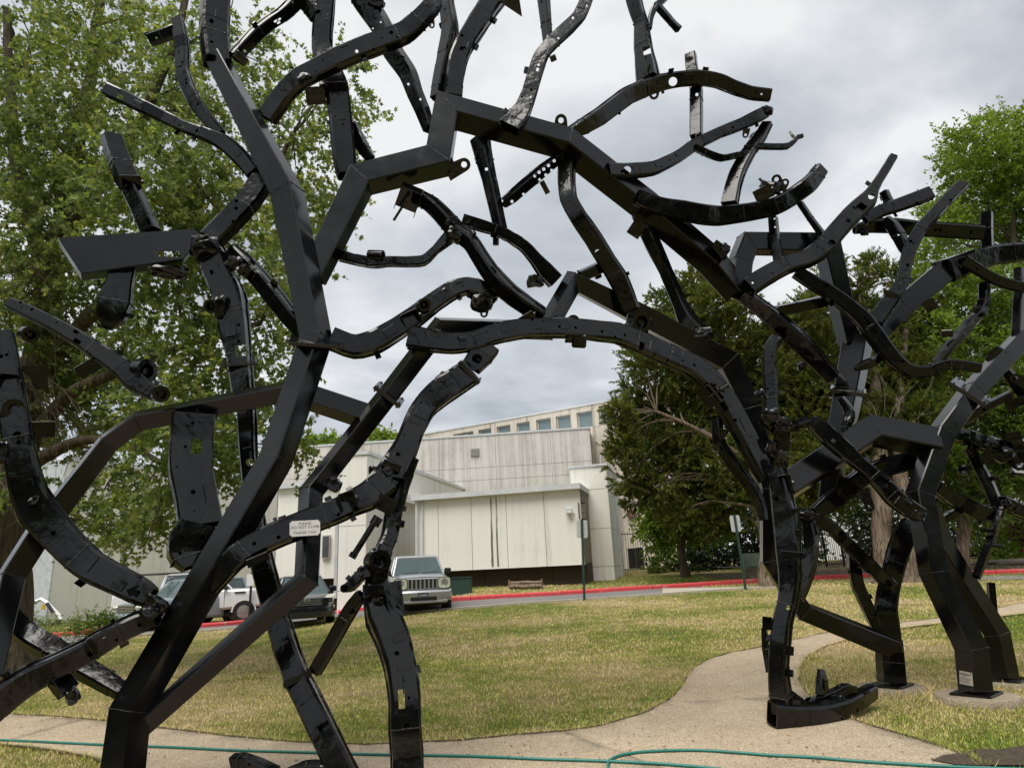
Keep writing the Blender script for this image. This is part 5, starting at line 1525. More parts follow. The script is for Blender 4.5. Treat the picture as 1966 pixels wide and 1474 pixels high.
am(X_, '1490,598,20;1530,590,21;1585,577,20', [7.45, 7.45], k=.15, pits=2, extra='plain')
am(L_, '1492,650,26;1478,668,24;1477,700,26;1480,740,26;1481,765,24;1482,790,28', [7.3, 7.3], k=.2, r=.8)
am(X_, '1536,390,12;1556,420,12;1580,452,14', [7.25, 7.2], k=.3, pits=1, extra='plain')
am(X_, '1484,418,17;1487,455,18;1494,490,20;1496,504,20', [7.25, 7.25], k=.3, pits=1, extra='plain', holes=[(1487, 420, 1.6, 'o'), (1488, 436, 1.6, 'o')])
am(X_, '1642,708,10;1660,700,18;1680,694,16;1696,676,12;1702,666,6', [7.35, 7.3], k=.3, cr=.3, pits=0, extra='plain')
am(L_, '1556,808,28;1572,820,34;1595,842,36;1626,869,34;1645,886,28;1668,904,28;1695,930,34;1716,955,36;1738,972,36;1766,988,32', [6.95, 6.95, 6.95, 6.95, 6.95, 6.95, 6.95, 6.95, 6.98, 7.0], k=-.2, r=.7, cr=.08,
   holes=[(1600, 846, 4, 'o'), (1676, 906, 5, 'p'), (1709, 953, 6, 'p'), (1646, 888, 1.8, 'p')], pits=1)
am(L_, '1470,800,34;1490,824,24;1520,819,20;1553,808,20', [6.95, 6.95], k=.25, cr=.15, pits=0)
am(X_, '1614,764,14;1626,780,18;1632,798,18;1622,822,16;1624,842,12', [7.35, 7.3], k=.3, cr=.2, pits=0, extra='plain')
am(L_, '1565,984,26;1590,966,34;1612,948,38;1634,932,36;1660,912,34;1690,900,36;1716,892,36;1752,884,36', [7.6, 7.65], k=.2, r=.8)
am(X_, '1530,990,16;1550,990,24;1570,1000,26;1596,1012,25', [7.0, 7.1], k=.2, cr=.16, pits=0, extra='plain')
am(L_, '1594,1010,24;1618,1035,25;1650,1066,26;1680,1096,26;1712,1124,24', [7.15, 7.75], k=-.16, r=.7, holes=[(1614, 1024, 5, 'p'), (1704, 1119, 6, 'rp', 14, 12)], pits=0)
am(L_, '1712,1250,38;1706,1205,38;1700,1170,38;1706,1130,36;1716,1090,36;1724,1058,38;1736,1030,38;1750,1004,34', [YB, YB, YB-.05, 7.9, 7.85, 7.85, 7.8, 7.8], k=.12, r=.7)
am(X_, '1690,1216,20;1678,1192,22;1660,1154,22;1646,1122,22;1640,1090,22;1638,1058,20', [YB, 7.85], k=.2, r=.8)
am(L_, '1826,833,26;1856,838,28;1882,848,30;1920,862,36;1966,876,40;2010,890,40', [7.75, 7.9], k=-.2, r=.8, cr=.15)
am(L_, '1798,934,24;1822,952,28;1851,970,32;1882,982,32;1916,989,30', [7.6, 7.9], k=-.2, r=.8)
am(X_, '1862,860,18;1878,892,19;1898,930,20;1914,968,20', [7.85, 7.9], k=.25, pits=1, extra='plain')
am(L_, '1920,962,28;1945,974,30;1980,990,30', [7.9, 7.95], k=-.25, cr=.12)
am(X_, '1924,975,11;1914,1002,13;1905,1030,16;1890,1068,15;1874,1108,14', [7.8, 7.7], k=.3, pits=0, extra='plain')
am(X_, '1846,806,22;1872,792,19;1905,775,17;1940,756,14', [7.8, 7.8], k=.3, pits=1, extra='plain')
am(X_, '1932,712,18;1946,730,20;1962,752,22;1980,770,22', [7.8, 7.8], k=.3, cr=.15, pits=0, extra='plain')
am(X_, '1956,516,16;1957,560,18;1955,600,18;1953,650,18', [7.75, 7.7], k=.3, pits=2, extra='plain', holes=[(1956, 575, 1.8, 'p')])
am(X_, '1804,1002,12;1824,990,18;1852,976,12', [7.8, 7.8], k=.3, pits=0, extra='plain')

# --- flanges, brackets, lugs
fit('flange', 608, 655, 6.5, 98, 7, ang=-4, tilt=10)
fit('flange', 747, 757, 6.85, 62, 8, ang=-38, tilt=12)
fit('flange', 902, 714, 6.8, 56, 8, ang=-48, tilt=5)
fit('flange', 1862, 752, 7.5, 72, 8, ang=-37, tilt=12)
fit('flange', 1628, 750, 7.65, 62, 8, ang=-8, tilt=8)
fit('flange', 1378, 749, 6.9, 46, 5, ang=32, tilt=5)
fit('flange', 460, 695, 6.75, 62, 5, ang=4, tilt=10)
fit('ear', 1077, 237, 7.12, 28, 34, ang=0)
fit('ear', 880, 322, 7.0, 30, 50, ang=-62)
fit('tri', 872, 312, 6.98, 30, 30, ang=-20)
fit('tri', 1535, 1335, 6.55, 44, 26, ang=0)
fit('ubox', 784, 384, 6.92, 42, 50, ang=-20, tilt=20)
fit('plate', 768, 404, 6.9, 5, 46, ang=-32)
fit('ubox', 1364, 760, 6.8, 36, 40, ang=40)
fit('lump', 872, 452, 6.8, 44, 34, ang=-40)
fit('lump', 1226, 620, 6.92, 62, 44, ang=-20)
fit('cup', 1226, 618, 6.82, 40, 26, ang=0, yaw=30)
fit('block', 1112, 655, 6.85, 28, 26, ang=-4)
fit('lump', 1098, 650, 6.88, 34, 22)
fit('ear', 1100, 614, 6.85, 30, 20, ang=14)
fit('cup', 722, 490, 6.9, 20, 30, ang=0, yaw=60)
fit('cup', 952, 464, 6.95, 12, 14, tilt=80)
fit('lump', 1028, 540, 7.02, 40, 34)
fit('lump', 926, 580, 6.95, 52, 50)
fit('ear', 930, 598, 6.92, 18, 24, ang=170)
fit('ubox', 790, 612, 6.7, 34, 30, ang=25)
fit('cup', 813, 585, 6.72, 26, 20, ang=0, yaw=10)
fit('block', 852, 565, 6.85, 20, 22, ang=28)
fit('plate', 1046, 360, 7.15, 10, 26, ang=28)
fit('ubox', 1222, 440, 7.2, 26, 30, ang=-35)
fit('lump', 1340, 640, 7.15, 66, 26, ang=4)
fit('ubox', 1378, 484, 7.1, 34, 34, ang=-40)
fit('lump', 1480, 360, 7.12, 54, 30, ang=-12)
fit('ubox', 1466, 372, 7.05, 34, 26, ang=24)
fit('ear', 1492, 348, 7.1, 22, 26, ang=18)
fit('ear', 1505, 355, 7.1, 18, 24, ang=-30)
fit('lump', 1472, 213, 7.15, 30, 20, ang=-14)
fit('ear', 1432, 256, 7.1, 14, 18, ang=170)
fit('ear', 1256, 178, 7.05, 22, 26, ang=176)
fit('block', 1062, 112, 6.85, 12, 12, ang=20)
fit('tri', 980, 18, 7.3, 40, 34, ang=190)
fit('lump', 722, 4, 6.85, 44, 26)
fit('ubox', 606, 184, 6.95, 36, 32, ang=10)
fit('ear', 828, 42, 6.75, 14, 24, ang=190)
fit('lump', 585, 152, 6.62, 34, 26, ang=35)
fit('block', 462, 112, 6.72, 26, 18, ang=-36)
fit('ubox', 250, 349, 6.55, 38, 24, ang=6)
fit('lump', 392, 474, 6.62, 66, 56, ang=0)
fit('lump', 326, 522, 6.65, 88, 36, ang=-6)
fit('lump', 422, 590, 6.62, 34, 58, ang=8)
fit('cup', 408, 588, 6.58, 26, 22, yaw=-20)
fit('lump', 452, 506, 6.7, 40, 36)
fit('cup', 54, 642, 6.2, 32, 20, yaw=20)
fit('cup', 275, 712, 6.25, 46, 22, yaw=40)
fit('cup', 307, 756, 6.15, 32, 26, yaw=10)
fit('ubox', 170, 706, 6.25, 42, 26, ang=35)
fit('ear', 230, 676, 6.25, 12, 22, ang=-10)
fit('tri', 62, 730, 5.95, 50, 56, ang=180)
fit('ubox', 82, 824, 5.9, 40, 30, ang=0)
fit('ear', 268, 1137, 5.7, 34, 34, ang=-64)
fit('lump', 300, 1164, 5.7, 60, 44, ang=-30)
fit('ubox', 122, 1314, 5.44, 34, 34, ang=24, yaw=25, tilt=-15)
fit('lump', 138, 1334, 5.44, 32, 40, ang=24)
fit('ear', 26, 782, 5.68, 44, 34, ang=0)
fit('cup', 724, 1078, 6.02, 44, 34, yaw=20)
fit('lump', 728, 1075, 6.1, 50, 56)
fit('ear', 758, 1152, 6.0, 40, 70, ang=190, yaw=-30)
fit('lump', 726, 1150, 6.02, 34, 44)
fit('cup', 661, 1129, 6.05, 16, 26)
fit('rod', 699, 1034, 6.3, 12, 82, ang=-33)
fit('rod', 722, 1000, 6.3, 20, 18, ang=-33)
fit('rod', 678, 1066, 6.28, 15, 10, ang=-33)
fit('block', 752, 894, 6.35, 36, 16, ang=-22)
fit('plate', 740, 968, 6.25, 38, 30, ang=-28)
fit('lump', 640, 930, 6.25, 40, 36, ang=-30)
fit('lump', 716, 905, 6.4, 22, 30)
fit('ubox', 762, 942, 6.38, 26, 52, ang=-10)
fit('lump', 845, 722, 6.72, 30, 12, ang=42)
fit('flange', 570, 1300, 6.18, 54, 10, ang=22, tilt=6)
fit('plate', 495, 1074, 5.85, 42, 16, ang=20)
fit('block', 1523, 1064, 6.55, 44, 12, ang=0)
fit('ubox', 1473, 1196, 6.6, 18, 24)
fit('lump', 1482, 866, 6.85, 30, 52)
fit('lump', 1478, 800, 6.9, 40, 46)
fit('tri', 1452, 764, 6.85, 26, 12, ang=30)
fit('lump', 1560, 1022, 6.95, 40, 38)
fit('lump', 1610, 1340, 6.78, 34, 22)
fit('ear', 1384, 830, 6.98, 20, 24, ang=60)
fit('lump', 1658, 618, 7.25, 28, 46)
fit('block', 1818, 640, 7.6, 20, 14)
fit('lump', 1876, 594, 7.7, 22, 20)
fit('ubox', 1786, 586, 7.3, 22, 22, ang=30)
fit('lump', 1540, 703, 7.4, 22, 22)
fit('block', 1912, 682, 7.62, 34, 22, ang=50)
fit('ubox', 1950, 772, 7.75, 34, 18, ang=20)
fit('lump', 1925, 870, 7.8, 50, 44)
fit('tri', 1950, 872, 7.75, 26, 40, ang=10)
fit('lump', 1908, 918, 7.85, 22, 12)
fit('lump', 1932, 968, 7.8, 30, 22)
fit('block', 1896, 1018, 7.7, 26, 8)
fit('rod', 1908, 1046, 7.7, 9, 26, ang=88)
fit('cup', 1704, 1119, 7.7, 18, 14)
fit('lump', 1764, 988, 6.95, 34, 26, ang=-20)
fit('ear', 1665, 960, 6.95, 20, 44, ang=200)
fit('tri', 1712, 560, 7.25, 24, 26, ang=20)
fit('lump', 1660, 447, 7.55, 18, 14)
for a_ in (('lump', 1504, 812, 6.8, 40, 30, 10), ('ubox', 1500, 846, 6.75, 30, 40, -5), ('lump', 1502, 884, 6.7, 26, 54, 0), ('plate', 1530, 1006, 6.62, 12, 60, 4), ('lump', 1548, 986, 6.8, 40, 26, -8), ('ubox', 1508, 928, 6.65, 24, 34, 12),
           ('lump', 1900, 850, 7.75, 44, 26, -10), ('ubox', 1946, 850, 7.7, 30, 40, 14), ('lump', 1958, 900, 7.75, 40, 34, 0), ('tri', 1905, 872, 7.7, 26, 40, -30), ('lump', 1850, 902, 7.8, 30, 26, 0), ('ear', 1958, 730, 7.7, 22, 34, 60),
           ('lump', 4, 868, 5.65, 26, 56, 0), ('ubox', 14, 730, 5.68, 36, 26, -6), ('lump', 66, 960, 5.75, 30, 22, 40), ('lump', 286, 1176, 5.55, 40, 30, -20), ('ubox', 388, 470, 6.6, 30, 34, 12), ('lump', 1462, 760, 6.95, 24, 34, 30),
           ('lump', 700, 1098, 6.05, 30, 34, 20), ('block', 722, 1132, 5.98, 34, 22, 0), ('lump', 745, 905, 6.35, 30, 24, -30), ('ubox', 668, 960, 6.1, 30, 34, 18), ('lump', 1735, 962, 6.95, 36, 28, -30), ('ubox', 1690, 925, 6.9, 22, 24, -36),
           ('lump', 838, 640, 6.75, 30, 22, 6), ('ubox', 1012, 610, 6.78, 30, 16, 30), ('lump', 1392, 476, 7.0, 26, 22, -40), ('lump', 866, 430, 6.8, 24, 20, -40), ('lump', 470, 520, 6.65, 36, 30, -40), ('ear', 1236, 600, 6.9, 22, 26, 40)):
    fit(*a_)

# base plates under the right-hand legs
for nm in ('a', 'b', 'c'):
    p, r_, h_ = FOOT[nm]
    own = owner(p + Vector((0, 0, .1)))[1]
    bm = bmesh.new(); box(bm, (p.x, p.y, p.z - .004), (.40, .40, .022), Matrix.Rotation(R(40), 3, 'Z'), .003)
    bp_ = bm_obj('base_plate', bm, M['black'], own)
# notice sticker
def quad_text(root, txt, p, ax, ay, az, size, mat, name, align='CENTER'):
    cu = bpy.data.curves.new(name, 'FONT'); cu.body = txt; cu.size = size; cu.align_x = align; cu.align_y = 'CENTER'; cu.extrude = .0004; cu.space_character = 1.12
    to = bpy.data.objects.new('tmp_txt', cu); COL.objects.link(to)
    bpy.context.view_layer.update()
    me = bpy.data.meshes.new_from_object(to.evaluated_get(bpy.context.evaluated_depsgraph_get()))
    bpy.data.objects.remove(to)
    Mx = Matrix.Translation(p) @ rotm(ax, ay, az).to_4x4()
    me.transform(Mx); me.materials.clear()
    return mesh_obj(name, me, mat, root)
finish_cuts()
p = P3(585.5, 1013.5, 5.92); m_ = mpp(p); ax, ay, az = view_frame(p, 0)
own = owner(p)[1]
bm = bmesh.new(); box(bm, p, (56 * m_, 29 * m_, .006), rotm(ax, ay, az))
es = [e for e in bm.edges if abs((e.verts[0].co - e.verts[1].co).normalized().dot(az)) > .9]
bmesh.ops.bevel(bm, geom=es, offset=3 * m_, segments=3, affect='EDGES')
st = bm_obj('notice_plate', bm, M['white'], SC, label='small white rounded notice reading PLEASE DO NOT CLIMB THANK YOU')
for s_, dy in (('PLEASE', 8.6), ('DO NOT CLIMB', 2.0), ('THANK YOU', -8.2)):
    quad_text(st, s_, p + ay * dy * m_ + az * .0036, ax, ay, az, 6.6 * m_, M['ink'], 'lettering')
# label plate on the left face of the front right post
pa, pb = P3(1873, 1326, YA * 1.14), P3(1865, 1244, YA * 1.14)
Tt, Ss, Nn = frames([pa, pb]); phi = math.atan(.47 / .53)
s2 = Ss[0] * math.cos(phi) - Nn[0] * math.sin(phi); n2 = Nn[0] * math.cos(phi) + Ss[0] * math.sin(phi)
aw = 60 * mpp(pa) / (math.cos(phi) + math.sin(phi))
c = pa.lerp(pb, .29) - s2 * (aw / 2 + .0025)
own = owner(pa.lerp(pb, .5))[1]
bm = bmesh.new(); box(bm, c, (aw * .94, .135, .004), rotm(n2, Tt[0], -s2)); lb_ = bm_obj('label_plate', bm, M['plaque'], own)
for k, (w_, z_) in enumerate(((.5, .048), (.62, .034), (.2, .016), (.72, .0), (.7, -.014), (.6, -.030), (.66, -.046))):
    bm = bmesh.new(); box(bm, c - s2 * .0025 + Tt[0] * z_, (aw * w_, .0045 if k != 1 else .009, .001), rotm(n2, Tt[0], -s2)); bm_obj('print_line', bm, M['ink'], lb_)
bm = bmesh.new(); box(bm, c - s2 * .0025 + n2 * aw * .38 + Tt[0] * .048, (.014, .022, .001), rotm(n2, Tt[0], -s2)); bm_obj('emblem', bm, M['ink'], lb_)
# ------------------------------------------------------------------ trees and shrubs
def leaf_shape(kind):
    if kind == 'lobed':      # oak/sweetgum-like star, one polygon
        a = np.array([(0, 0), (.18, .14), (.50, .08), (.34, .30), (.62, .52), (.26, .52), (.10, .62), (.0, 1.0), (-.10, .62), (-.26, .52), (-.62, .52), (-.34, .30), (-.50, .08), (-.18, .14)], float)
    elif kind == 'oval':
        a = np.array([(0, 0), (.24, .3), (.2, .68), (0, 1), (-.2, .68), (-.24, .3)], float)
    else:                    # needle tuft blade
        a = np.array([(-.10, 0), (.10, 0), (.13, .5), (0, 1), (-.13, .5)], float)
    return a

def leaves_mesh(name, pos, size, shape, mat, parent, g, droop=0.3, spread=None, **props):
    """pos (n,3); one flat polygon a leaf with its own random turn"""
    n = len(pos); sh = leaf_shape(shape); k = len(sh)
    az = g.random(n) * 2 * np.pi
    el = g.normal(-droop, .55, n)
    d = np.stack([np.cos(az) * np.cos(el), np.sin(az) * np.cos(el), np.sin(el)], 1)      # leaf axis
    if spread is not None: d = d * .55 + spread; d /= np.linalg.norm(d, axis=1)[:, None] + 1e-9
    r_ = g.normal(size=(n, 3)); s = np.cross(d, r_); s /= np.linalg.norm(s, axis=1)[:, None] + 1e-9
    sz = size * (0.65 + 0.7 * g.random(n))
    nn = np.cross(d, s)
    V = pos[:, None, :] + (s[:, None, :] * sh[None, :, 0, None] + d[:, None, :] * sh[None, :, 1, None] + nn[:, None, :] * (np.abs(sh[:, 0]) ** 1.5 * .35)[None, :, None]) * sz[:, None, None]
    o = quads_mesh(name, V, None, mat)
    if parent is not None:
        o.parent = parent; o.location = -parent.location
    for a, b in props.items(): o[a] = b
    return o

def limb(bm, a, b, r0, r1, g, sag=0.12, seg=6, nsub=6):
    L = (b - a).length; pts = []; off = Vector((g.normal(0, 1), g.normal(0, 1), g.normal(0, 1))) * L * .07
    for i in range(nsub + 1):
        u = i / nsub
        p = a.lerp(b, u) + off * math.sin(math.pi * u) + Vector((0, 0, sag * L * math.sin(math.pi * u)))
        p += Vector((noise.noise(p * 1.3), noise.noise(p * 1.3 + Vector((7, 0, 0))), noise.noise(p * 1.3 + Vector((0, 7, 0))))) * L * .04 * (u > 0)
        pts.append(p)
    tube_path(bm, pts, [r0 + (r1 - r0) * (i / nsub) ** .8 for i in range(nsub + 1)], seg)
    return pts

def make_tree(name, label, cat, trunk_runs, blobs, leaf, leafmat_, barkmat, leaf_size, twigs_per, leaves_per, twig_len, seed, droop=.35, group=None, twigmat=None, dead=None, inner_limbs=True, dens_noise=0.0, grow_up=0.0):
    """trunk_runs: lists of (px, py, Y, radius px); blobs: (px, py, r px, Y, density, depth factor)"""
    g = np.random.default_rng(seed)
    base = P3(*trunk_runs[0][0][:3]) if trunk_runs else P3(blobs[0][0], blobs[0][1], blobs[0][3])
    root = empty(name, base, label, cat, group)
    bm = bmesh.new(); skel = []
    for run in trunk_runs:
        pts = [(*P3(x, y, Y), r * mpp(P3(x, y, Y))) for x, y, Y, r in run]
        d = catmull(pts, 5)
        P = [Vector(q[:3]) for q in d]; Rr = [q[3] for q in d]
        P = [p + Vector((noise.noise(p * 1.1), noise.noise(p * 1.1 + Vector((3, 3, 3))), 0)) * r * .5 for p, r in zip(P, Rr)]
        tube_path(bm, P, Rr, 12); skel += list(zip(P, Rr))
    allp = []; alls = []; tb = bmesh.new()
    ntw = 0
    for (x, y, rp, Y, dens, df) in blobs:
        c = P3(x, y, Y); r = rp * mpp(c)
        # branch to the clump
        if skel and inner_limbs:
            cand = [(abs((p - c).length - r * 1.2) + .8 * max(0, p.z - c.z), p, rr) for p, rr in skel]
            _, p, rr = min(cand, key=lambda q: q[0])
            r0 = max(.018, min(rr * .6, .012 + (p - c).length * .018))
            lp_ = limb(bm, p, c, r0, .010, g)
            subs = [(lp_[3 + int(g.integers(0, 3))], c + Vector(g.normal(0, 1, 3)) * r * .55) for _ in range(3)]
            for a, b in subs: limb(bm, a, b, r0 * .4, .005, g, .05, 5, 4)
        nt = int(twigs_per * dens)
        for _ in range(nt):
            v = g.normal(size=3); v /= np.linalg.norm(v)
            rad = r * g.random() ** (1 / 2.3)
            st = np.array(c) + v * rad * np.array((1, df, 1))
            if dens_noise and noise.noise(Vector(st) * 1.1 + Vector((seed, 0, 0))) < -.35 + dens_noise * (g.random() - .3): continue
            dr = v * .8 + g.normal(0, .5, 3); dr[2] -= droop * .8; dr[2] += grow_up; dr /= np.linalg.norm(dr)
            m = leaves_per
            u = np.linspace(.05, 1, m) ** .9
            L = twig_len * (0.5 + g.random())
            pts = st[None, :] + dr[None, :] * (u * L)[:, None]
            pts[:, 2] -= droop * .45 * L * u ** 2
            pts += g.normal(0, twig_len * .055, pts.shape)
            allp.append(pts); alls.append(np.repeat(dr[None, :], m, 0))
            ntw += 1
            if ntw % 3 == 0:
                q = [Vector(st + dr * L * t_ - np.array((0, 0, droop * .45 * L * t_ ** 2))) for t_ in (0, .35, .7, 1.0)]
                tube_path(tb, q, [.006, .0045, .003, .0015], 3)
    if dead:
        for (x, y, Y, x2, y2, Y2, n) in dead:
            for _ in range(n):
                a = P3(x + g.normal(0, 14), y + g.normal(0, 14), Y + g.normal(0, .3)); b = P3(x2 + g.normal(0, 45), y2 + g.normal(0, 45), Y2 + g.normal(0, .6))
                l_ = limb(tb, a, b, .012, .003, g, .10, 4, 7)
                for k in range(4):
                    s_ = l_[int(g.integers(2, 7))]; limb(tb, s_, s_ + Vector(g.normal(0, 1, 3)) * .45 + Vector((0, 0, -.1)), .005, .0015, g, .05, 3, 4)
    if skel: bm_obj('trunk', bm, barkmat, root, sharp=0)
    else:
        if len(bm.verts): bm_obj('stems', bm, barkmat, root, sharp=0)
        else: bm.free()
    if len(tb.verts): bm_obj('twigs', tb, twigmat or barkmat, root, sharp=0, kind='stuff')
    else: tb.free()
    pos = np.concatenate(allp); spr = np.concatenate(alls)
    leaves_mesh('foliage', pos, leaf_size, leaf, leafmat_, root, g, droop, spread=spr * (0.9 if leaf == 'needle' else .35), kind='stuff')
    return root, len(pos)

cnt = 0
# the large tree at the left, leaning over the frame
bl = [(60, 60, 120), (190, 40, 120), (310, 50, 100), (110, 190, 120), (250, 170, 110), (360, 150, 80), (30, 260, 100), (180, 300, 110), (320, 290, 95), (410, 330, 60), (470, 70, 62), (500, 160, 52), (540, 240, 55), (570, 320, 60), (600, 200, 52), (650, 150, 38),
      (690, 200, 22), (620, 390, 30), (680, 260, 24), (560, 430, 46), (520, 520, 55), (480, 420, 60), (400, 440, 70), (290, 420, 95), (150, 430, 110), (40, 430, 90), (90, 560, 90), (220, 560, 90), (350, 540, 85), (450, 600, 60), (540, 620, 44), (500, 700, 50), (400, 680, 75),
      (280, 680, 85), (150, 680, 85), (50, 690, 70), (520, 780, 36), (560, 850, 26), (440, 780, 56), (340, 800, 70), (220, 790, 60), (110, 800, 50), (400, 870, 50), (300, 890, 56), (210, 880, 34), (270, 960, 40), (330, 970, 40), (200, 940, 30), (285, 1030, 32), (175, 1000, 22), (240, 1010, 24), (440, 870, 26), (20, 560, 60), (430, 240, 50), (10, 130, 80), (60, 400, 70), (90, 300, 70), (70, 640, 60), (40, 820, 46), (120, 700, 60), (30, 920, 34)]
g0 = np.random.default_rng(77)
blobs = [(x, y, r, 12.5 + g0.normal(0, .9) + (1.0 if x < 250 else -.6), r * r / 7800 + .15, 1.5) for x, y, r in bl]
t_, n_ = make_tree('oak_tree', 'large spreading olive-green tree with bare pale twigs filling the left side', 'tree',
    [[(6, 1330, 13.4, 60), (8, 1180, 13.4, 44), (12, 1060, 13.4, 40), (30, 900, 13.4, 34), (60, 740, 13.4, 28), (88, 600, 13.4, 24), (116, 440, 13.4, 18), (150, 280, 13.4, 13), (178, 120, 13.4, 10), (200, -60, 13.4, 7)],
     [(80, 640, 13.4, 18), (86, 520, 13.4, 15), (40, 380, 13.4, 12), (22, 200, 13.4, 9), (14, 20, 13.4, 7)],
     [(110, 470, 13.3, 14), (170, 380, 12.6, 15), (260, 250, 12.3, 11), (330, 100, 12.0, 8), (360, -20, 12, 6)],
     [(70, 730, 13.3, 15), (180, 600, 12.5, 13), (300, 480, 12, 10), (420, 430, 11.7, 8), (500, 380, 11.5, 6), (560, 260, 11.4, 4)],
     [(50, 850, 13.2, 15), (130, 760, 12.5, 12), (260, 700, 12.0, 9), (390, 650, 11.8, 7), (500, 620, 11.6, 5)],
     [(44, 900, 12.9, 16), (140, 850, 12.4, 10), (230, 850, 12.2, 7), (330, 900, 12.0, 5)]],
    blobs, 'lobed', M['leaf_a'], M['bark_dark'], .094, 108, 22, .55, 11, droop=.46, twigmat=M['bark_dark'], dens_noise=.30,
    dead=[(60, 520, 12.6, 30, 700, 12.2, 16), (40, 700, 12.6, 120, 860, 12.2, 14), (20, 900, 12.6, 60, 1020, 12.2, 8), (90, 720, 12.6, 220, 930, 12.1, 7), (40, 560, 12.4, 160, 420, 12.3, 9)])
cnt += n_
def cedar(label, runs, bl, seed, Y0, size=.135, mat='leaf_cedar', tw=185, lp=30, tl=.42, dn=.30, df=1.0, bark_='bark_cedar', group='dark cedars behind the sculpture', up=.35, name='cedar_tree', dead=None):
    g1 = np.random.default_rng(seed)
    blobs = [(x, y, r, Y0 + g1.normal(0, .7), r * r / 1500 + .25, df) for x, y, r in bl] + [(x + g1.normal(0, 12), y + g1.normal(0, 12), r * 1.12, Y0 + 1.6, (r * r / 1500) * .8, df) for x, y, r in bl if r > 32]
    return make_tree(name, label, 'tree', runs, blobs, 'needle', M[mat], M[bark_], size, tw, lp, tl, seed, droop=.05, group=group, twigmat=M['twig'], dens_noise=dn, dead=dead, grow_up=up)[1]
cnt += cedar('broad dark cedar left of the arch column, leaning over the picket fence',
    [[(1480, 1131, 24.7, 24), (1476, 1080, 24.7, 15), (1468, 1000, 24.8, 14), (1452, 900, 25, 12), (1430, 800, 25.2, 10), (1400, 700, 25.5, 7), (1370, 600, 26, 5), (1340, 530, 26, 2)],
     [(1452, 900, 25, 7), (1400, 860, 25, 5), (1330, 820, 25, 4), (1260, 790, 25, 3)]],
    [(1335, 545, 26), (1310, 590, 34), (1370, 590, 36), (1262, 585, 20), (1260, 640, 34), (1320, 650, 44), (1390, 650, 46), (1225, 690, 24), (1270, 710, 40), (1340, 720, 48), (1420, 720, 46), (1215, 740, 22), (1190, 790, 18), (1182, 812, 12), (1240, 780, 38), (1310, 790, 48), (1385, 800, 48), (1450, 790, 40),
     (1196, 850, 24), (1185, 890, 16), (1240, 850, 40), (1310, 870, 48), (1385, 880, 46), (1450, 870, 36), (1205, 920, 26), (1222, 950, 24), (1270, 930, 38), (1340, 950, 42), (1410, 950, 42), (1300, 985, 26), (1370, 1000, 30), (1440, 980, 26), (1430, 600, 24), (1460, 660, 30)], 21, 26.0,
    dead=None)
cnt += cedar('tall dark cedar with two shredding trunks behind the right of the arch',
    [[(1696, 1124, 24.4, 26), (1695, 1080, 24.4, 17), (1692, 1000, 24.5, 17), (1688, 900, 24.6, 16), (1684, 800, 24.8, 12), (1672, 700, 25, 8), (1655, 600, 25.5, 5), (1650, 540, 25.5, 3)],
     [(1766, 1121, 24.2, 32), (1754, 1070, 24.2, 18), (1742, 990, 24.3, 15), (1730, 900, 24.4, 13), (1726, 800, 24.6, 10), (1732, 700, 25, 7), (1745, 600, 25.5, 4)]],
    [(1600, 515, 14), (1590, 545, 22), (1645, 520, 18), (1672, 512, 14), (1640, 560, 28), (1560, 600, 34), (1600, 610, 40), (1660, 610, 42), (1500, 620, 24), (1480, 650, 34), (1530, 660, 44), (1600, 680, 50), (1670, 680, 50), (1740, 560, 26), (1720, 620, 36), (1500, 720, 44), (1570, 740, 50), (1650, 750, 52), (1730, 720, 48), (1480, 780, 40),
     (1550, 810, 50), (1630, 820, 52), (1710, 800, 50), (1500, 860, 46), (1570, 890, 48), (1640, 900, 46), (1720, 880, 42), (1510, 930, 36), (1580, 950, 34), (1770, 640, 40), (1790, 720, 44), (1780, 800, 40), (1700, 530, 20), (1690, 760, 40), (1700, 690, 40), (1690, 830, 34)], 23, 25.6,
    dead=[(1690, 800, 24, 1610, 760, 23.6, 3), (1700, 860, 24, 1780, 760, 23.6, 3)])
cnt += cedar('mid-green feathery cedar at the far right behind the angled posts',
    [[(1850, 1096, 27, 12), (1850, 1000, 27, 11), (1846, 900, 27, 9), (1840, 760, 27, 5)]],
    [(1800, 900, 44), (1850, 860, 48), (1900, 900, 50), (1950, 880, 46), (1830, 940, 44), (1890, 960, 46), (1950, 960, 40), (1780, 840, 36), (1930, 800, 40), (1860, 780, 40), (1780, 980, 34)], 29, 27, mat='leaf_shrub', tw=90, up=.2)
# bright spring tree at the right edge
g1 = np.random.default_rng(5)
bl = [(1930, 250, 34), (1880, 280, 44), (1940, 310, 50), (1840, 320, 34), (1870, 370, 50), (1950, 390, 54), (1815, 420, 26), (1800, 470, 30), (1850, 450, 40), (1930, 470, 44), (1780, 520, 26), (1830, 560, 40), (1900, 560, 50), (1960, 600, 46), (1770, 590, 26), (1810, 640, 34), (1870, 650, 50), (1940, 690, 50), (1850, 730, 44), (1910, 760, 50), (1960, 800, 44), (1990, 450, 60), (2000, 300, 60), (2000, 650, 60), (1870, 830, 36), (1790, 400, 18), (1825, 270, 16), (1760, 700, 30), (1780, 780, 34), (1740, 640, 22), (1800, 860, 30), (1900, 900, 40), (1960, 900, 40)]
make_tree('spring_tree', 'tall bright yellow-green tree in fresh leaf at the right edge', 'tree',
    [[(1990, 1090, 28, 16), (1985, 900, 28, 14), (1970, 700, 28, 11), (1950, 500, 28, 7), (1930, 280, 28, 3)]],
    [(x, y, r, 28 + g1.normal(0, 1.2), r * r / 1300 + .2, 1.0) for x, y, r in bl], 'oval', M['leaf_bright'], M['bark_dark'], .14, 150, 20, .7, 31, droop=.1, dens_noise=.6, grow_up=.15)
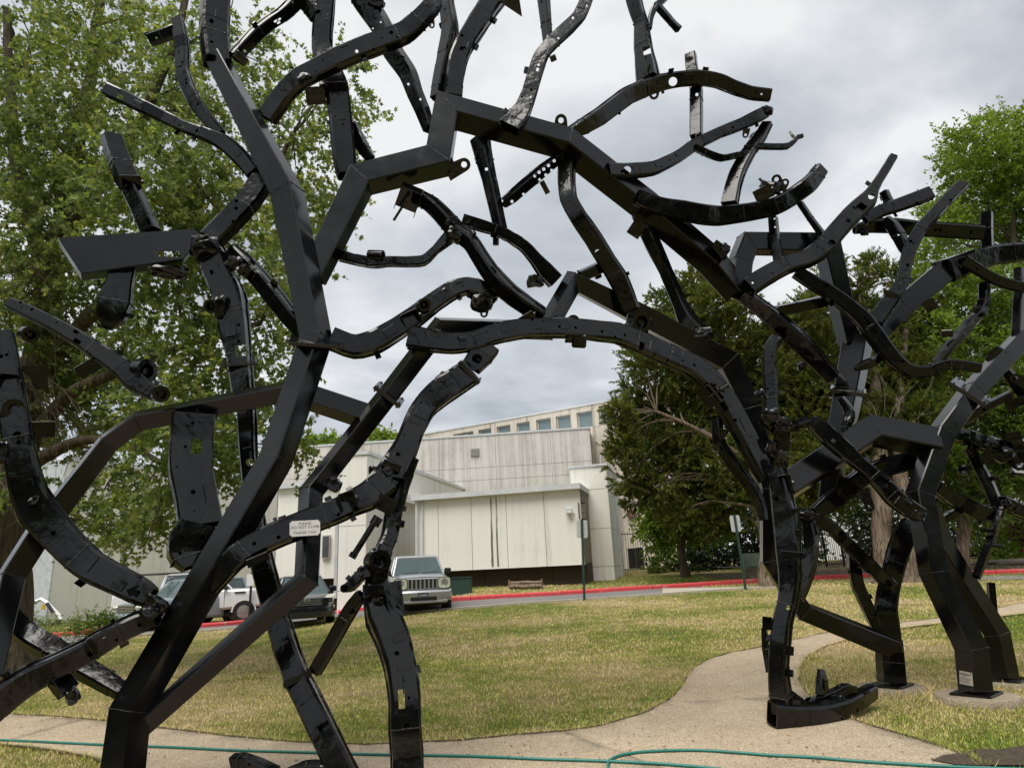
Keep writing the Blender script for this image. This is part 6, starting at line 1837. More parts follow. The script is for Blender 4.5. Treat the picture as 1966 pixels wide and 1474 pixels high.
bl = [(1895, 1030, 26), (1930, 1040, 30), (1960, 1030, 30), (1910, 1000, 28), (1950, 990, 28), (1990, 1010, 40), (1900, 1060, 18), (1940, 1065, 18)]
make_tree('shrub', 'bright green rounded shrub mass at the far right behind the flat stones', 'shrub', [],
    [(x, y, r, 33 + g1.normal(0, .6), r * r / 700 + .3, 1.0) for x, y, r in bl], 'oval', M['leaf_bright'], M['bark_dark'], .17, 40, 10, .4, 33, droop=.1)
make_tree('shrub', 'small dark red-leaved shrub at the right edge', 'shrub', [],
    [(1958, 1012, 14, 31, .8, 1), (1968, 1030, 14, 31, .8, 1)], 'oval', M['leaf_red'], M['bark_dark'], .12, 60, 10, .3, 34, droop=.1)
# small ivy-clad tree and shrubs at the fence
make_tree('small_tree', 'small smooth-trunked tree with yellow-green leaves before the picket fence', 'tree',
    [[(1315, 1106, 30, 11), (1312, 1080, 30, 7.5), (1309, 1040, 30, 7), (1311, 1010, 30, 5)]],
    [(1260, 1000, 22, 30.4, .9, 1), (1300, 1000, 30, 30.2, 1.3, 1), (1345, 1000, 30, 30.2, 1.3, 1), (1270, 1030, 20, 30.5, .7, 1), (1250, 980, 14, 30.6, .5, 1), (1350, 1020, 20, 30.2, .7, 1), (1320, 980, 26, 30.4, 1.0, 1), (1285, 975, 22, 30.4, .8, 1), (1240, 1010, 16, 30.2, .6, 1), (1380, 1010, 20, 30.2, .7, 1)],
    'oval', M['leaf_bright'], M['bark_dark'], .16, 110, 9, .45, 35, droop=.3)
# the mass of evergreen shrubbery behind the fence, one object each side of the gate
def hedge(label, bl, seed, mat='leaf_dark', size=.16, tw=70):
    g1 = np.random.default_rng(seed)
    return make_tree('shrub', label, 'shrub', [], [(x, y, r, Y + g1.normal(0, .3), r * r / 700 + .3, 1.0) for x, y, r, Y in bl], 'oval', M[mat], M['bark_dark'], size, tw, 8, .4, seed, droop=.2)[1]
cnt += hedge('tall dark green shrub behind the fence right of the black units', [(1262, 1060, 22, 34), (1280, 1030, 22, 34), (1262, 1085, 16, 33), (1295, 1070, 24, 33.5)], 41, 'leaf_shrub')
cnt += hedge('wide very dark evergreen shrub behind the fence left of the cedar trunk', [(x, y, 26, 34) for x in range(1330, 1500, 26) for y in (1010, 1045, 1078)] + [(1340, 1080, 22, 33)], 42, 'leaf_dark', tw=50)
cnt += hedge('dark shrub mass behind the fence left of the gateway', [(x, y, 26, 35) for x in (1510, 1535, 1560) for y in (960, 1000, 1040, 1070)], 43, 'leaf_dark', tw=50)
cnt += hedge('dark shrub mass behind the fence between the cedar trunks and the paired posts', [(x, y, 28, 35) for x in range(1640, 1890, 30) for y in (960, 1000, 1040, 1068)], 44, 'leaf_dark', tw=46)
cnt += hedge('high leafy bush arching above the gateway', [(1590, 970, 26, 36), (1625, 965, 28, 36), (1650, 990, 24, 36), (1575, 990, 18, 36)], 45, 'leaf_shrub', tw=60)
# far trees above the roof
bl = [(600, 858, 20), (632, 852, 22), (660, 862, 16), (690, 850, 14), (715, 842, 14), (745, 838, 14), (765, 845, 12), (800, 852, 14), (575, 868, 12)]
make_tree('roadside_tree', 'round bright green treetops showing above the pale roof', 'tree', [],
    [(x, y + 8, r, 62, r * r / 200 + .4, 1.0) for x, y, r in bl], 'oval', M['leaf_bright'], M['bark_dark'], .42, 40, 9, .8, 51, droop=.0, inner_limbs=False)
# a low line of far trees closing the horizon on both sides
for k, (x0_, x1_, Yt, lab) in enumerate(((1990, 2500, 60, 'hazy dark tree line beyond the right edge'), (-500, -40, 60, 'dark tree line beyond the left edge'))):
    make_tree('tree_line', lab, 'trees', [], [(x, 1020 - 20 * (i % 3), 90, Yt, 3, .5) for i, x in enumerate(range(x0_, x1_, 110))], 'oval', M['leaf_cedar'], M['bark_dark'], .6, 40, 8, 1.2, 60 + k, droop=.1, inner_limbs=False)
# unseen belt of trees added behind the camera to darken reflections in the glossy paint
gb = np.random.default_rng(90)
bt = empty('added_tree_belt', (0, -22, 0), 'belt of dark green trees added out of view behind the viewpoint for the paint to reflect', 'trees')
ang = gb.uniform(R(148), R(345), 11000); rad = gb.uniform(20, 26, 11000); hh = gb.random(11000) ** .8
top = 9.0 + 2.5 * np.sin(ang * 9) + 1.5 * np.sin(ang * 23) + 6.0 * (ang < R(215))  # taller at the left, to darken the tube faces turned that way
pos_ = np.stack([np.cos(ang) * rad * 1.25, np.sin(ang) * rad, .2 + hh * top], 1)
leaves_mesh('foliage', pos_, 1.5, 'oval', M['leaf_shrub'], bt, gb, .1, kind='stuff')
bm = bmesh.new()
for a_ in range(150, 345, 12):
    x_, y_ = math.cos(R(a_)) * 28, math.sin(R(a_)) * 23; cyl(bm, (x_, y_, -.3), (x_ + 1, y_, 8), .35, .2, 8)
bm_obj('trunks', bm, M['bark_dark'], bt, kind='stuff')
# clipped low bushes by the parked silver vehicle
g1 = np.random.default_rng(71)
make_tree('shrub', 'loose low green bush beside the headlamp of the silver-blue vehicle', 'shrub', [],
    [(185, 1196, 16, 22.0, 1, 1), (165, 1206, 16, 22.0, 1, 1), (200, 1206, 14, 22, .8, 1), (215, 1196, 12, 22, .6, 1)], 'oval', M['leaf_shrub'], M['bark_dark'], .07, 70, 9, .3, 61, droop=.0, grow_up=.4)
make_tree('shrub', 'straggling low bush left of the red kerb end', 'shrub', [],
    [(70, 1200, 14, 23, .8, 1), (95, 1206, 16, 23, .9, 1), (120, 1214, 15, 22, .8, 1), (140, 1218, 12, 22, .6, 1), (50, 1196, 12, 23, .6, 1), (148, 1192, 9, 24, .4, 1)], 'oval', M['leaf_a'], M['bark_dark'], .06, 60, 8, .3, 62, droop=.0, grow_up=.4)
print('leaves', cnt)
# ------------------------------------------------------------------ vehicles
def loft(bm, secs):
    """secs: list of rings (lists of equal length of points)"""
    rg = [[bm.verts.new(p) for p in s] for s in secs]; k = len(rg[0])
    for a, b in zip(rg, rg[1:]):
        for j in range(k): bm.faces.new((a[j], a[(j + 1) % k], b[(j + 1) % k], b[j]))
    bm.faces.new(rg[0]); bm.faces.new(rg[-1]); bmesh.ops.recalc_face_normals(bm, faces=bm.faces)

def vehicle(name, label, cat, px, py, yaw, spec):
    """front faces +x in its own axes; (px, py) = where the middle of its front touches the ground"""
    p = GP(px, py)
    q = Matrix.Rotation(yaw, 3, 'Z')
    slope = Vector((0, 0, 1))
    L, W, H = spec['L'], spec['W'], spec['H']
    c = p - q @ Vector((L / 2, 0, 0)); z = terrain(p.x, p.y) + .015
    root = empty(name, (c.x, c.y, z), label, cat)
    z2 = terrain((c - q @ Vector((L / 2 * .8, 0, 0))).x, (c - q @ Vector((L / 2 * .8, 0, 0))).y) - z
    pit = -math.atan2(z2, L * .9) * -1
    root.rotation_euler = (0, math.atan2(z2, L * .9) * 1.0, yaw)
    pm = spec['paint']
    def add(nm, bm, mat, par=None, sh=28):
        me = bpy.data.meshes.new(nm)
        bm.normal_update()
        for f in bm.faces: f.smooth = True
        for e in bm.edges:
            if len(e.link_faces) != 2 or e.calc_face_angle(4) > R(sh): e.smooth = False
        bm.to_mesh(me); bm.free()
        o = bpy.data.objects.new(nm, me); COL.objects.link(o); me.materials.append(mat); o.parent = par or root
        return o
    hw = W / 2
    # body: stations along x: (x, z_bottom, z_top, half width)
    bm = bmesh.new(); secs = []
    for x, zb, zt, w in spec['body']:
        x = x * L / 2
        r_ = .10; zt_ = zt; mid = zb + (zt - zb) * .55
        half = [(w * .93, zb), (w, zb + .08), (w, mid), (w * .985, zt_ - r_), (w * .94, zt_ - r_ * .3), (w * .80, zt_), (w * .35, zt_ + .018)]
        secs.append([Vector((x, y, zz)) for y, zz in half] + [Vector((x, -y, zz)) for y, zz in reversed(half)])
    loft(bm, secs); add('body', bm, pm)
    # cabin
    (xb0, xb1, xt0, xt1, wb, wt, zb, zr) = spec['cab']
    fb = [(xb0, wb), (xb1, wb)]
    B = {'fl': (xb1, wb, zb), 'fr': (xb1, -wb, zb), 'bl': (xb0, wb, zb), 'br': (xb0, -wb, zb)}
    Tt = {'fl': (xt1, wt, zr), 'fr': (xt1, -wt, zr), 'bl': (xt0, wt, zr), 'br': (xt0, -wt, zr)}
    B = {k_: Vector(v_) for k_, v_ in B.items()}; Tt = {k_: Vector(v_) for k_, v_ in Tt.items()}
    ins = lambda a, b: a.lerp(b, .5)
    def pane(nm, a, b, c_, d_, mat=M['glass'], th=.0):
        bm = bmesh.new(); cen = (a + b + c_ + d_) / 4
        vs = [bm.verts.new(v) for v in (a, b, c_, d_)]; f = bm.faces.new(vs)
        nn = (b - a).cross(c_ - a).normalized(); out = nn if nn.dot(cen - Vector((0, 0, (zb + zr) / 2))) > 0 else -nn
        r_ = bmesh.ops.extrude_face_region(bm, geom=[f])
        for v in [g_ for g_ in r_['geom'] if isinstance(g_, bmesh.types.BMVert)]: v.co -= out * .02
        bmesh.ops.recalc_face_normals(bm, faces=bm.faces); add(nm, bm, mat)
    e = .04
    pane('windscreen', B['fl'], B['fr'], Tt['fr'], Tt['fl'])
    pane('rear_window', B['br'], B['bl'], Tt['bl'], Tt['br'])
    xm = spec.get('bpillar', [0.0])
    for side in ('l', 'r'):
        cuts = [0.0] + xm + [1.0]
        for u0, u1 in zip(cuts, cuts[1:]):
            a = B['b' + side].lerp(B['f' + side], u0); b = B['b' + side].lerp(B['f' + side], u1)
            c_ = Tt['b' + side].lerp(Tt['f' + side], u1); d_ = Tt['b' + side].lerp(Tt['f' + side], u0)
            pane('side_window', a, b, c_, d_)
    for side in ('l', 'r'):
        for a_, b_, r0_ in [(B['f' + side], Tt['f' + side], .035), (B['b' + side], Tt['b' + side], .06)] + [(B['b' + side].lerp(B['f' + side], u), Tt['b' + side].lerp(Tt['f' + side], u), .035) for u in xm]:
            bm = bmesh.new(); tube_path(bm, [a_, b_], r0_, 6); add('pillar', bm, pm)
    bm = bmesh.new(); rs = []
    for x, w, zz in ((xt0 - .03, wt * .97, zr - .015), (xt0 + .05, wt + .03, zr + .03), ((xt0 + xt1) / 2, wt + .03, zr + .05), (xt1 - .1, wt + .03, zr + .035), (xt1 + .04, wt * .97, zr - .01)):
        rs.append([Vector((x, w, zz - .05)), Vector((x, w, zz - .01)), Vector((x, w * .85, zz + .012)), Vector((x, -w * .85, zz + .012)), Vector((x, -w, zz - .01)), Vector((x, -w, zz - .05))])
    loft(bm, rs); add('roof', bm, pm)
    bm = bmesh.new(); box(bm, ((xb0 + xb1) / 2 - .15, 0, zb + .05), ((xb1 - xb0) * .45, wb * 1.3, .36), bev=.05); add('seats', bm, M['plastic'])
    # wheels
    wr, ww = spec.get('wr', .36), .24
    for x in spec['axles']:
        for s in (-1, 1):
            y = s * (hw - ww / 2 + .03)
            bm = bmesh.new(); cyl(bm, (x, y - ww / 2, wr), (x, y + ww / 2, wr), wr, seg=28)
            es = [e_ for e_ in bm.edges if e_.calc_length() < .2 and abs(e_.verts[0].co.y - e_.verts[1].co.y) < .001]
            bmesh.ops.bevel(bm, geom=es, offset=.03, segments=2, affect='EDGES')
            wl_ = add('tyre', bm, M['tyre'])
            bm = bmesh.new(); yo = y + s * (ww / 2 + .004)
            cyl(bm, (x, yo - s * .02, wr), (x, yo, wr), wr * .62, seg=24)
            for k in range(6):
                a = k * math.pi / 3
                box(bm, (x + math.cos(a) * wr * .34, yo + s * .008, wr + math.sin(a) * wr * .34), (wr * .5, .02, .05), Matrix.Rotation(-a, 3, 'Y'))
            cyl(bm, (x, yo, wr), (x, yo + s * .03, wr), .06, seg=12)
            add('rim', bm, M['rim'], wl_)
            bm = bmesh.new()           # dark arch above the wheel, painted lip
            n = 14; r0_, r1_ = wr + .02, wr + .075
            yy = s * (hw + .002)
            a_ = []; b_ = []
            for k in range(n + 1):
                an = math.pi * k / n
                a_.append(bm.verts.new((x + r1_ * math.cos(an), yy + s * .012, wr + r1_ * math.sin(an)))); b_.append(bm.verts.new((x + r0_ * math.cos(an), yy + s * .012, wr + r0_ * math.sin(an))))
            for k in range(n): bm.faces.new((a_[k], a_[k + 1], b_[k + 1], b_[k]))
            add('wheel_arch', bm, spec.get('arch', M['plastic']))
            bm = bmesh.new(); cyl(bm, (x, yy - s * .10, wr), (x, yy + s * .003, wr), r0_, seg=24); add('wheel_well', bm, M['plastic'])
    xf = spec['body'][-1][0] * L / 2
    spec['front'](add, xf, hw, spec)
    for s in (-1, 1):
        bm = bmesh.new(); my = wb + .16
        box(bm, (xb1 - .25, s * my, zb + .12), (.12, .22, .19), bev=.03); box(bm, (xb1 - .22, s * (my - .13), zb + .03), (.06, .12, .05))
        add('door_mirror', bm, spec.get('mirror', M['plastic']))
    for s in (-1, 1):
        for dx in spec.get('handles', ()):
            bm = bmesh.new(); box(bm, (dx, s * (hw + .01), zb - .14), (.2, .03, .035), bev=.008); add('door_handle', bm, M['chrome'] if name != 'pickup_truck' else M['plastic'])
        for dx in spec.get('seams', ()):
            bm = bmesh.new(); box(bm, (dx, s * (hw + .0005), zb - .34), (.012, .012, .62)); add('door_seam', bm, M['plastic'])
    bm = bmesh.new(); box(bm, (0, 0, .32), (L * .8, W * .8, .12)); add('underbody', bm, M['plastic'])
    return root, add

def octa(bm, x, y, z, w, h, cx, d=.03):
    o = [(-w + cx, -h), (w - cx, -h), (w, -h + cx), (w, h - cx), (w - cx, h), (-w + cx, h), (-w, h - cx), (-w, -h + cx)]
    vs = [bm.verts.new((x + d, y + a, z + b)) for a, b in o]; f = bm.faces.new(vs)
    r_ = bmesh.ops.extrude_face_region(bm, geom=[f])
    for v in [g_ for g_ in r_['geom'] if isinstance(g_, bmesh.types.BMVert)]: v.co.x -= d * 2
    bmesh.ops.recalc_face_normals(bm, faces=bm.faces)

def car_text(root, body, x, y, z, size, mat, name, par=None, rot=None):
    cu = bpy.data.curves.new(name, 'FONT'); cu.body = body; cu.size = size; cu.align_x = 'CENTER'; cu.align_y = 'CENTER'; cu.extrude = .002
    to = bpy.data.objects.new('tmp_txt', cu); COL.objects.link(to); bpy.context.view_layer.update()
    me = bpy.data.meshes.new_from_object(to.evaluated_get(bpy.context.evaluated_depsgraph_get())); bpy.data.objects.remove(to)
    # text faces +x: its x axis -> +y, its y axis -> +z
    Mx = Matrix(((0, 0, 1, x), (1, 0, 0, y), (0, 1, 0, z), (0, 0, 0, 1)))
    me.transform(Mx); me.materials.clear(); me.materials.append(mat)
    o = bpy.data.objects.new(name, me); COL.objects.link(o); o.parent = par or root
    return o

def front_suv(add, xf, hw, sp):
    bm = bmesh.new(); box(bm, (xf - .005, 0, .93), (.05, 1.36, .34), bev=.02); gr = add('grille', bm, M['silver'])
    for k in range(7):
        bm = bmesh.new(); box(bm, (xf + .024, (k - 3) * .128, .93), (.012, .072, .27), bev=.004); add('slot', bm, M['plastic'], gr)
    for s in (-1, 1):
        bm = bmesh.new(); octa(bm, xf + .005, s * .67, .94, .205, .175, .06, .03); hl = add('headlight', bm, M['plastic'])
        bm = bmesh.new(); octa(bm, xf + .02, s * .67, .94, .185, .155, .055, .03); add('lamp_glass', bm, M['lamp'], hl)
        bm = bmesh.new(); cyl(bm, (xf + .0, s * .68, .97), (xf + .058, s * .68, .97), .105, seg=18); add('lens', bm, M['rim'], hl)
        bm = bmesh.new(); cyl(bm, (xf + .0, s * .66, .83), (xf + .06, s * .66, .83), .045, seg=12); add('indicator_lens', bm, M['white'], hl)
    bm = bmesh.new(); secs = []
    for y in (-.92, -.86, -.6, 0, .6, .86, .92):
        d = .16 if abs(y) < .7 else (.10 if abs(y) < .9 else -.05)
        secs.append([Vector((xf - .2, y, .40)), Vector((xf + d - .03, y, .42)), Vector((xf + d, y, .50)), Vector((xf + d, y, .68)), Vector((xf + d - .05, y, .735)), Vector((xf - .2, y, .74))])
    loft(bm, secs); bp = add('front_bumper', bm, M['silver'])
    bm = bmesh.new(); box(bm, (xf + .155, 0.02, .50), (.03, .80, .12), bev=.01); add('lower_grille', bm, M['plastic'], bp)
    bm = bmesh.new(); box(bm, (xf + .07, 0, .405), (.2, 1.5, .09), bev=.02); add('valance', bm, simple('grey_plastic', (.25, .26, .26), .6), bp)
    bm = bmesh.new(); box(bm, (xf + .178, 0.0, .60), (.012, .31, .165), bev=.004); pl = add('number_plate', bm, M['plate'], bp)
    car_text(None, 'CHENE', xf + .187, 0, .595, .075, M['white'], 'plate_text', pl)
    car_text(None, 'Jeep', xf - .03, 0, 1.135, .05, M['plastic'], 'badge_text', gr)
    bm = bmesh.new(); loft(bm, [[Vector((x, y, z)) for y, z in ((-w, zz - .02), (-w * .8, zz + .03), (0, zz + .045), (w * .8, zz + .03), (w, zz - .02), (0, zz - .06))] for x, w, zz in ((xf - 1.05, .72, 1.17), (xf - .6, .74, 1.17), (xf - .2, .70, 1.145), (xf - .02, .62, 1.10))]); add('bonnet', bm, M['silver'])
    bm = bmesh.new(); tube_path(bm, [(xf - 1.02, .6, 1.25), (xf - 1.0, .1, 1.22)], .012, 5); tube_path(bm, [(xf - 1.02, 0, 1.25), (xf - 1.0, -.5, 1.22)], .012, 5); add('wiper', bm, M['plastic'])
suv = dict(L=4.35, W=1.84, H=1.80, paint=M['silver'], mirror=M['plastic'],
    body=[(-1, .45, 1.0, .84), (-.97, .36, 1.12, .90), (-.5, .34, 1.16, .915), (.1, .34, 1.17, .915), (.4, .34, 1.165, .915), (.62, .36, 1.145, .91), (.88, .40, 1.11, .88), (.96, .42, 1.08, .84)],
    cab=(-2.05, .98, -1.85, .42, .82, .66, 1.14, 1.72), bpillar=[.3, .62], axles=(-1.3, 1.37), wr=.365, front=front_suv, handles=(-.5, .45), seams=(-.1, .95), arch=M['silver'])
vehicle('parked_suv', 'boxy silver four-wheel-drive with seven-slot grille and dark front plate facing the camera', 'car', 812, 1178, R(-90 + 14), suv)

def front_cross(add, xf, hw, sp):
    bm = bmesh.new(); box(bm, (xf + .0, 0, .72), (.06, 1.0, .26), bev=.02); gr = add('grille', bm, M['plastic'])
    for k in range(5):
        bm = bmesh.new(); box(bm, (xf + .035, 0, .63 + k * .05), (.012, .9, .014)); add('slat', bm, M['rim'], gr)
    for s in (-1, 1):
        bm = bmesh.new(); b0 = [Vector((xf + .01, s * .52, .84)), Vector((xf - .02, s * .72, .83)), Vector((xf - .22, s * .885, .90)), Vector((xf - .30, s * .885, .97)), Vector((xf - .06, s * .60, .92))]
        vs = [bm.verts.new(v + Vector((.04, s * .03, .0))) for v in b0]; f = bm.faces.new(vs); r_ = bmesh.ops.extrude_face_region(bm, geom=[f])
        for v in [g_ for g_ in r_['geom'] if isinstance(g_, bmesh.types.BMVert)]: v.co.x -= .08
        bmesh.ops.recalc_face_normals(bm, faces=bm.faces); add('headlight', bm, M['lamp'])
        for k in range(3):
            bm = bmesh.new(); box(bm, (xf + .0 - k * .01, s * (.74 - k * .02), .66 - k * .07), (.05, .14, .022), Matrix.Rotation(s * .3, 3, 'X')); add('running_light', bm, M['lamp'])
    bm = bmesh.new(); n = 20
    pts = [Vector((xf + .055, .10 * math.cos(2 * math.pi * k / n), .76 + .065 * math.sin(2 * math.pi * k / n))) for k in range(n + 1)]
    tube_path(bm, pts, .011, 6); bd = add('badge', bm, M['chrome'])
    bm = bmesh.new(); box(bm, (xf + .058, 0, .76), (.012, .21, .028)); add('badge_bar', bm, M['chrome'], bd)
    bm = bmesh.new(); secs = []
    for y in (-.90, -.8, -.5, 0, .5, .8, .90):
        d = .10 if abs(y) < .7 else (.02 if abs(y) < .85 else -.15)
        secs.append([Vector((xf - .25, y, .22)), Vector((xf + d, y, .25)), Vector((xf + d + .02, y, .36)), Vector((xf + d, y, .56)), Vector((xf - .25, y, .60))])
    loft(bm, secs); bp = add('front_bumper', bm, M['black_paint'])
    bm = bmesh.new(); box(bm, (xf + .11, 0, .36), (.03, .95, .12)); add('lower_grille', bm, M['plastic'], bp)
cross = dict(L=4.5, W=1.84, H=1.66, paint=M['black_paint'], mirror=M['black_paint'], pill=True,
    body=[(-1, .45, .95, .78), (-.96, .30, 1.0, .88), (-.4, .26, 1.02, .915), (.2, .26, 1.02, .915), (.5, .28, 1.0, .91), (.78, .30, .95, .90), (.93, .32, .88, .84), (.99, .34, .82, .70)],
    cab=(-2.0, 1.12, -1.55, .22, .82, .60, 1.0, 1.56), bpillar=[.33, .66], axles=(-1.35, 1.4), wr=.35, front=front_cross, handles=(-.5, .5), seams=(-.1, 1.0))
vehicle('parked_crossover', 'glossy black crossover with oval chrome badge, partly hidden by the steel tubes', 'car', 588, 1204, R(-90 + 22), cross)

def front_pick(add, xf, hw, sp):
    bm = bmesh.new(); box(bm, (xf + .02, 0, .95), (.06, 1.3, .42), bev=.03); gr = add('grille', bm, M['chrome'])
    bm = bmesh.new(); box(bm, (xf + .12, 0, .62), (.25, 1.95, .26), bev=.04); add('front_bumper', bm, M['chrome'])
    for s in (-1, 1):
        bm = bmesh.new(); box(bm, (xf - .02, s * .82, 1.0), (.14, .3, .36), bev=.03); add('headlight', bm, M['lamp'])
        bm = bmesh.new(); box(bm, (xf - 1.12, s * (hw + .012), 1.13), (.42, .02, .07), bev=.01); add('fender_badge', bm, M['plastic'])
    bm = bmesh.new(); box(bm, (-1.9, 0, 1.35), (2.2, 1.7, .06)); add('bed_cover', bm, M['plastic'])
    bm = bmesh.new()
    for y in (-.85, .85):
        tube_path(bm, [(-2.7, y, 1.3), (-2.7, y, 1.98), (1.2, y, 2.0)], .03, 6)
    for x in (-2.7, -1.4, 0, 1.1): cyl(bm, (x, -.85, 1.99), (x, .85, 1.99), .03, seg=6)
    add('ladder_rack', bm, M['plastic'])
pick = dict(L=5.8, W=2.0, H=1.95, paint=M['white_paint'], mirror=M['plastic'],
    body=[(-1, .62, 1.25, .96), (-.97, .55, 1.30, .985), (-.3, .52, 1.32, 1.0), (.25, .50, 1.30, 1.0), (.45, .52, 1.28, 1.0), (.75, .55, 1.25, .99), (.95, .60, 1.18, .96), (1.0, .62, 1.12, .90)],
    cab=(-1.2, 1.45, -1.05, .75, .90, .74, 1.27, 1.90), bpillar=[.45], axles=(-1.75, 1.95), wr=.40, front=front_pick, handles=(-.35, .5), seams=(.05, 1.2, -1.25), arch=M['white_paint'])
vehicle('pickup_truck', 'white full-size pickup truck seen side-on between the angled steel tubes', 'pickup truck', 524, 1190, R(10), pick)
def front_left(add, xf, hw, sp):
    bm = bmesh.new(); box(bm, (xf + .02, 0, .80), (.06, 1.15, .24), bev=.02); gr = add('grille', bm, M['plastic'])
    for k in range(4):
        bm = bmesh.new(); box(bm, (xf + .055, 0, .72 + k * .055), (.012, 1.05, .016)); add('slat', bm, M['chrome'], gr)
    for s in (-1, 1):
        bm = bmesh.new(); box(bm, (xf - .06, s * .74, .82), (.22, .34, .17), bev=.05); hl = add('headlight', bm, M['lamp'])
        for k in range(3):
            bm = bmesh.new(); cyl(bm, (xf + .03, s * (.64 + k * .1), .82), (xf + .065, s * (.64 + k * .1), .82), .04, seg=12); add('lens', bm, M['chrome'], hl)
    bm = bmesh.new(); box(bm, (xf + .05, 0, .48), (.3, 1.8, .26), bev=.06); add('front_bumper', bm, M['silver_blue'])
    bm = bmesh.new()
    for y in (-.62, .62): tube_path(bm, [(-1.7, y, 1.80), (-1.5, y, 1.86), (.3, y, 1.86), (.5, y, 1.80)], .02, 6)
    add('roof_rails', bm, M['chrome'])
lsuv = dict(L=4.7, W=1.88, H=1.80, paint=M['silver_blue'], mirror=M['plastic'],
    body=[(-1, .45, 1.0, .84), (-.97, .36, 1.08, .90), (-.5, .30, 1.12, .935), (.2, .30, 1.12, .935), (.5, .32, 1.09, .93), (.78, .34, 1.04, .91), (.93, .38, .98, .86), (.99, .40, .92, .76)],
    cab=(-2.2, 1.05, -1.95, .35, .84, .66, 1.10, 1.72), bpillar=[.3, .62], axles=(-1.4, 1.45), wr=.37, front=front_left, handles=(-.5, .5), seams=(-.1, 1.0))
vehicle('parked_suv', 'blue-silver sport utility vehicle with roof rails, nose to the low bushes at left', 'car', 238, 1214, R(-90 - 32), lsuv)

# ------------------------------------------------------------------ mini excavator behind the bushes
e = GP(110, 1200)
ex = empty('mini_excavator', e, 'small white mini excavator with a yellow cylinder guard, boom raised behind the bushes', 'excavator')
def W3(x, y, dy=0): return P3(x, y, e.y + dy)
bm = bmesh.new(); tube_path(bm, [W3(130, 1212), W3(112, 1180), W3(90, 1158)], .10, 4); bm_obj('boom', bm, M['white_paint'], ex)
bm = bmesh.new(); tube_path(bm, [W3(92, 1158), W3(79, 1150), W3(50, 1163)], .09, 4); am_ = bm_obj('dipper_arm', bm, M['white_paint'], ex)
bm = bmesh.new(); tube_path(bm, [W3(90, 1157, -.15), W3(102, 1175, -.15)], .07, 6); bm_obj('cylinder_sleeve', bm, M['plastic'], ex)
bm = bmesh.new(); tube_path(bm, [W3(50, 1159, -.12), W3(66, 1154, -.12)], .05, 6); bm_obj('arm_cylinder', bm, M['plastic'], ex)
bm = bmesh.new(); box(bm, W3(83, 1165, -.18), (.16, .04, .22)); bm_obj('guard_plate', bm, M['yellow'], ex)
bm = bmesh.new(); cyl(bm, W3(112, 1202, -.2), W3(112, 1202, .1), .30, seg=20); bm_obj('wheel', bm, M['tyre'], ex)
bm = bmesh.new(); box(bm, W3(125, 1204, .3), (1.3, .8, .35), bev=.05); bm_obj('chassis', bm, M['plastic'], ex)
ax, ay, az = view_frame(W3(58, 1163, -.14), 10)
quad_text(am_, 'Bobcat', W3(60, 1160.5, -.14), ax, ay, az, .16, M['ink'], 'lettering')

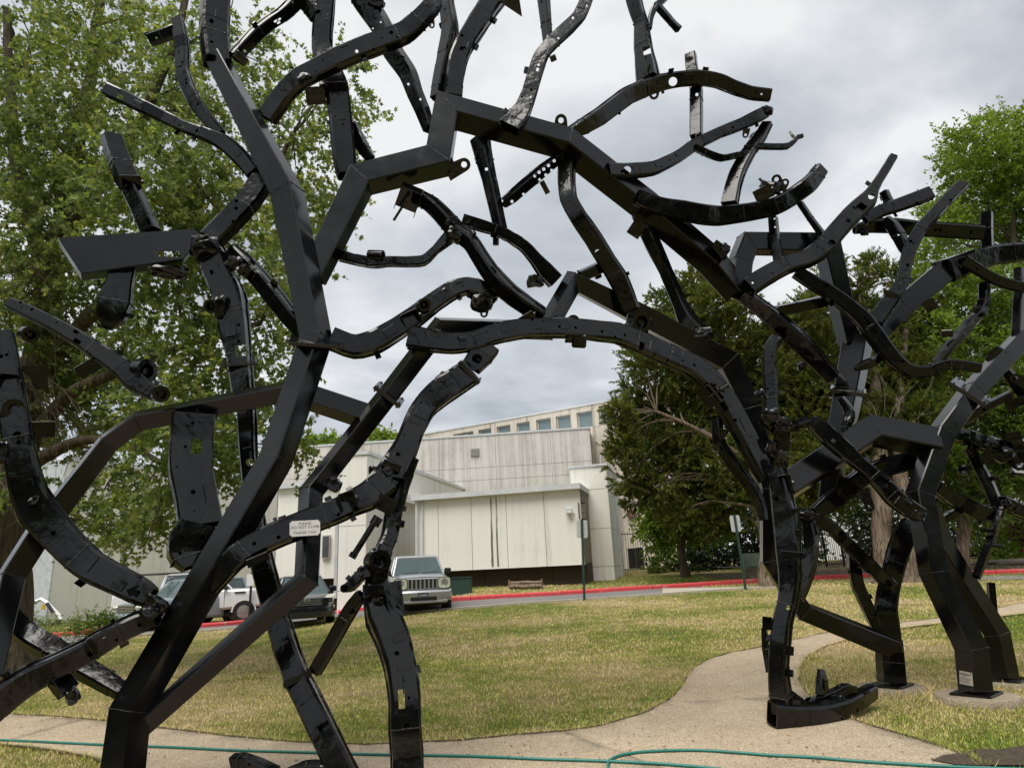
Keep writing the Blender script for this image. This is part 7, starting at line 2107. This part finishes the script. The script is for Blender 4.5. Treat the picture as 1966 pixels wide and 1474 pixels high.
# ------------------------------------------------------------------ birds on the sculpture
def bird(name, label, px, py, Y, hpx, face, mats, lean):
    foot = P3(px, py, Y); s = hpx * mpp(foot)
    root = empty(name, foot, label, 'bird')
    def W_(a, b, c): return foot + Vector((a * face, b, c)) * s
    bm = bmesh.new()      # body lofted along a curved spine, tail to crown
    spine = [(-.42, 0, -.20, .03), (-.30, 0, -.02, .06), (-.18, 0, .16, .13), (-.04, 0, .36, .19), (.06, 0, .56, .19), (.12, 0, .72, .13), (.16, 0, .82, .125), (.19, 0, .93, .12), (.19, 0, 1.02, .06)]
    if lean: spine = [(-.62, 0, .02, .03), (-.46, 0, .10, .06), (-.26, 0, .20, .12), (-.04, 0, .34, .18), (.16, 0, .48, .18), (.30, 0, .62, .12), (.38, 0, .72, .12), (.45, 0, .80, .11), (.50, 0, .86, .05)]
    d = catmull(spine, 4); tube_path(bm, [W_(a, b, c) for a, b, c, r_ in d], [r_ * s for *_, r_ in d], 12); bd = bm_obj('body', bm, mats[0], root, sharp=0)
    hx, hz = (.19, .93) if not lean else (.44, .80)
    bm = bmesh.new(); cyl(bm, W_(hx + .08, 0, hz), W_(hx + .26, 0, hz - .02), .035 * s, .004 * s, 8); bm_obj('beak', bm, mats[1], root)
    bm = bmesh.new(); bmesh.ops.create_uvsphere(bm, u_segments=12, v_segments=8, radius=.125 * s, matrix=Matrix.Translation(W_(hx - .01, 0, hz + .015))); bm_obj('head', bm, mats[1], root, sharp=0)
    for sd in (-1, 1):
        bm = bmesh.new(); bmesh.ops.create_uvsphere(bm, u_segments=8, v_segments=6, radius=.022 * s, matrix=Matrix.Translation(W_(hx + .05, sd * .105, hz + .04))); bm_obj('eye', bm, M['plastic'], root)
        bm = bmesh.new(); tube_path(bm, [W_(-.02 + .1 * lean, sd * .07, .26), W_(.0 + .1 * lean, sd * .07, .12), W_(-.02 + .1 * lean, sd * .07, 0)], .014 * s, 5)
        for t_ in (-.06, 0, .06): tube_path(bm, [W_(-.02 + .1 * lean, sd * .07, .005), W_(.09 + .1 * lean, sd * .07 + t_, .0)], .010 * s, 4)
        bm_obj('leg', bm, mats[1], root)
        bm = bmesh.new(); sp2 = [(-.40 - .1 * lean, .05, .02 + .06 * lean, .01), (-.2, .13, .2, .05), (.0 + .05 * lean, .16, .45, .07), (.08 + .12 * lean, .12, .60, .03)]
        d = catmull(sp2, 3); tube_path(bm, [W_(a, sd * b, c) for a, b, c, r_ in d], [r_ * s for *_, r_ in d], 7); bm_obj('wing', bm, mats[1], root, sharp=0)
bird('songbird', 'small bird with a dark head and pale breast perched on the thin upturned pipe', 1522, 266, 7.2, 15, -1, (simple('pale_breast_feathers', (.32, .30, .25), .9), simple('dark_head_feathers', (.03, .028, .025), .8)), 0)
bird('songbird', 'dark bird leaning left on top of the crumpled brackets of the curved rail', 1470, 358, 7.0, 20, -1, (simple('dark_feathers', (.022, .021, .02), .8), simple('black_feathers', (.012, .012, .012), .8)), 1)
